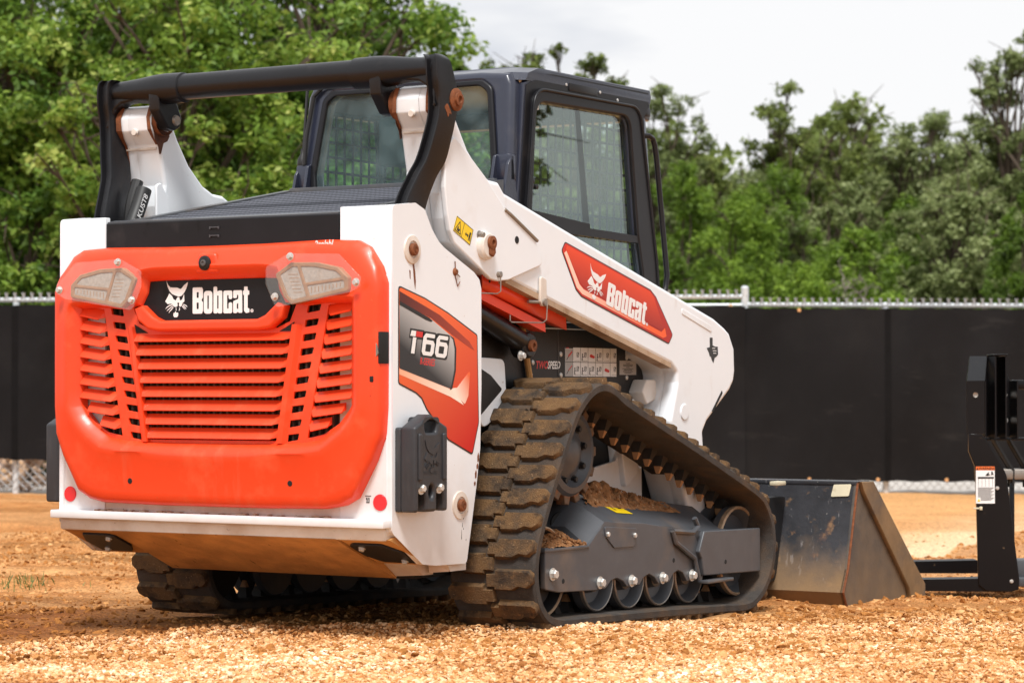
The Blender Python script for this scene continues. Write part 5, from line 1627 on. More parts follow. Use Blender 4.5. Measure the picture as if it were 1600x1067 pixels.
for s in (1, -1):
    _before = set(T.children)
    tr = belt(s < 0)
    ml, mr_, mp_ = (LUG_L, LUG_R, PADM) if s > 0 else (mirrored(LUG_L), mirrored(LUG_R), mirrored(PADM))
    for i in range(NP):
        for me, dphase in ((mr_, 0.0), (ml, 0.5)):
            o = bpy.data.objects.new('tread_lug', me)
            COL.objects.link(o)
            o.parent = tr
            o.matrix_local = frame_mtx((i + dphase + 0.2) * PITCH, s)
        o = bpy.data.objects.new('drive_lug', mp_)
        COL.objects.link(o)
        o.parent = tr
        o.matrix_local = frame_mtx((i + 0.45) * PITCH, s)
    # inner guide shadow strip of the belt
    # sprocket
    b = Build()
    n = 15
    lp = []
    for i in range(n):
        a = 2 * math.pi * i / n
        for da, r in ((-0.13, 0.150), (-0.085, 0.176), (0.085, 0.176), (0.13, 0.150)):
            lp.append((0.350 + r * math.cos(a + da), 0.545 + r * math.sin(a + da)))
    b.ext([lp, circle(0.350, 0.545, 0.128, 32)], 'x', 0.655, 0.690, 0.004)
    spk = b.out('sprocket', M_SPROCK, T, mirror=(s < 0))
    Build().lathe([(0.148, -0.03), (0.148, 0.0), (0.138, 0.012), (0.118, 0.016), (0.105, 0.0), (0.094, -0.010), (0.075, -0.004), (0.050, 0.014), (0.030, 0.020), (0.0, 0.021)], (0.690, 0.350, 0.545), 'x', 40).out('hub_cover', M_FRAME, spk, mirror=(s < 0))
    b = Build()
    for i in range(9):
        a = 2 * math.pi * i / 9 + 0.2
        b.hexbolt((0.682, 0.350 + 0.098 * math.cos(a), 0.545 + 0.098 * math.sin(a)), (1, 0, 0), 0.011, 0.012)
    b.each('hub_bolt', M_BLACK, spk, mirror=(s < 0))
    Build().cyl((0.46, 0.36, 0.545), (0.66, 0.35, 0.545), 0.11, 28).box((0.47, 0.60), (0.40, 0.56), (0.20, 0.70), 0.02).out('drive_motor', M_BLACK, T, mirror=(s < 0))
    # idlers and rollers
    for (yc, zc, r, nm) in ((1.463, 0.160, 0.164, 'idler_wheel'), (0.065, 0.165, 0.148, 'idler_wheel')):
        Build().lathe([(0.0, -0.11), (r, -0.11), (r, -0.09), (r * 0.72, -0.08), (r * 0.72, -0.03), (r, -0.02), (r, 0.018), (r * 0.96, 0.022), (r * 0.90, 0.012), (r * 0.80, -0.012), (r * 0.42, -0.016), (r * 0.34, 0.01), (0, 0.01)], (0.735, yc, zc), 'x', 48).out(nm, M_FRAME if r > 0.15 else M_BLACK, T, mirror=(s < 0))
        idl = [o_ for o_ in T.children if o_.name.startswith('idler_wheel')][-1]
        Build().lathe([(r + 0.0005, 0.004), (r + 0.0005, 0.020), (r * 0.965, 0.0245), (r * 0.945, 0.0215), (r * 0.93, 0.016)], (0.735, yc, zc), 'x', 48).out('wheel_rim', M_WORN, idl, mirror=(s < 0))
    for i in range(4):
        yc, zc = 0.412 + i * 0.2165, 0.118 - i * 0.0055
        r = 0.104
        Build().lathe([(0.0, -0.12), (r, -0.12), (r, -0.09), (r * 0.6, -0.085), (r * 0.6, -0.03), (r, -0.025), (r, 0.016), (r * 0.95, 0.020), (r * 0.87, 0.010), (r * 0.74, -0.015), (r * 0.42, -0.02), (r * 0.38, 0.006), (r * 0.2, 0.012), (0, 0.012)], (0.742, yc, zc), 'x', 40).out('track_roller', M_FRAME, T, mirror=(s < 0))
        rol = [o_ for o_ in T.children if o_.name.startswith('track_roller')][-1]
        Build().lathe([(r + 0.0005, 0.006), (r + 0.0005, 0.018), (r * 0.965, 0.0218), (r * 0.94, 0.0195)], (0.742, yc, zc), 'x', 40).out('wheel_rim', M_STEEL, rol, mirror=(s < 0))
    # roller frame: lower cheek plate, chamfered box beam, shelf, idler yoke
    CH = [(0.012, 0.247), (0.282, 0.236), (0.399, 0.314), (0.660, 0.300), (0.851, 0.276), (1.020, 0.254), (1.060, 0.220), (1.075, 0.080), (0.981, 0.080), (0.950, 0.112), (0.915, 0.122), (0.880, 0.112), (0.850, 0.086), (0.772, 0.084), (0.745, 0.108), (0.705, 0.122), (0.665, 0.112), (0.640, 0.090), (0.550, 0.088), (0.525, 0.108), (0.480, 0.122), (0.440, 0.115), (0.405, 0.092), (0.340, 0.090), (0.100, 0.099), (0.015, 0.113)]
    tf = Build().ext([fillet(CH, 0.008, 3)], 'x', 0.776, 0.796, 0.003)
    tf.loft([[(0.796, 0.395, 0.314), (0.745, 0.395, 0.345), (0.665, 0.395, 0.392), (0.60, 0.395, 0.392), (0.60, 0.395, 0.20), (0.78, 0.395, 0.20)],
             [(0.796, 0.850, 0.277), (0.745, 0.850, 0.310), (0.665, 0.850, 0.364), (0.60, 0.850, 0.364), (0.60, 0.850, 0.18), (0.78, 0.850, 0.18)],
             [(0.796, 1.030, 0.255), (0.745, 1.030, 0.290), (0.665, 1.080, 0.348), (0.60, 1.080, 0.348), (0.60, 1.030, 0.17), (0.78, 1.030, 0.17)],
             [(0.800, 1.330, 0.245), (0.760, 1.300, 0.250), (0.68, 1.24, 0.33), (0.60, 1.24, 0.33), (0.60, 1.20, 0.17), (0.78, 1.20, 0.17)]])
    tf.loft([[(0.796, 0.396, 0.314), (0.665, 0.396, 0.392), (0.60, 0.396, 0.392), (0.60, 0.396, 0.21), (0.796, 0.396, 0.21)], [(0.790, 0.290, 0.240), (0.70, 0.30, 0.300), (0.60, 0.30, 0.300), (0.60, 0.29, 0.22), (0.790, 0.29, 0.22)]])
    tf.box((0.60, 0.800), (0.005, 0.290), (0.232, 0.243), 0.002)
    trk = tf.out('track_frame', M_FRAME, T, mirror=(s < 0))
    Build().ext([fillet([(1.085, 0.252), (1.530, 0.243), (1.529, 0.083), (1.082, 0.094), (1.066, 0.155), (1.046, 0.180)], 0.008)], 'x', 0.786, 0.812, 0.004).box((0.79, 0.835), (1.072, 1.270), (0.066, 0.078), 0.003).out('idler_yoke', M_FRAME, trk, mirror=(s < 0))
    Build().tube([(0.803, 0.862, 0.262), (0.806, 0.880, 0.222), (0.806, 1.018, 0.160), (0.806, 1.055, 0.082)], 0.009, 8).tube([(0.803, 0.862, 0.262), (0.803, 1.01, 0.25), (0.803, 1.05, 0.27), (0.80, 1.03, 0.30)], 0.010, 8).out('welded_edge', M_FRAME, trk, mirror=(s < 0))
    Build().ext([fillet([(0.393, 0.298), (0.612, 0.283), (0.606, 0.236), (0.590, 0.222), (0.458, 0.224), (0.398, 0.266)], 0.008)], 'x', 0.795, 0.800, 0.0015).out('tension_cover', M_FRAME, trk, mirror=(s < 0))
    for (y_, z_, r) in ((0.057, 0.160, 0.0155), (0.363, 0.114, 0.0155), (0.578, 0.107, 0.0155), (0.797, 0.103, 0.0155), (1.014, 0.099, 0.0155), (0.410, 0.272, 0.009), (0.594, 0.260, 0.009)):
        Build().hexbolt((0.797, y_, z_), (1, 0, 0), r, r * 0.95).out('bolt', M_ZINC, trk, mirror=(s < 0))
    b = Build()
    for (y_, z_, x_) in ((0.127, 0.134, 0.796), (0.883, 0.159, 0.796), (1.248, 0.134, 0.812)):
        b.lathe([(0, 0.0012), (0.0075, 0.0012), (0.0085, 0)], (x_, y_, z_), 'x', 14)
    b.lathe([(0, 0.004), (0.055, 0.004), (0.058, 0)], (0.68, 0.345, 0.298), Vector((0.75, -0.62, 0.5)), 24)
    b.each('frame_hole', M_DARK, trk, mirror=(s < 0))
    nrm = Vector((0.0, 0.0, 0.0))
    fz = lambda x, y: 0.345 - (y - 0.395) * 0.0769 + (0.745 - x) * 0.5875
    yp = [(0.741, 0.575), (0.692, 0.535), (0.692, 0.655), (0.741, 0.690)]
    b = Build().poly([(x + 0.0012, y, fz(x, y) + 0.0022) for x, y in yp])
    yl = b.out('yellow_sticker', M_SYEL, trk, mirror=(s < 0))
    for mk in ([(0.727, 0.592), (0.714, 0.582), (0.714, 0.588), (0.727, 0.598)], [(0.716, 0.628), (0.711, 0.625), (0.711, 0.650), (0.716, 0.653)]):
        Build().poly([(x + 0.002, y, fz(x, y) + 0.0036) for x, y in mk]).out('sticker_mark', M_SBLACK, trk, mirror=(s < 0))
    # soil caught on the frame: two small heaps of crumbs over a lumpy bed
    rs = random.Random(11)
    b = Build()

    def heap(y0, y1, x0, x1, zf, hf, ny, nx):
        ys, xs = np.linspace(y0, y1, ny), np.linspace(x0, x1, nx)
        rows = []
        for y_ in ys:
            n1 = vnoise(xs * 40 + 3, np.full(nx, y_ * 40)) - 0.5
            n2 = vnoise(xs * 130 + 9, np.full(nx, y_ * 130 + 2)) - 0.5
            rows.append([(float(x_), float(y_), float(zf(x_, y_) + hf(x_, y_) * (0.9 + 1.1 * q1) + 0.008 * q2 - 0.002)) for x_, q1, q2 in zip(xs, n1, n2)])
        b.loft(rows, closed=False, caps=False)

    def clod(c, r):
        k = Matrix.Translation(c) @ Matrix.Rotation(rs.uniform(0, 6), 4, 'Z') @ Matrix.Rotation(rs.uniform(0, 6), 4, 'X') @ Matrix.Diagonal((r * rs.uniform(0.7, 1.3), r * rs.uniform(0.6, 1.3), r * rs.uniform(0.5, 0.9), 1))
        bmesh.ops.create_icosphere(b.bm, subdivisions=1, radius=1.0, matrix=k)
    hA = lambda x_, y_: 0.046 * max(0, 1 - ((y_ - 0.15) / 0.14) ** 2) * max(0, 1 - ((x_ - 0.725) / 0.075) ** 2)
    zA = lambda x_, y_: 0.243
    zB = lambda x_, y_: 0.392 - (y_ - 0.395) * 0.066 - max(0, x_ - 0.665) * 0.6
    hB = lambda x_, y_: 0.056 * max(0, 1 - abs((y_ - 0.64) / 0.44)) ** 1.2 * max(0, 1 - ((x_ - 0.63) / 0.085) ** 2)
    heap(0.012, 0.285, 0.655, 0.796, zA, hA, 40, 22)
    heap(0.46, 1.09, 0.575, 0.715, zB, hB, 80, 22)
    for i in range(260):
        y_, x_ = rs.uniform(0.015, 0.28), rs.uniform(0.66, 0.793)
        clod((x_, y_, zA(x_, y_) + hA(x_, y_)), rs.uniform(0.002, 0.0075) if i > 14 else rs.uniform(0.009, 0.016))
    for i in range(300):
        y_, x_ = rs.uniform(0.43, 1.07), rs.uniform(0.59, 0.705)
        clod((x_, y_, zB(x_, y_) + hB(x_, y_)), rs.uniform(0.002, 0.006))
    sd = b.out('caught_soil', MATS.get('loose_soil') or mat('loose_soil', (0.24, 0.105, 0.036), 0.95, var=0.5, vscale=45, stains=[((0.66, 0.42, 0.24), 60, 0.58, 0.7, 0.6)], bump=0.5, bscale=160), trk, mirror=(s < 0), sharp=10)
    tag(sd, kind='stuff')
    if s < 0:
        for o in set(T.children) - _before:
            o.location.x += 0.045

# ---- bucket
BS = [(2.291, 0.392), (2.408, 0.388), (2.930, -0.052), (2.928, -0.106), (2.184, -0.094), (2.150, -0.036), (2.196, 0.052)]
bk_ = Build()
prof = [(2.291, 0.392), (2.290, 0.380), (2.196, 0.052), (2.150, -0.036), (2.184, -0.094), (2.30, -0.100), (2.86, -0.106)]
b = bk_
inn_ = [(p[0] + dx, p[1] + dz) for p, (dx, dz) in zip(prof, ((0.012, 0), (0.012, 0), (0.013, 0.0), (0.014, 0.003), (0.008, 0.012), (0, 0.012), (0, 0.012)))]
b.ext([prof + inn_[::-1]], 'x', -0.858, 0.858, 0.002)
b.box((-0.86, 0.86), (2.285, 2.41), (0.376, 0.392), 0.003)
bucket = b.out('bucket', M_BUCKET, T, sharp=25)
for s in (1, -1):
    Build().ext([BS], 'x', 0.846, 0.860, 0.003).out('side_plate', M_BUCKSIDE, bucket, mirror=(s < 0))
    Build().ext([[(2.296, 0.391), (2.412, 0.389), (2.935, -0.050), (2.934, -0.110), (2.782, -0.102), (2.765, -0.056), (2.318, 0.352)]], 'x', 0.859, 0.878, 0.004).out('side_cutter', M_EDGE, bucket, mirror=(s < 0))
    Build().tube([(0.862, 2.291, 0.385), (0.862, 2.197, 0.052), (0.862, 2.152, -0.036), (0.862, 2.184, -0.092)], 0.005, 6).out('corner_weld', M_RUST, bucket, mirror=(s < 0))
Build().box((-0.87, 0.87), (2.80, 2.96), (-0.112, -0.094), 0.004).out('cutting_edge', M_EDGE, bucket)
Build().ext([fillet([(0.755, 0.330), (0.762, 0.378), (0.838, 0.381), (0.832, 0.334)], 0.006)], 'y', -0.003, 0.0, 0.001, xf=Matrix.Translation((0, 2.2905, 0)) @ shear_y(0.392, 0.285)).out('bucket_plate', M_CREAM, bucket)
for x in (-0.45, 0.45):
    Build().ext([fillet([(2.10, 0.33), (2.272, 0.33), (2.18, 0.0), (2.05, -0.02)], 0.02)], 'x', x - 0.11, x + 0.11, 0.005).out('bucket_mount', M_BLACK, bucket)
Build().box((0.56, 0.60), (2.12, 2.19), (0.375, 0.392), 0.004).out('coupler_lever', M_CREAM, bucket)

# ---- side graphics with the model lettering
ST_O = [(-0.626, 1.070), (-0.480, 1.036), (-0.350, 0.994), (-0.181, 0.928), (-0.172, 0.650), (-0.210, 0.547), (-0.350, 0.596), (-0.472, 0.692), (-0.500, 0.726), (-0.530, 0.742), (-0.626, 0.771)]
M_DEC_SIDE = decal_gradient('orange_side_sticker', (0.84, 0.150, 0.035), (0.56, 0.022, 0.014), (0.66, -0.45, 1.0), (0.66, -0.20, 0.60))
M_DEC_GREY = decal_gradient('grey_fade_sticker', (0.62, 0.61, 0.60), (0.030, 0.030, 0.032), (0.66, -0.42, 0.985), (0.66, -0.50, 0.83))
for s in (1,):
    par = T
    side = Build().ext([fillet(ST_O, 0.012, 3)], 'x', 0.6622, 0.6630).out('side_sticker', M_SBLACK, T)
    Build().ext([fillet(inset(ST_O, 0.0045), 0.010, 3)], 'x', 0.6628, 0.6636).out('sticker_field', M_DEC_SIDE, side)
    dk = [(-0.621, 1.052), (-0.40, 0.985), (-0.230, 0.905), (-0.200, 0.878), (-0.222, 0.884), (-0.330, 0.925), (-0.450, 0.975), (-0.621, 1.018)]
    Build().ext([dk], 'x', 0.6634, 0.6640).out('sticker_shade', decal_gradient('dark_red_print', (0.10, 0.022, 0.016), (0.42, 0.05, 0.02), (0.66, -0.6, 1.02), (0.66, -0.2, 0.88)), side)
    wh = [(-0.621, 0.818), (-0.360, 0.756), (-0.300, 0.752), (-0.262, 0.708), (-0.232, 0.716), (-0.216, 0.80), (-0.262, 0.738), (-0.335, 0.724), (-0.621, 0.792)]
    Build().ext([[(-0.621, 0.818), (-0.345, 0.757), (-0.315, 0.752), (-0.262, 0.705), (-0.340, 0.732), (-0.621, 0.800)]], 'x', 0.6634, 0.6640).out('sticker_highlight', decal_gradient('pale_print', (0.90, 0.45, 0.28), (0.92, 0.80, 0.68), (0.66, -0.6, 0.8), (0.66, -0.3, 0.72)), side)
    Build().ext([fillet([(-0.345, 0.757), (-0.300, 0.760), (-0.225, 0.815), (-0.236, 0.735), (-0.256, 0.708)], 0.006)], 'x', 0.6635, 0.6641).out('sticker_highlight', decal_gradient('pale_print_b', (0.92, 0.78, 0.66), (0.82, 0.14, 0.035), (0.66, -0.31, 0.745), (0.66, -0.235, 0.80)), side)
    gp = [(-0.6215, 1.018), (-0.48, 0.972), (-0.455, 0.974), (-0.322, 0.915), (-0.312, 0.880), (-0.314, 0.815), (-0.332, 0.762), (-0.345, 0.758), (-0.6215, 0.818)]
    Build().ext([fillet(gp, 0.008, 3)], 'x', 0.6638, 0.6644).out('sticker_panel', M_DEC_GREY, side)
    Build().ext([[(-0.6215, 1.022), (-0.46, 0.975), (-0.44, 0.966), (-0.45, 0.962), (-0.48, 0.968), (-0.6215, 1.010)]], 'x', 0.6643, 0.6648).out('sticker_line', M_SBLACK, side)
    Build().ext([fillet([(-0.352, 0.926), (-0.320, 0.914), (-0.306, 0.882), (-0.309, 0.813), (-0.330, 0.756), (-0.345, 0.752), (-0.336, 0.762), (-0.318, 0.815), (-0.316, 0.880), (-0.326, 0.910)], 0.003)], 'x', 0.6641, 0.6646).out('sticker_line', M_SBLACK, side)
    # T66
    mt66 = frame2d('x', 0.6645, (-0.580, 0.866), rad(-4)) @ Matrix(((1, 0.16, 0, 0), (0, 1, 0, 0), (0, 0, 1, 0), (0, 0, 0, 1)))
    six = [fillet([(0.0, 0.010), (0.010, 0.0), (0.056, 0.0), (0.066, 0.010), (0.066, 0.038), (0.056, 0.048), (0.018, 0.048), (0.018, 0.056), (0.062, 0.056), (0.062, 0.068), (0.012, 0.068), (0.0, 0.056)], 0.004, 2), fillet([(0.018, 0.012), (0.048, 0.012), (0.048, 0.035), (0.018, 0.035)], 0.003, 2)]
    tee = [[(0.020, 0.0), (0.038, 0.0), (0.038, 0.050), (0.020, 0.050)], [(0.004, 0.053), (0.032, 0.053), (0.032, 0.070), (0.008, 0.070)]]
    red = [[(0.034, 0.053), (0.070, 0.053), (0.070, 0.070), (0.034, 0.070)]]
    # black outlines first
    grow = lambda lp, d: [((x - sum(p[0] for p in lp) / len(lp)) * d + sum(p[0] for p in lp) / len(lp), (y - sum(p[1] for p in lp) / len(lp)) * d + sum(p[1] for p in lp) / len(lp)) for x, y in lp]
    bb = Build()
    for dx in (0.076, 0.150):
        bb._add(curve_mesh([fillet([(dx - 0.006, -0.006), (dx + 0.072, -0.006), (dx + 0.072, 0.074), (dx - 0.006, 0.074)], 0.010, 2)], 0.0004), mt66)
    bb._add(curve_mesh([[(0.013, -0.006), (0.045, -0.006), (0.045, 0.046), (0.076, 0.046), (0.076, 0.076), (-0.001, 0.076), (-0.001, 0.046), (0.013, 0.046)]], 0.0004), mt66)
    bb.out('lettering_outline', M_SBLACK, side)
    mt67 = Matrix.Translation((0.0004, 0, 0)) @ mt66
    bb = Build()
    for dx in (0.076, 0.150):
        bb._add(curve_mesh([[(x + dx, y) for x, y in lp] for lp in six], 0.0006), mt67)
    bb._add(curve_mesh(tee[:1], 0.0006), mt67)
    bb._add(curve_mesh(tee[1:], 0.0006), mt67)
    bb.out('model_lettering', M_SWHITE, side)
    print_shape('lettering_red', red, M_SRED, side, mt67)
    put_text('series_lettering', 'R-SERIES', M_SRED, side, frame2d('x', 0.6647, (-0.512, 0.832), rad(-4)), size=0.030, shear=0.2, bold=0.0006, sx=0.74)

# ------------------------------------------------------------------ pallet fork frame standing on the dirt at the right
FX = site(2.017, 11.0)
FZ = -0.105
FORK = empty('pallet_fork', (FX[0], FX[1], FZ), 'glossy black pallet fork frame with a warning sticker standing on the orange dirt', 'pallet fork')
FORK_M = Matrix.Translation((FX[0], FX[1], FZ)) @ Matrix.Rotation(math.atan2(AX_R.y, AX_R.x), 4, 'Z')


def fout(b, name, m_, parent=None, bevel=0.0):
    o = b.out(name, m_, parent or FORK, bevel=bevel)
    if parent is None:
        o.location = (0, 0, 0)
        o.rotation_euler = (0, 0, math.atan2(AX_R.y, AX_R.x))
    return o


# local axes: x along the site's fence line, y away from the camera, z up
PL = [(-0.074, 0.672), (-0.074, 0.597), (-0.049, 0.536), (-0.043, 0.44), (-0.034, 0.03), (0.0, 0.003), (0.105, 0.0), (0.137, 0.010), (0.140, 0.05), (0.088, 0.490), (0.080, 0.512), (0.0, 0.648), (-0.018, 0.668)]
fr = fout(Build().ext([PL], 'y', -0.02, 0.0, 0.003), 'side_plate', M_FORK)
fout(Build().loft([[(-0.080, -0.02, 0.672), (-0.006, -0.02, 0.672), (-0.006, -0.005, 0.672), (-0.080, -0.005, 0.672)], [(-0.080, -0.02, 0.895), (-0.006, -0.02, 0.895), (-0.006, -0.005, 0.895), (-0.080, -0.005, 0.895)]]), 'tower_plate', M_FORK, bevel=0.002)
fout(Build().loft([[(-0.080, -0.020, 0.896), (-0.004, -0.020, 0.896), (-0.004, 0.0, 0.896), (-0.080, 0.0, 0.896)], [(-0.036, 0.16, 1.003), (0.038, 0.16, 1.003), (0.038, 0.18, 0.995), (-0.036, 0.18, 0.995)]]), 'tower_cap', M_FORK, bevel=0.002)
fout(Build().box((-0.004, 0.0), (-0.02, 0.20), (0.66, 0.894)).ext([[(-0.004, 0.894), (0.040, 1.005), (0.092, 1.005), (0.140, 0.896), (0.140, 0.655), (-0.004, 0.655)]], 'y', 0.17, 0.185, 0.002).box((0.040, 0.046), (-0.01, 0.17), (0.65, 1.0)).box((0.085, 0.091), (-0.01, 0.17), (0.65, 1.0)).box((0.136, 0.142), (0.0, 0.18), (0.65, 0.896)), 'tower_ribs', M_FORK)
fout(Build().box((0.038, 0.094), (-0.015, 0.18), (1.003, 1.010), 0.002), 'tower_top', M_FORK)
for (x, z) in ((0.112, 0.835), (0.115, 0.725)):
    fout(Build().hexbolt((x, 0.170, z), (0, -1, 0), 0.011, 0.012), 'bolt', M_ZINC)
fout(Build().lathe([(0.011, 0), (0.011, 0.004), (0.006, 0.002), (0, 0.002)], (-0.045, -0.020, 0.836), (0, -1, 0), 16), 'plug', M_STEEL)
# frame: uprights, cross bars and gussets running out of the picture
fout(Build().box((0.0, 0.62), (0.12, 0.16), (0.640, 0.652), 0.002).box((0.14, 0.70), (0.10, 0.17), (0.86, 0.90), 0.004), 'top_bar', M_FORK)
for x in (0.045, 0.110, 0.32, 0.56):
    fout(Build().ext([[(x, 0.645), (x + 0.012, 0.645), (x + 0.09, 0.515), (x + 0.088, 0.44), (x + 0.070, 0.44), (x + 0.072, 0.508), (x + 0.005, 0.625)]], 'y', 0.10, 0.112, 0.002).ext([[(x, 0.645), (x + 0.006, 0.645), (x + 0.085, 0.515), (x + 0.083, 0.44), (x + 0.074, 0.44), (x + 0.076, 0.508), (x + 0.002, 0.635)]], 'y', 0.02, 0.10, 0.001), 'gusset', M_DARK)
fout(Build().box((0.06, 0.70), (0.02, 0.12), (0.475, 0.520), 0.006), 'fork_rail', M_STEEL)
fout(Build().box((0.115, 0.70), (0.03, 0.12), (0.030, 0.135), 0.01).box((0.13, 0.70), (0.0, 0.09), (0.020, 0.060), 0.006), 'lower_bar', M_FRAME)
fout(Build().box((0.112, 0.130), (0.03, 0.06), (0.12, 0.46), 0.003, xf=Matrix.Identity(4)), 'back_guard', M_FORK)
# two tines lying on the ground, pointing left
fout(Build().loft([[(0.11, -0.012, 0.0), (0.11, 0.105, 0.0), (0.11, 0.105, 0.058), (0.11, -0.012, 0.058)], [(-0.60, -0.012, 0.004), (-0.60, 0.105, 0.004), (-0.60, 0.105, 0.047), (-0.60, -0.012, 0.047)], [(-1.15, 0.0, 0.010), (-1.15, 0.09, 0.010), (-1.15, 0.09, 0.022), (-1.15, 0.0, 0.022)]]), 'tine', M_FORK, bevel=0.003)
fout(Build().loft([[(0.11, 0.80, 0.020), (0.11, 0.915, 0.020), (0.11, 0.915, 0.080), (0.11, 0.80, 0.080)], [(-0.60, 0.80, 0.022), (-0.60, 0.915, 0.022), (-0.60, 0.915, 0.066), (-0.60, 0.80, 0.066)], [(-1.15, 0.81, 0.026), (-1.15, 0.90, 0.026), (-1.15, 0.90, 0.040), (-1.15, 0.81, 0.040)]]), 'tine', M_FORK, bevel=0.003)
# warning sticker
wsx0, wsx1, wz0, wz1 = -0.044, 0.036, 0.375, 0.532
ws = fout(Build().box((wsx0, wsx1), (-0.0212, -0.0202), (wz0, wz1)), 'warning_sticker', M_SWHITE)
b = Build().box((wsx0, wsx1), (-0.0218, -0.0210), (wz1 - 0.016, wz1))
wo = b.out('warning_band', M_SORANGE, ws)
me = text_mesh('WARNING', size=0.017, bold=0.0003, sx=0.88)
me.transform(frame2d('y-', -0.0224, (wsx0 + 0.012, wz1 - 0.0145)))
finish(me, M_SBLACK, 'warning_lettering', ws)
b = Build().ext([[(wsx0 + 0.002, wz1 - 0.014), (wsx0 + 0.011, wz1 - 0.014), (wsx0 + 0.0065, wz1 - 0.003)]], 'y', -0.0224, -0.0218)
b.ext([[(0.004, 0.503), (0.012, 0.510), (0.010, 0.500), (0.018, 0.497), (0.006, 0.492), (-0.004, 0.494)]], 'y', -0.0222, -0.0214).ext([[(0.022, 0.512), (0.026, 0.512), (0.032, 0.494), (0.026, 0.498), (0.020, 0.494)]], 'y', -0.0222, -0.0214)
b.box((wsx0 + 0.008, wsx1 - 0.004), (-0.0222, -0.0214), (0.481, 0.488))
for i in range(5):
    b.box((wsx0 + 0.010 + i * 0.015, wsx0 + 0.011 + i * 0.015), (-0.0222, -0.0214), (0.447, 0.480))
for i in range(12):
    z_ = 0.441 - i * 0.0048
    b.box((wsx0 + 0.008 + (0.012 if i > 8 else 0), wsx1 - 0.004 - (i % 3) * 0.006), (-0.0222, -0.0214), (z_, z_ + 0.0016))
b.out('warning_print', M_SBLACK, ws)
b = Build().ext([[(wsx0 + 0.006, 0.384), (wsx0 + 0.018, 0.384), (wsx0 + 0.012, 0.396)]], 'y', -0.0222, -0.0214).out('warning_triangle', M_SYEL, ws)
fout(Build().box((-0.055, -0.028), (-0.024, -0.020), (0.351, 0.358), 0.001).box((-0.030, -0.018), (-0.030, -0.020), (0.347, 0.362), 0.002), 'pin_clip', M_CREAM)
for q_ in ((0.047, -0.020, 0.440), (0.106, -0.020, 0.045)):
    fout(Build().hexbolt(q_, (0, -1, 0), 0.006, 0.006), 'small_bolt', M_ZINC)

# ------------------------------------------------------------------ fence: chain link on galvanised posts with a black privacy screen
FD = 24.0
fo = site(0, FD)
FENCE = empty('screened_fence', (fo[0], fo[1], -0.18), 'chain link fence covered with black privacy screen along the far edge of the dirt yard', 'fence')
FROT = math.atan2(AX_R.y, AX_R.x)


def fen(b, name, m_, **k):
    o = b.out(name, m_, FENCE, **k)
    o.location = (0, 0, 0)
    o.rotation_euler = (0, 0, FROT)
    return o


def rail_z(u, left):
    """height over the fence foot (-0.18)"""
    return (1.765 + 0.0045 * (u + 4.76)) if left else (1.722 - 0.004 * (u - 2.2))


GU = 2.17
UL, UR = -11.5, 12.5
for u in (-10.6, -7.6, -4.62, -1.6, 0.9, GU, 3.48, 6.5, 9.5, 12.3):
    left = u <= GU
    hgt = rail_z(u, left) + (0.075 if u == GU else 0.0)
    fen(Build().cyl((u, 0.03, -0.1), (u, 0.03, hgt), 0.030 if u != GU else 0.036, 14).lathe([(0.038, 0), (0.036, 0.014), (0.02, 0.028), (0, 0.03)], (u, 0.03, hgt - 0.002), 'z', 14), 'post', M_GALV)
fen(Build().tube([(UL, 0.02, rail_z(UL, True)), (GU, 0.02, rail_z(GU, True))], 0.021, 10), 'top_rail', M_GALV)
fen(Build().tube([(GU, 0.02, rail_z(GU, False)), (UR, 0.02, rail_z(UR, False))], 0.021, 10), 'top_rail', M_GALV)
fen(Build().tube([(UL, 0.02, rail_z(UL, True) - 0.075), (GU, 0.02, rail_z(GU, True) - 0.075)], 0.012, 8), 'tension_rail', M_GALV)


def screen(u0, u1, top, bot, seed, lift=0.0):
    n, k = max(int((u1 - u0) / 0.05), 4), 40
    us = np.linspace(u0, u1, n)
    rows = []
    for j in range(k + 1):
        t = j / k
        sag = 0.010 * np.sin(us * 9.8) ** 2
        zt = np.array([top(u) for u in us]) - sag * 1.0
        zb = np.array([bot(u) for u in us]) + 0.012 * np.sin(us * 9.8 + 1) ** 2
        z = zt + (zb - zt) * t
        y = -0.012 - lift - 0.060 * vnoise(us * 1.3 + seed, np.full(n, t * 2.0 + seed)) - 0.045 * vnoise(us * 4.7 + t * 1.5 + seed, np.full(n, t * 1.6)) - 0.016 * np.abs(np.sin(us * 4.93 + 0.6 + 0.4 * t)) * (1 - t) ** 2 - 0.010 * np.sin(math.pi * t)
        rows.append([(float(a), float(b_), float(c)) for a, b_, c in zip(us, y, z)])
    b_ = Build()
    b_.loft(rows, closed=False, caps=False)
    return b_


M_SCREEN = mat('black_privacy_mesh', (0.0098, 0.0092, 0.0098), 0.85, spec=0.15, var=0.25, vscale=1.2, stains=[((0.020, 0.019, 0.019), 1.3, 0.50, 0.75, 0.5), ((0.05, 0.046, 0.042), 4.0, 0.62, 0.8, 0.35, (0.5, 0.5, 2.0)), ((0.14, 0.12, 0.10), 2.2, 0.72, 0.80, 0.35, (0.4, 0.4, 3.5))], bump=0.35, bscale=90)
fen(screen(UL, GU - 0.01, lambda u: rail_z(u, True) - (0.045 if u < 0 else 0.085), lambda u: 0.285 - 0.030 * (u + 4.8) * (1 if u > -4.8 else 0), 1.0), 'privacy_screen', M_SCREEN, sharp=180)
fen(screen(GU - 0.02, UR, lambda u: rail_z(u, False) - 0.030, lambda u: 0.085 - 0.006 * (u - 2.2), 5.0), 'privacy_screen', M_SCREEN, sharp=180)
M_CREASE = mat('crease_shade_fabric', (0.006, 0.0057, 0.006), 0.8, spec=0.12, var=0.2)  # darker than the screen: shade of its upright creases put into the colour
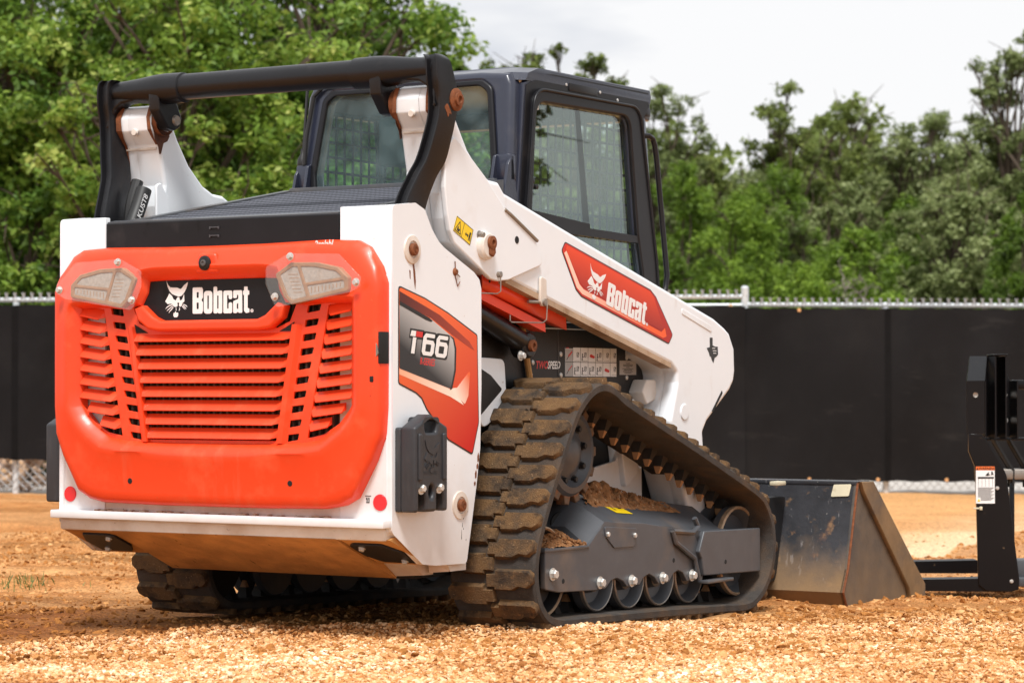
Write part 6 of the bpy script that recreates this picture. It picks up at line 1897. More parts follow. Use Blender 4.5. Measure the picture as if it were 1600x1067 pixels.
for u, sd_ in ((1.02, 1.0), (3.46, 5.0), (5.6, 5.0), (-4.64, 1.0), (-1.7, 1.0)):
    lf_ = u < GU
    fen(screen(u, u + 0.055, (lambda q: rail_z(q, True) - (0.045 if q < 0 else 0.085)) if lf_ else (lambda q: rail_z(q, False) - 0.030),
               (lambda q: 0.285 - 0.030 * (q + 4.8) * (1 if q > -4.8 else 0)) if lf_ else (lambda q: 0.085 - 0.006 * (q - 2.2)), sd_, 0.006), 'screen_crease_shade', M_CREASE, sharp=180)
for i in range(20):
    u = GU - 0.14 + (i - 5) * 0.637
    if u > UR:
        break
    z = (rail_z(u, u < GU) - (0.052 if u > GU else 0.088))
    fen(Build().lathe([(0.019, 0), (0.016, 0.012), (0, 0.012)], (u, -0.050, z), (0, -1, 0), 10), 'tie', M_TIE)
    if u > GU:
        fen(Build().lathe([(0.019, 0), (0.016, 0.012), (0, 0.012)], (u + 0.09, -0.056, 0.105 - 0.006 * (u - 2.2)), (0, -1, 0), 10), 'tie', M_TIE)
for u in (-4.19, -5.9):
    fen(Build().lathe([(0.019, 0), (0.016, 0.012), (0, 0.012)], (u, -0.050, 0.30), (0, -1, 0), 10), 'tie', M_TIE)
# wire: woven diamonds of the visible bottom strip and the twisted tips above the rail
b = Build()
sp_ = 0.079
nw = int((UR - UL) / sp_)


def wire(b_, p0, p1, r):
    p0, p1 = Vector(p0), Vector(p1)
    d = (p1 - p0).normalized()
    u_ = Vector((0, 1, 0))
    v_ = d.cross(u_).normalized()
    vs = [b_.bm.verts.new(p + a * r + c * r) for p in (p0, p1) for a, c in ((u_, v_), (-u_, v_), (Vector((0, 0, 0)), -v_ * 1.4))]
    for i_ in range(3):
        j_ = (i_ + 1) % 3
        b_.bm.faces.new((vs[i_], vs[j_], vs[3 + j_], vs[3 + i_]))


for i in range(nw):
    u = UL + i * sp_
    left = u < GU
    zt = rail_z(u, left)
    top_ = 0.36 if left else 0.16
    wr_ = 0.0035 if left else 0.0016
    nn = int(top_ / (sp_ * 0.5))
    for j in range(nn):
        z0, z1 = j * sp_ * 0.5, (j + 1) * sp_ * 0.5
        o = sp_ * 0.5 if j % 2 else 0
        wire(b, (u + o, 0.0, z0), (u + sp_ * 0.5 + o, 0.0, z1), wr_)
        wire(b, (u + sp_ * 0.5 + o + 0.0, 0.004, z0), (u + o, 0.004, z1), wr_)
    # tips
    wire(b, (u - 0.022, 0.0, zt + 0.005), (u, 0.0, zt + 0.036), 0.0052)
    wire(b, (u + 0.022, 0.0, zt + 0.005), (u, 0.0, zt + 0.036), 0.0052)
    wire(b, (u, 0.0, zt + 0.034), (u - 0.012, 0.0, zt + 0.066), 0.0050)
    wire(b, (u, 0.0, zt + 0.034), (u + 0.012, 0.0, zt + 0.066), 0.0050)
tag(fen(b, 'chain_link_wire', M_GALVD), kind='stuff')

# white car standing beyond the fence, seen through the wire at the left edge
cx0 = site(-5.35, 27.5)
CAR = empty('parked_car', (cx0[0], cx0[1], -0.18), 'white parked car half hidden behind the black fence screen at the left edge', 'car')


def car_part(b, name, m_, parent=None):
    o = b.out(name, m_, parent or CAR)
    if parent is None:
        o.location = (0, 0, 0)
        o.rotation_euler = (0, 0, FROT)
    return o


cb = [(-3.9, 0.32), (-3.9, 0.75), (-3.6, 0.90), (-2.9, 0.95), (-2.3, 1.36), (-1.0, 1.40), (-0.35, 0.98), (-0.02, 0.92), (0.12, 0.62), (0.14, 0.30), (-0.30, 0.24), (-0.36, 0.40), (-0.55, 0.52), (-0.78, 0.50), (-0.95, 0.24), (-2.85, 0.24), (-2.95, 0.45), (-3.2, 0.54), (-3.45, 0.42), (-3.5, 0.26)]
cbody = car_part(Build().ext([fillet(cb, 0.06, 3)], 'y', -0.85, 0.85, 0.06, 3), 'car_body', M_CARW)
car_part(Build().ext([fillet([(-2.75, 0.97), (-2.25, 1.30), (-1.05, 1.33), (-0.55, 1.0)], 0.04)], 'y', -0.862, 0.862, 0.01), 'side_glass', M_SBLACK)
for x in (-0.66, -3.2):
    for y in (-0.76, 0.76):
        wh_ = car_part(Build().cyl((x, y - 0.1, 0.32), (x, y + 0.1, 0.32), 0.32, 24, cap=0.03), 'wheel', M_HOSE)
        Build().cyl((x, y - 0.112, 0.32), (x, y + 0.112, 0.32), 0.20, 16, cap=0.01).out('rim', M_GALV, wh_)
car_part(Build().box((-0.06, 0.10), (-0.80, -0.55), (0.62, 0.76), 0.03), 'tail_light', M_REFL)
# pile of rubble beyond the fence at the left
rp = site(-4.2, 25.6)
rr = random.Random(21)
b = Build()
for i in range(420):
    du, dd = rr.gauss(0, 1.0), rr.gauss(0, 0.40)
    hh = 0.62 * math.exp(-(du / 1.1) ** 2 - (dd / 0.5) ** 2)
    x_, y_ = site(-4.2 + du, 25.7 + dd)
    r = rr.uniform(0.03, 0.10)
    k = Matrix.Translation((x_, y_, -0.18 + hh * rr.uniform(0.5, 1.0))) @ Matrix.Rotation(rr.uniform(0, 6), 4, 'Z') @ Matrix.Rotation(rr.uniform(0, 6), 4, 'X') @ Matrix.Diagonal((r, r * rr.uniform(0.6, 1), r * rr.uniform(0.5, 0.9), 1))
    bmesh.ops.create_icosphere(b.bm, subdivisions=1, radius=1.0, matrix=k)
pile = b.out('rubble_pile', mat('pinkish_rubble', (0.44, 0.30, 0.22), 0.9, var=0.4, vscale=6, stains=[((0.55, 0.33, 0.16), 3, 0.5, 0.6, 0.8), ((0.62, 0.52, 0.46), 5, 0.55, 0.65, 0.8)]), None, sharp=10)
tag(pile, kind='stuff')

# ------------------------------------------------------------------ trees


def leaf_mesh(name, P, Nrm, size, tint, m_, parent, rng, aspect=0.55):
    """one mesh of many small rhombic leaves; P centres, Nrm facing, tint per leaf"""
    n = len(P)
    a = rng.normal(size=(n, 3))
    t = np.cross(Nrm, a)
    t /= np.linalg.norm(t, axis=1, keepdims=True) + 1e-9
    bt = np.cross(Nrm, t)
    s = (size * rng.uniform(0.6, 1.35, n))[:, None]
    fold = Nrm * s * 0.18
    V = np.empty((n, 4, 3))
    V[:, 0] = P - t * s
    V[:, 1] = P + bt * s * aspect + fold
    V[:, 2] = P + t * s
    V[:, 3] = P - bt * s * aspect + fold
    me = bpy.data.meshes.new(name)
    me.vertices.add(n * 4)
    me.vertices.foreach_set('co', V.reshape(-1))
    me.loops.add(n * 4)
    me.loops.foreach_set('vertex_index', np.arange(n * 4, dtype=np.int32))
    me.polygons.add(n)
    me.polygons.foreach_set('loop_start', np.arange(0, n * 4, 4, dtype=np.int32))
    me.polygons.foreach_set('loop_total', np.full(n, 4, dtype=np.int32))
    me.update(calc_edges=True)
    at = me.attributes.new('tint', 'FLOAT', 'FACE')
    at.data.foreach_set('value', np.clip(tint, 0, 1).astype(np.float32))
    me.materials.append(m_)
    o = bpy.data.objects.new(name, me)
    COL.objects.link(o)
    o.parent = parent
    o.location = -parent.location
    return o


def tree(name, label, cat, u, d, height, radius, seed, leafm, n_leaf, leaf, base=0.25, kind='oak', group=None, n_clump=46, density=1.0, bark=None, clump_r=(0.16, 0.34), lean=(0, 0), tint0=0.42, girth=None):
    rng = np.random.default_rng(seed)
    x0, y0 = site(u, d)
    z0 = float(ground_z(x0, y0, False)) - 0.05
    root = empty(name, (x0, y0, z0), label, cat, group)
    O = np.array([x0, y0, z0])
    H = height
    C = []
    if kind == 'juniper':
        for i in range(n_clump):
            t = rng.random() ** 0.8
            zc = H * (base + (1 - base) * t)
            rr_ = radius * (1 - t * t) ** 0.6 * math.sqrt(rng.random())
            a = rng.random() * 2 * math.pi
            C.append((rr_ * math.cos(a), rr_ * math.sin(a), zc, radius * rng.uniform(*clump_r) * (1.1 - 0.6 * t)))
    else:
        zc0, rz = H * (base + 1) / 2, H * (1 - base) / 2
        for i in range(n_clump):
            v = rng.normal(size=3)
            v /= np.linalg.norm(v)
            q = rng.random() ** 0.42
            w_ = 1.0 + 0.25 * math.sin(3 * math.atan2(v[1], v[0]) + seed)
            C.append((v[0] * q * radius * w_ + lean[0] * (v[2] + 1), v[1] * q * radius * w_ + lean[1] * (v[2] + 1), zc0 + v[2] * q * rz, radius * rng.uniform(*clump_r)))
    C = np.array(C)
    # limbs reach the clumps from the trunk
    b_ = Build()
    top_ = np.array([lean[0] * 0.8, lean[1] * 0.8, H * (0.92 if kind == 'juniper' else 0.72)])
    tr_ = 0.024 * H if kind != 'juniper' else 0.012 * H
    tr_ = girth or tr_
    trunk_pts = [O, O + np.array([rng.normal() * 0.05, rng.normal() * 0.05, H * 0.2]), O + top_ * 0.55 + np.array([rng.normal() * 0.1, rng.normal() * 0.1, 0]), O + top_]
    b_.tube([Vector(p) for p in trunk_pts], tr_, 8, smooth=4, radii=[tr_ * 1.25, tr_, tr_ * 0.65, tr_ * 0.15])
    sel = np.argsort(-C[:, 2])[:18] if kind != 'juniper' else rng.permutation(len(C))[:10]
    if kind != 'juniper':
        sel = np.concatenate([sel, rng.permutation(len(C))[:34]])
    for i in sel:
        c = C[i, :3]
        t = np.clip(c[2] / top_[2] * rng.uniform(0.45, 0.75), 0.12, 0.95)
        s0 = O + top_ * t
        e = O + c
        mid = (s0 + e) / 2 + np.array([rng.normal() * 0.12, rng.normal() * 0.12, 0.06 * H * rng.random()])
        r0 = tr_ * (1 - t) * 0.55 + 0.012
        b_.tube([Vector(s0), Vector(mid), Vector(e)], r0, 5, smooth=3, radii=[r0, r0 * 0.6, 0.008])
        for k_ in range(3):
            e2 = e + rng.normal(size=3) * C[i, 3] * 0.8
            b_.tube([Vector(mid * 0.3 + e * 0.7), Vector((e + e2) / 2 + rng.normal(size=3) * 0.05), Vector(e2)], 0.01, 4, radii=[0.012, 0.009, 0.004])
    b_.out('trunk', bark or M_BARK, root)
    # leaves
    wts = C[:, 3] ** 2
    ci = rng.choice(len(C), n_leaf, p=wts / wts.sum())
    dv = rng.normal(size=(n_leaf, 3))
    dv /= np.linalg.norm(dv, axis=1, keepdims=True)
    if kind == 'juniper':
        rad_ = rng.random(n_leaf) ** 0.5
        off_ = dv * rad_[:, None] * np.array([0.9, 0.9, 1.15])
    else:
        rad_ = rng.random(n_leaf) ** 0.40
        off_ = dv * rad_[:, None] * np.array([1.0, 1.0, 0.72])
    # twig level bunches: pull leaves towards sub centres for a lumpy outline
    nb = 14
    sub = rng.normal(size=(len(C), nb, 3))
    sub /= np.linalg.norm(sub, axis=2, keepdims=True)
    sub *= (rng.random((len(C), nb, 1)) ** 0.4) * (np.array([1, 1, 0.75]) if kind != 'juniper' else np.array([0.9, 0.9, 1.1]))
    pick = rng.integers(0, nb, n_leaf)
    off_ = 0.42 * off_ + 0.84 * sub[ci, pick]
    P = O + C[ci, :3] + off_ * C[ci, 3][:, None]
    nrm_ = 0.55 * dv + np.array([0, 0, 0.55]) + rng.normal(size=(n_leaf, 3)) * 0.55
    nrm_ /= np.linalg.norm(nrm_, axis=1, keepdims=True)
    # leaf colour: twig age and tree, not light
    tw = rng.random((len(C), nb))
    tint = tint0 + 0.42 * (tw[ci, pick] - 0.5) + 0.26 * (rng.random(n_leaf) - 0.5) + 0.22 * (rng.random(len(C))[ci] - 0.5)
    young = (rng.random(n_leaf) < 0.12) * 0.25
    leaf_mesh('crown', P, nrm_, leaf, tint + young, leafm, root, rng, 0.55 if kind != 'juniper' else 0.30)
    return root


def ux(px, d):
    return (px - 800) / 4030.4 * d


# broad oaks close behind the fence at the left
GO, GL_, GJ = 'oaks close behind the fence', 'live oaks in the woods', 'junipers in the woods'
LEFT = [
    (30, 30.0, 7.6, 2.4, 44000, 0.050, 0.06, 95, 0.44, 'broad leafy oak with yellow green leaves at the far left behind the fence'),
    (270, 29.0, 7.2, 2.2, 44000, 0.048, 0.10, 95, 0.52, 'tall yellow green oak behind the left end of the cross tube'),
    (520, 32.0, 7.8, 2.0, 40000, 0.050, 0.08, 95, 0.42, 'oak with dense green crown rising behind the black cross tube and cab'),
    (150, 36.0, 8.4, 3.0, 30000, 0.070, 0.04, 80, 0.26, 'darker oak filling the gap behind the other left oaks'),
    (430, 37.0, 9.0, 2.3, 28000, 0.070, 0.04, 80, 0.24, 'tall dark oak standing back behind the middle of the cross tube'),
    (200, 27.0, 4.4, 1.25, 20000, 0.044, 0.10, 60, 0.64, 'young low oak with bright leaves beside the left rear link'),
    (390, 27.5, 3.7, 1.15, 18000, 0.044, 0.12, 60, 0.58, 'low bright oak behind the hood and left lift arm'),
    (40, 27.5, 3.4, 1.2, 16000, 0.044, 0.10, 60, 0.50, 'low oak over the left end of the fence'),
]
for i, (px, d, h, r, nl, lf, bs, nc, t0, lab) in enumerate(LEFT):
    tree('oak_tree', lab, 'tree', ux(px, d), d, h, r, 1 + i, M_LEAF_OAK, nl, lf, base=bs, n_clump=nc, tint0=t0 + 0.02, group=GO, clump_r=(0.13, 0.30))
tree('live_oak', 'thin crowned oak topping out just above the left side of the cab roof', 'tree', ux(700, 42), 42.0, 6.7, 1.2, 18, M_LEAF_OAK, 18000, 0.060, base=0.12, n_clump=80, clump_r=(0.10, 0.24), tint0=0.38, group=GL_)
tree('live_oak', 'sparse oak whose tips show above the cab roof', 'tree', ux(790, 46), 46.0, 7.45, 1.2, 19, M_LEAF_LIVE, 14000, 0.055, base=0.3, n_clump=110, clump_r=(0.12, 0.28), tint0=0.44, group=GL_)
tree('live_oak', 'sparse oak with a single spray above the right of the cab roof', 'tree', ux(905, 48), 48.0, 7.5, 1.1, 20, M_LEAF_LIVE, 12000, 0.055, base=0.35, n_clump=90, clump_r=(0.12, 0.28), tint0=0.44, group=GL_)
# woods beyond the fence at the right
OAKS = [
    (1025, 50, 7.0, 1.4, 'grey', 'grey green oak just right of the cab beside the grab handle', 0.30, 18000),
    (1100, 54, 5.9, 1.2, 'live', 'small crowned oak left of the tall gnarled oak in the right woods', 0.42, 13000),
    (1235, 50, 6.95, 1.25, 'live', 'gnarled open oak with the highest crown in the middle of the right woods', 0.36, 15000),
    (1335, 52, 7.0, 1.35, 'live', 'open oak right of the gnarled one with sky showing through', 0.42, 15000),
    (1430, 50, 6.6, 1.4, 'grey', 'pale grey green oak above the bare grey trunk', 0.50, 20000),
    (1580, 47, 7.7, 1.30, 'grey', 'tallest oak with thin twiggy top at the right edge', 0.42, 16000),
    (1665, 46, 7.0, 1.5, 'grey', 'grey green oak cut by the right edge of the view', 0.42, 15000),
    (1160, 60, 5.9, 2.0, 'live', 'dark oak standing back in the dip of the right woods', 0.30, 18000),
    (1290, 62, 6.3, 2.2, 'live', 'dark oak standing back behind the open oaks', 0.28, 18000),
    (1480, 60, 6.4, 2.3, 'live', 'dark oak standing back behind the pale oak', 0.32, 18000),
    (1500, 42, 4.6, 1.4, 'grey', 'pale low oak whose foliage hangs over the bare grey trunk', 0.55, 18000),
    (1300, 45, 4.7, 1.3, 'grey', 'grey green low oak in front of the open oaks', 0.48, 15000),
    (1390, 58, 6.6, 2.4, 'live', 'broad oak closing the row behind the pale oak and the open oaks', 0.38, 20000),
    (1200, 57, 6.2, 2.0, 'grey', 'grey green oak closing the row behind the gnarled oak', 0.42, 20000),
    (1070, 56, 5.9, 1.7, 'grey', 'grey green oak standing back right of the cab', 0.42, 16000),
    (1570, 56, 6.9, 2.2, 'live', 'broad green oak standing back at the right edge', 0.42, 20000),
]
for i, (px, d, h, r, k, lab, t0, nl) in enumerate(OAKS):
    tree('live_oak', lab, 'tree', ux(px, d), float(d), h, r, 30 + i, M_LEAF_GREY if k == 'grey' else M_LEAF_LIVE, int(nl * 2.0), 0.045, base=0.04, n_clump=190, clump_r=(0.11, 0.25), tint0=t0 + 0.10, group=GL_)
JUN = [
    (1070, 42, 4.6, 1.4, 'bright juniper directly right of the grab handle', 0.45),
    (1150, 40, 4.0, 1.35, 'bright green juniper left of the middle of the right woods', 0.60),
    (1215, 44, 4.9, 1.4, 'tall dark green juniper in the middle of the right woods', 0.38),
    (1255, 36, 2.7, 1.0, 'low vivid green juniper right above the fence rail', 0.72),
    (1340, 39, 3.4, 1.35, 'broad light green juniper left of the bare grey trunk', 0.55),
    (1420, 44, 4.2, 1.3, 'olive juniper behind the bare grey trunk', 0.30),
    (1605, 37, 3.8, 0.95, 'dark green juniper at the right edge over the fork frame', 0.26),
    (1010, 38, 3.3, 1.2, 'dark juniper half hidden by the cab door', 0.32),
    (1110, 36, 2.5, 1.0, 'low juniper over the gate rail of the fence', 0.46),
    (1530, 43, 3.6, 1.2, 'grey olive juniper right of the bare grey trunk', 0.30),
    (1390, 37, 2.3, 1.0, 'low juniper with bright tips just over the fence', 0.64),
]
for i, (px, d, h, r, lab, t0) in enumerate(JUN):
    tree('juniper', lab, 'tree', ux(px, d), float(d), h, r, 60 + i, M_LEAF_JUN, 26000, 0.046, base=0.0, kind='juniper', n_clump=130, clump_r=(0.14, 0.30), tint0=t0 + 0.06, group=GJ)
# big oak at the right outside the view; the cab's side window mirrors it
tree('live_oak', 'big overhanging oak right of the yard mirrored in the cab side window', 'tree', 12.6, 13.4, 8.5, 3.3, 91, M_LEAF_LIVE, 26000, 0.085, base=0.22, n_clump=90, clump_r=(0.10, 0.22), tint0=0.35, group=GL_)
# bare grey trunk
rngd = np.random.default_rng(5)
dx, dy = site(ux(1492, 35.5), 35.5)
DT = empty('dead_tree', (dx, dy, -0.2), 'bare dead grey tree with drooping twigs in the right woods', 'tree')
b = Build()
base_ = Vector((dx, dy, -0.2))


def twig(p, d, r, ln, lvl):
    pts, rads = [p], [r]
    n = 6
    for i in range(n):
        d = (d + Vector(rngd.normal(size=3)) * (0.28 if lvl else 0.12) + Vector((0, 0, -0.10 if lvl else 0.10))).normalized()
        p = p + d * ln / n
        pts.append(p)
        rads.append(r * (1 - 0.8 * (i + 1) / n))
        if lvl < 3 and i > 0:
            for _ in range(2 if lvl else 1):
                if rngd.random() < (0.85 if lvl < 2 else 0.5):
                    sd_ = (d * 0.5 + AX_R * rngd.normal() * 0.8 + AX_F * rngd.normal() * 0.4 + Vector((0, 0, rngd.normal() * 0.55))).normalized()
                    twig(p, sd_, max(r * 0.5, 0.004), ln * rngd.uniform(0.28, 0.45), lvl + 1)
    b.tube(pts, r, 5, radii=[max(q_, 0.003) for q_ in rads])


for k, lean_ in enumerate((-0.35, 0.10, 0.42)):
    twig(base_ + AX_R * lean_ * 0.3, (AX_R * lean_ + Vector((0, 0, 1))).normalized(), 0.040, 2.3 - 0.2 * k, 0)
b.out('trunk', M_DEAD, DT)
# the far wood behind, which reads as one mass
rngf = np.random.default_rng(77)
nF = 90000
uu = rngf.uniform(-22, 26, nF)
dd_ = rngf.uniform(66, 78, nF)
crest = 7.5 + 1.3 * (vnoise(uu * 0.45 + 3, uu * 0 + 2) - 0.5) * 2 + 0.8 * (vnoise(uu * 1.6, uu * 0 + 7) - 0.5) + np.where(uu < -2, 1.5, 0)
zz_ = crest * rngf.random(nF) ** 0.75
X_ = CAM.x + AX_R.x * uu - 0.52704628 * dd_
Y_ = CAM.y + AX_R.y * uu + 0.84983659 * dd_
wf = empty('far_wood', (0, 0, 0), None, None)
nr_ = rngf.normal(size=(nF, 3)) * 0.7 + np.array([AX_F.x * -0.6, AX_F.y * -0.6, 0.5])
nr_ /= np.linalg.norm(nr_, axis=1, keepdims=True)
fw = leaf_mesh('far_wood', np.stack([X_, Y_, zz_ - 0.2], -1), nr_, 0.15, 0.34 + 0.25 * rngf.random(nF) + 0.2 * (vnoise(uu * 1.1, zz_ * 1.1) - 0.5), M_LEAF_LIVE, wf, rngf)
fw.parent = None
bpy.data.objects.remove(wf)
tag(fw, kind='stuff')

# ------------------------------------------------------------------ loose stones, clods, grass


def stone_cloud(name, P, scl, tintv, m_, seed):
    """points with size and tint, each carrying one stone made in geometry nodes"""
    rng = np.random.default_rng(seed)
    n = len(P)
    me = bpy.data.meshes.new(name)
    me.vertices.add(n)
    me.vertices.foreach_set('co', np.ascontiguousarray(P).reshape(-1))
    for an, ty, dat in (('scl', 'FLOAT_VECTOR', (scl[:, None] * rng.uniform(0.55, 1.35, (n, 3)) * np.array([1.1, 1.0, 0.62]))), ('rot', 'FLOAT_VECTOR', rng.normal(size=(n, 3)) * np.array([0.45, 0.45, 3.0]))):
        a_ = me.attributes.new(an, ty, 'POINT')
        a_.data.foreach_set('vector', np.ascontiguousarray(dat, dtype=np.float32).reshape(-1))
    a_ = me.attributes.new('tint', 'FLOAT', 'POINT')
    a_.data.foreach_set('value', tintv.astype(np.float32))
    a_ = me.attributes.new('pick', 'INT', 'POINT')
    a_.data.foreach_set('value', rng.integers(0, 4, n).astype(np.int32))
    o = bpy.data.objects.new(name, me)
    COL.objects.link(o)
    ng = bpy.data.node_groups.new(name, 'GeometryNodeTree')
    ng.interface.new_socket('Geometry', in_out='INPUT', socket_type='NodeSocketGeometry')
    ng.interface.new_socket('Geometry', in_out='OUTPUT', socket_type='NodeSocketGeometry')
    N, L = ng.nodes, ng.links
    gi, go_ = N.new('NodeGroupInput'), N.new('NodeGroupOutput')
    iop = N.new('GeometryNodeInstanceOnPoints')
    iop.inputs['Pick Instance'].default_value = True
    g2i = N.new('GeometryNodeGeometryToInstance')
    for v in range(4):
        ico = N.new('GeometryNodeMeshIcoSphere')
        ico.inputs['Radius'].default_value = 1.0
        ico.inputs['Subdivisions'].default_value = 2
        setp = N.new('GeometryNodeSetPosition')
        nz = N.new('ShaderNodeTexNoise')
        nz.inputs['Scale'].default_value = 0.75
        nz.inputs['Detail'].default_value = 2
        pos = N.new('GeometryNodeInputPosition')
        ad = N.new('ShaderNodeVectorMath')
        ad.inputs[1].default_value = (v * 7.3, v * 3.1, v * 1.7)
        sb = N.new('ShaderNodeVectorMath')
        sb.operation = 'SUBTRACT'
        sb.inputs[1].default_value = (0.5, 0.5, 0.5)
        sc_ = N.new('ShaderNodeVectorMath')
        sc_.operation = 'SCALE'
        sc_.inputs['Scale'].default_value = 2.0
        L.new(pos.outputs[0], ad.inputs[0])
        L.new(ad.outputs[0], nz.inputs['Vector'])
        L.new(nz.outputs['Color'], sb.inputs[0])
        L.new(sb.outputs[0], sc_.inputs[0])
        L.new(ico.outputs[0], setp.inputs['Geometry'])
        L.new(sc_.outputs[0], setp.inputs['Offset'])
        sm = N.new('GeometryNodeSetShadeSmooth')
        sm.inputs['Shade Smooth'].default_value = False
        L.new(setp.outputs[0], sm.inputs['Geometry'])
        sm2 = N.new('GeometryNodeSetMaterial')
        sm2.inputs['Material'].default_value = m_
        L.new(sm.outputs[0], sm2.inputs['Geometry'])
        L.new(sm2.outputs[0], g2i.inputs[0])

    def attr(nm, ty):
        x = N.new('GeometryNodeInputNamedAttribute')
        x.data_type = ty
        x.inputs['Name'].default_value = nm
        return x.outputs['Attribute']
    L.new(gi.outputs[0], iop.inputs['Points'])
    L.new(g2i.outputs[0], iop.inputs['Instance'])
    L.new(attr('pick', 'INT'), iop.inputs['Instance Index'])
    L.new(attr('rot', 'FLOAT_VECTOR'), iop.inputs['Rotation'])
    L.new(attr('scl', 'FLOAT_VECTOR'), iop.inputs['Scale'])
    L.new(iop.outputs[0], go_.inputs[0])
    md = o.modifiers.new('stones', 'NODES')
    md.node_group = ng
    me.materials.append(m_)
    tag(o, kind='stuff')
    return o


def stone_mat(name, ramp):
    mt = bpy.data.materials.new(name)
    mt.use_nodes = True
    t = mt.node_tree
    N, L = t.nodes, t.links
    b_ = N['Principled BSDF']
    b_.inputs['Roughness'].default_value = 1.0
    b_.inputs['Specular IOR Level'].default_value = 0.05
    at = N.new('ShaderNodeAttribute')
    at.attribute_type = 'INSTANCER'
    at.attribute_name = 'tint'
    cr_ = N.new('ShaderNodeValToRGB')
    els = cr_.color_ramp.elements
    els[0].position, els[0].color = ramp[0][0], (*ramp[0][1], 1)
    els[1].position, els[1].color = ramp[-1][0], (*ramp[-1][1], 1)
    for p_, c_ in ramp[1:-1]:
        els.new(p_).color = (*c_, 1)
    L.new(at.outputs['Fac'], cr_.inputs['Fac'])
    nz = N.new('ShaderNodeTexNoise')
    nz.inputs['Scale'].default_value = 140
    nz.inputs['Detail'].default_value = 4
    g = N.new('ShaderNodeNewGeometry')
    L.new(g.outputs['Position'], nz.inputs['Vector'])
    r_ = N.new('ShaderNodeMapRange')
    r_.inputs[1].default_value, r_.inputs[2].default_value, r_.inputs[3].default_value, r_.inputs[4].default_value = 0.3, 0.7, 0.75, 1.2
    L.new(nz.outputs['Fac'], r_.inputs[0])
    mm = N.new('ShaderNodeMix')
    mm.data_type = 'RGBA'
    mm.blend_type = 'MULTIPLY'
    mm.inputs[0].default_value = 1
    L.new(cr_.outputs['Color'], mm.inputs[6])
    L.new(r_.outputs[0], mm.inputs[7])
    L.new(mm.outputs[2], b_.inputs['Base Color'])
    return mt


M_GRAVEL = stone_mat('tan_gravel', [(0.0, (0.20, 0.070, 0.020)), (0.22, (0.48, 0.205, 0.065)), (0.55, (0.72, 0.405, 0.185)), (0.82, (0.86, 0.62, 0.39)), (1.0, (0.92, 0.83, 0.70))])
M_CLOD = stone_mat('orange_clods', [(0.0, (0.18, 0.066, 0.017)), (0.5, (0.42, 0.175, 0.050)), (1.0, (0.70, 0.40, 0.18))])
rngs = np.random.default_rng(9)


def gravel_edge(u):
    """distance at which the thick gravel ends, as a function of u"""
    return 8.20 + 0.26 * np.clip(u + 1.2, 0, 3.5) - 0.55 * np.clip(-1.05 - u, 0, 1.2) + 0.10 * np.sin(u * 5.1) + 0.06 * np.sin(u * 13.0 + 1)


nG = 230000
d_ = 5.6 + 4.0 * rngs.random(nG) ** 0.85
u_ = rngs.uniform(-0.235, 0.235, nG) * d_
keep = d_ < gravel_edge(u_) + 0.30 * (rngs.random(nG) ** 3) + 0.16 * (vnoise(u_ * 4, d_ * 4) - 0.5)
d_, u_ = d_[keep], u_[keep]
X_ = CAM.x + AX_R.x * u_ - 0.52704628 * d_
Y_ = CAM.y + AX_R.y * u_ + 0.84983659 * d_
heap = 0.022 * np.clip(1 - np.abs(d_ - gravel_edge(u_) + 0.15) / 0.45, 0, 1) * (0.5 + vnoise(u_ * 3 + 4, d_ * 3))
Zs = ground_z(X_, Y_) + heap * rngs.random(len(d_)) + 0.001
sc_ = 0.0026 + 0.0068 * rngs.random(len(d_)) ** 2.6
tn = 0.50 + 0.36 * (rngs.random(len(d_)) - 0.5) * 2 + 0.28 * (vnoise(u_ * 1.8 + 2, d_ * 3.0) - 0.5) * 2 * 0.6 - 0.30 * np.clip((d_ - gravel_edge(u_) + 0.35) / 0.5, 0, 1)
stone_cloud('gravel', np.stack([X_, Y_, Zs], -1), sc_, np.clip(tn, 0, 1), M_GRAVEL, 1)
nC = 80000
d_ = 7.4 + 9.5 * rngs.random(nC) ** 1.5
u_ = rngs.uniform(-0.235, 0.235, nC) * d_
X_ = CAM.x + AX_R.x * u_ - 0.52704628 * d_
Y_ = CAM.y + AX_R.y * u_ + 0.84983659 * d_
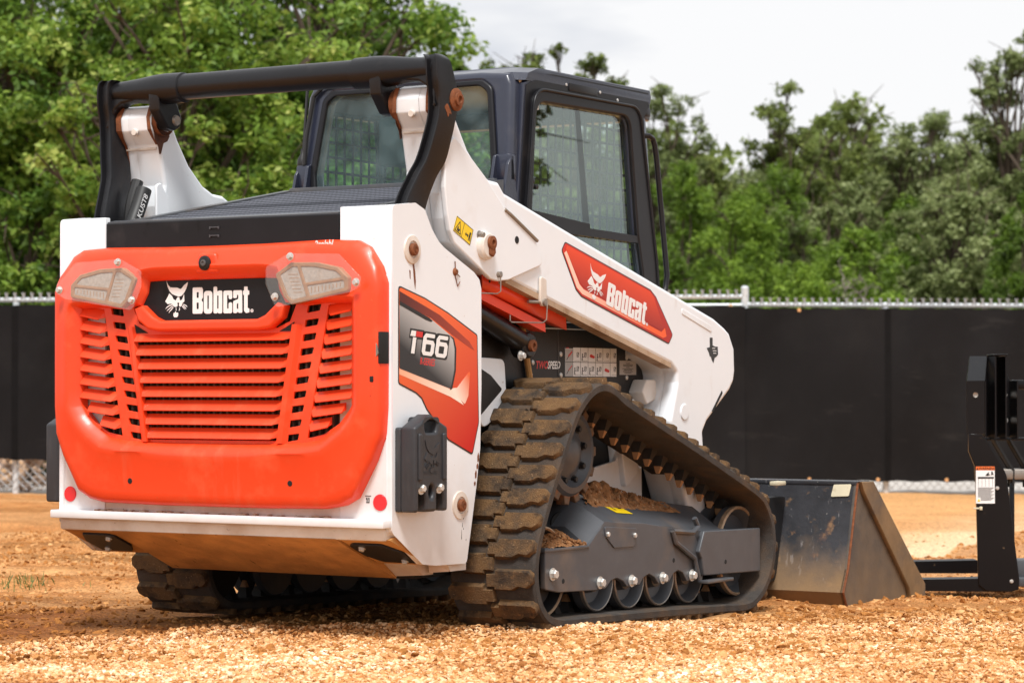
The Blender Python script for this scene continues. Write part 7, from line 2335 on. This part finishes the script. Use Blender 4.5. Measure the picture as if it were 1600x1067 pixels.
keep = ((vnoise(u_ * 0.8 + 9, d_ * 2.2) > 0.42) | (rngs.random(nC) < 0.22)) & ~((np.abs(X_) < 0.9) & (Y_ > 0.1) & (Y_ < 1.5) & (np.abs(X_) > 0.5))
pth_ = d_ - 2.43 * u_
keep &= ~((u_ > 0.2) & (d_ > 12.0) & (pth_ > 8.75) & (rngs.random(nC) < 0.95))
keep |= (np.abs(pth_ - 8.70) < 0.07) & (u_ > 0.3) & (d_ > 11.5)
d_, u_, X_, Y_ = d_[keep], u_[keep], X_[keep], Y_[keep]
Zs = ground_z(X_, Y_) + 0.001
sc_ = 0.0035 + 0.012 * rngs.random(len(d_)) ** 4
lf = np.clip((-0.9 - u_) / 0.6, 0, 1) * np.clip((10.5 - d_) / 1.2, 0, 1)
tn = 0.55 + 0.4 * (rngs.random(len(d_)) - 0.5) * 2 - 0.35 * lf
stone_cloud('clods', np.stack([X_, Y_, Zs], -1), sc_, np.clip(tn, 0, 1), M_CLOD, 2)

# a tuft of weeds on the dirt at the far left
rngg = np.random.default_rng(12)
gx, gy = site(ux(20, 11.3), 11.3)
gw = Build()
for i in range(150):
    u0, d0 = ux(20, 11.3) + rngg.normal() * 0.075, 11.3 + rngg.normal() * 0.10
    if i % 6 == 0:
        u0 += rngg.normal() * 0.12
    x_, y_ = site(u0, d0)
    z_ = float(ground_z(x_, y_)) - 0.002
    h = rngg.uniform(0.012, 0.042)
    a = rngg.uniform(0, 6.28)
    ln = np.array([math.cos(a), math.sin(a)]) * h * rngg.uniform(0.2, 0.9)
    wx, wy = -math.sin(a) * 0.0022, math.cos(a) * 0.0022
    gw.poly([(x_ - wx, y_ - wy, z_), (x_ + wx, y_ + wy, z_), (x_ + ln[0] * 0.5 + wx * 0.8, y_ + ln[1] * 0.5 + wy * 0.8, z_ + h * 0.7), (x_ + ln[0], y_ + ln[1], z_ + h)])
gt = gw.out('weed_tuft', M_GRASS, None, recalc=False)
at = gt.data.attributes.new('tint', 'FLOAT', 'FACE')
at.data.foreach_set('value', rngg.random(len(gt.data.polygons)).astype(np.float32))
tag(gt, 'small tuft of green weeds on the orange dirt at the left edge', 'weeds')
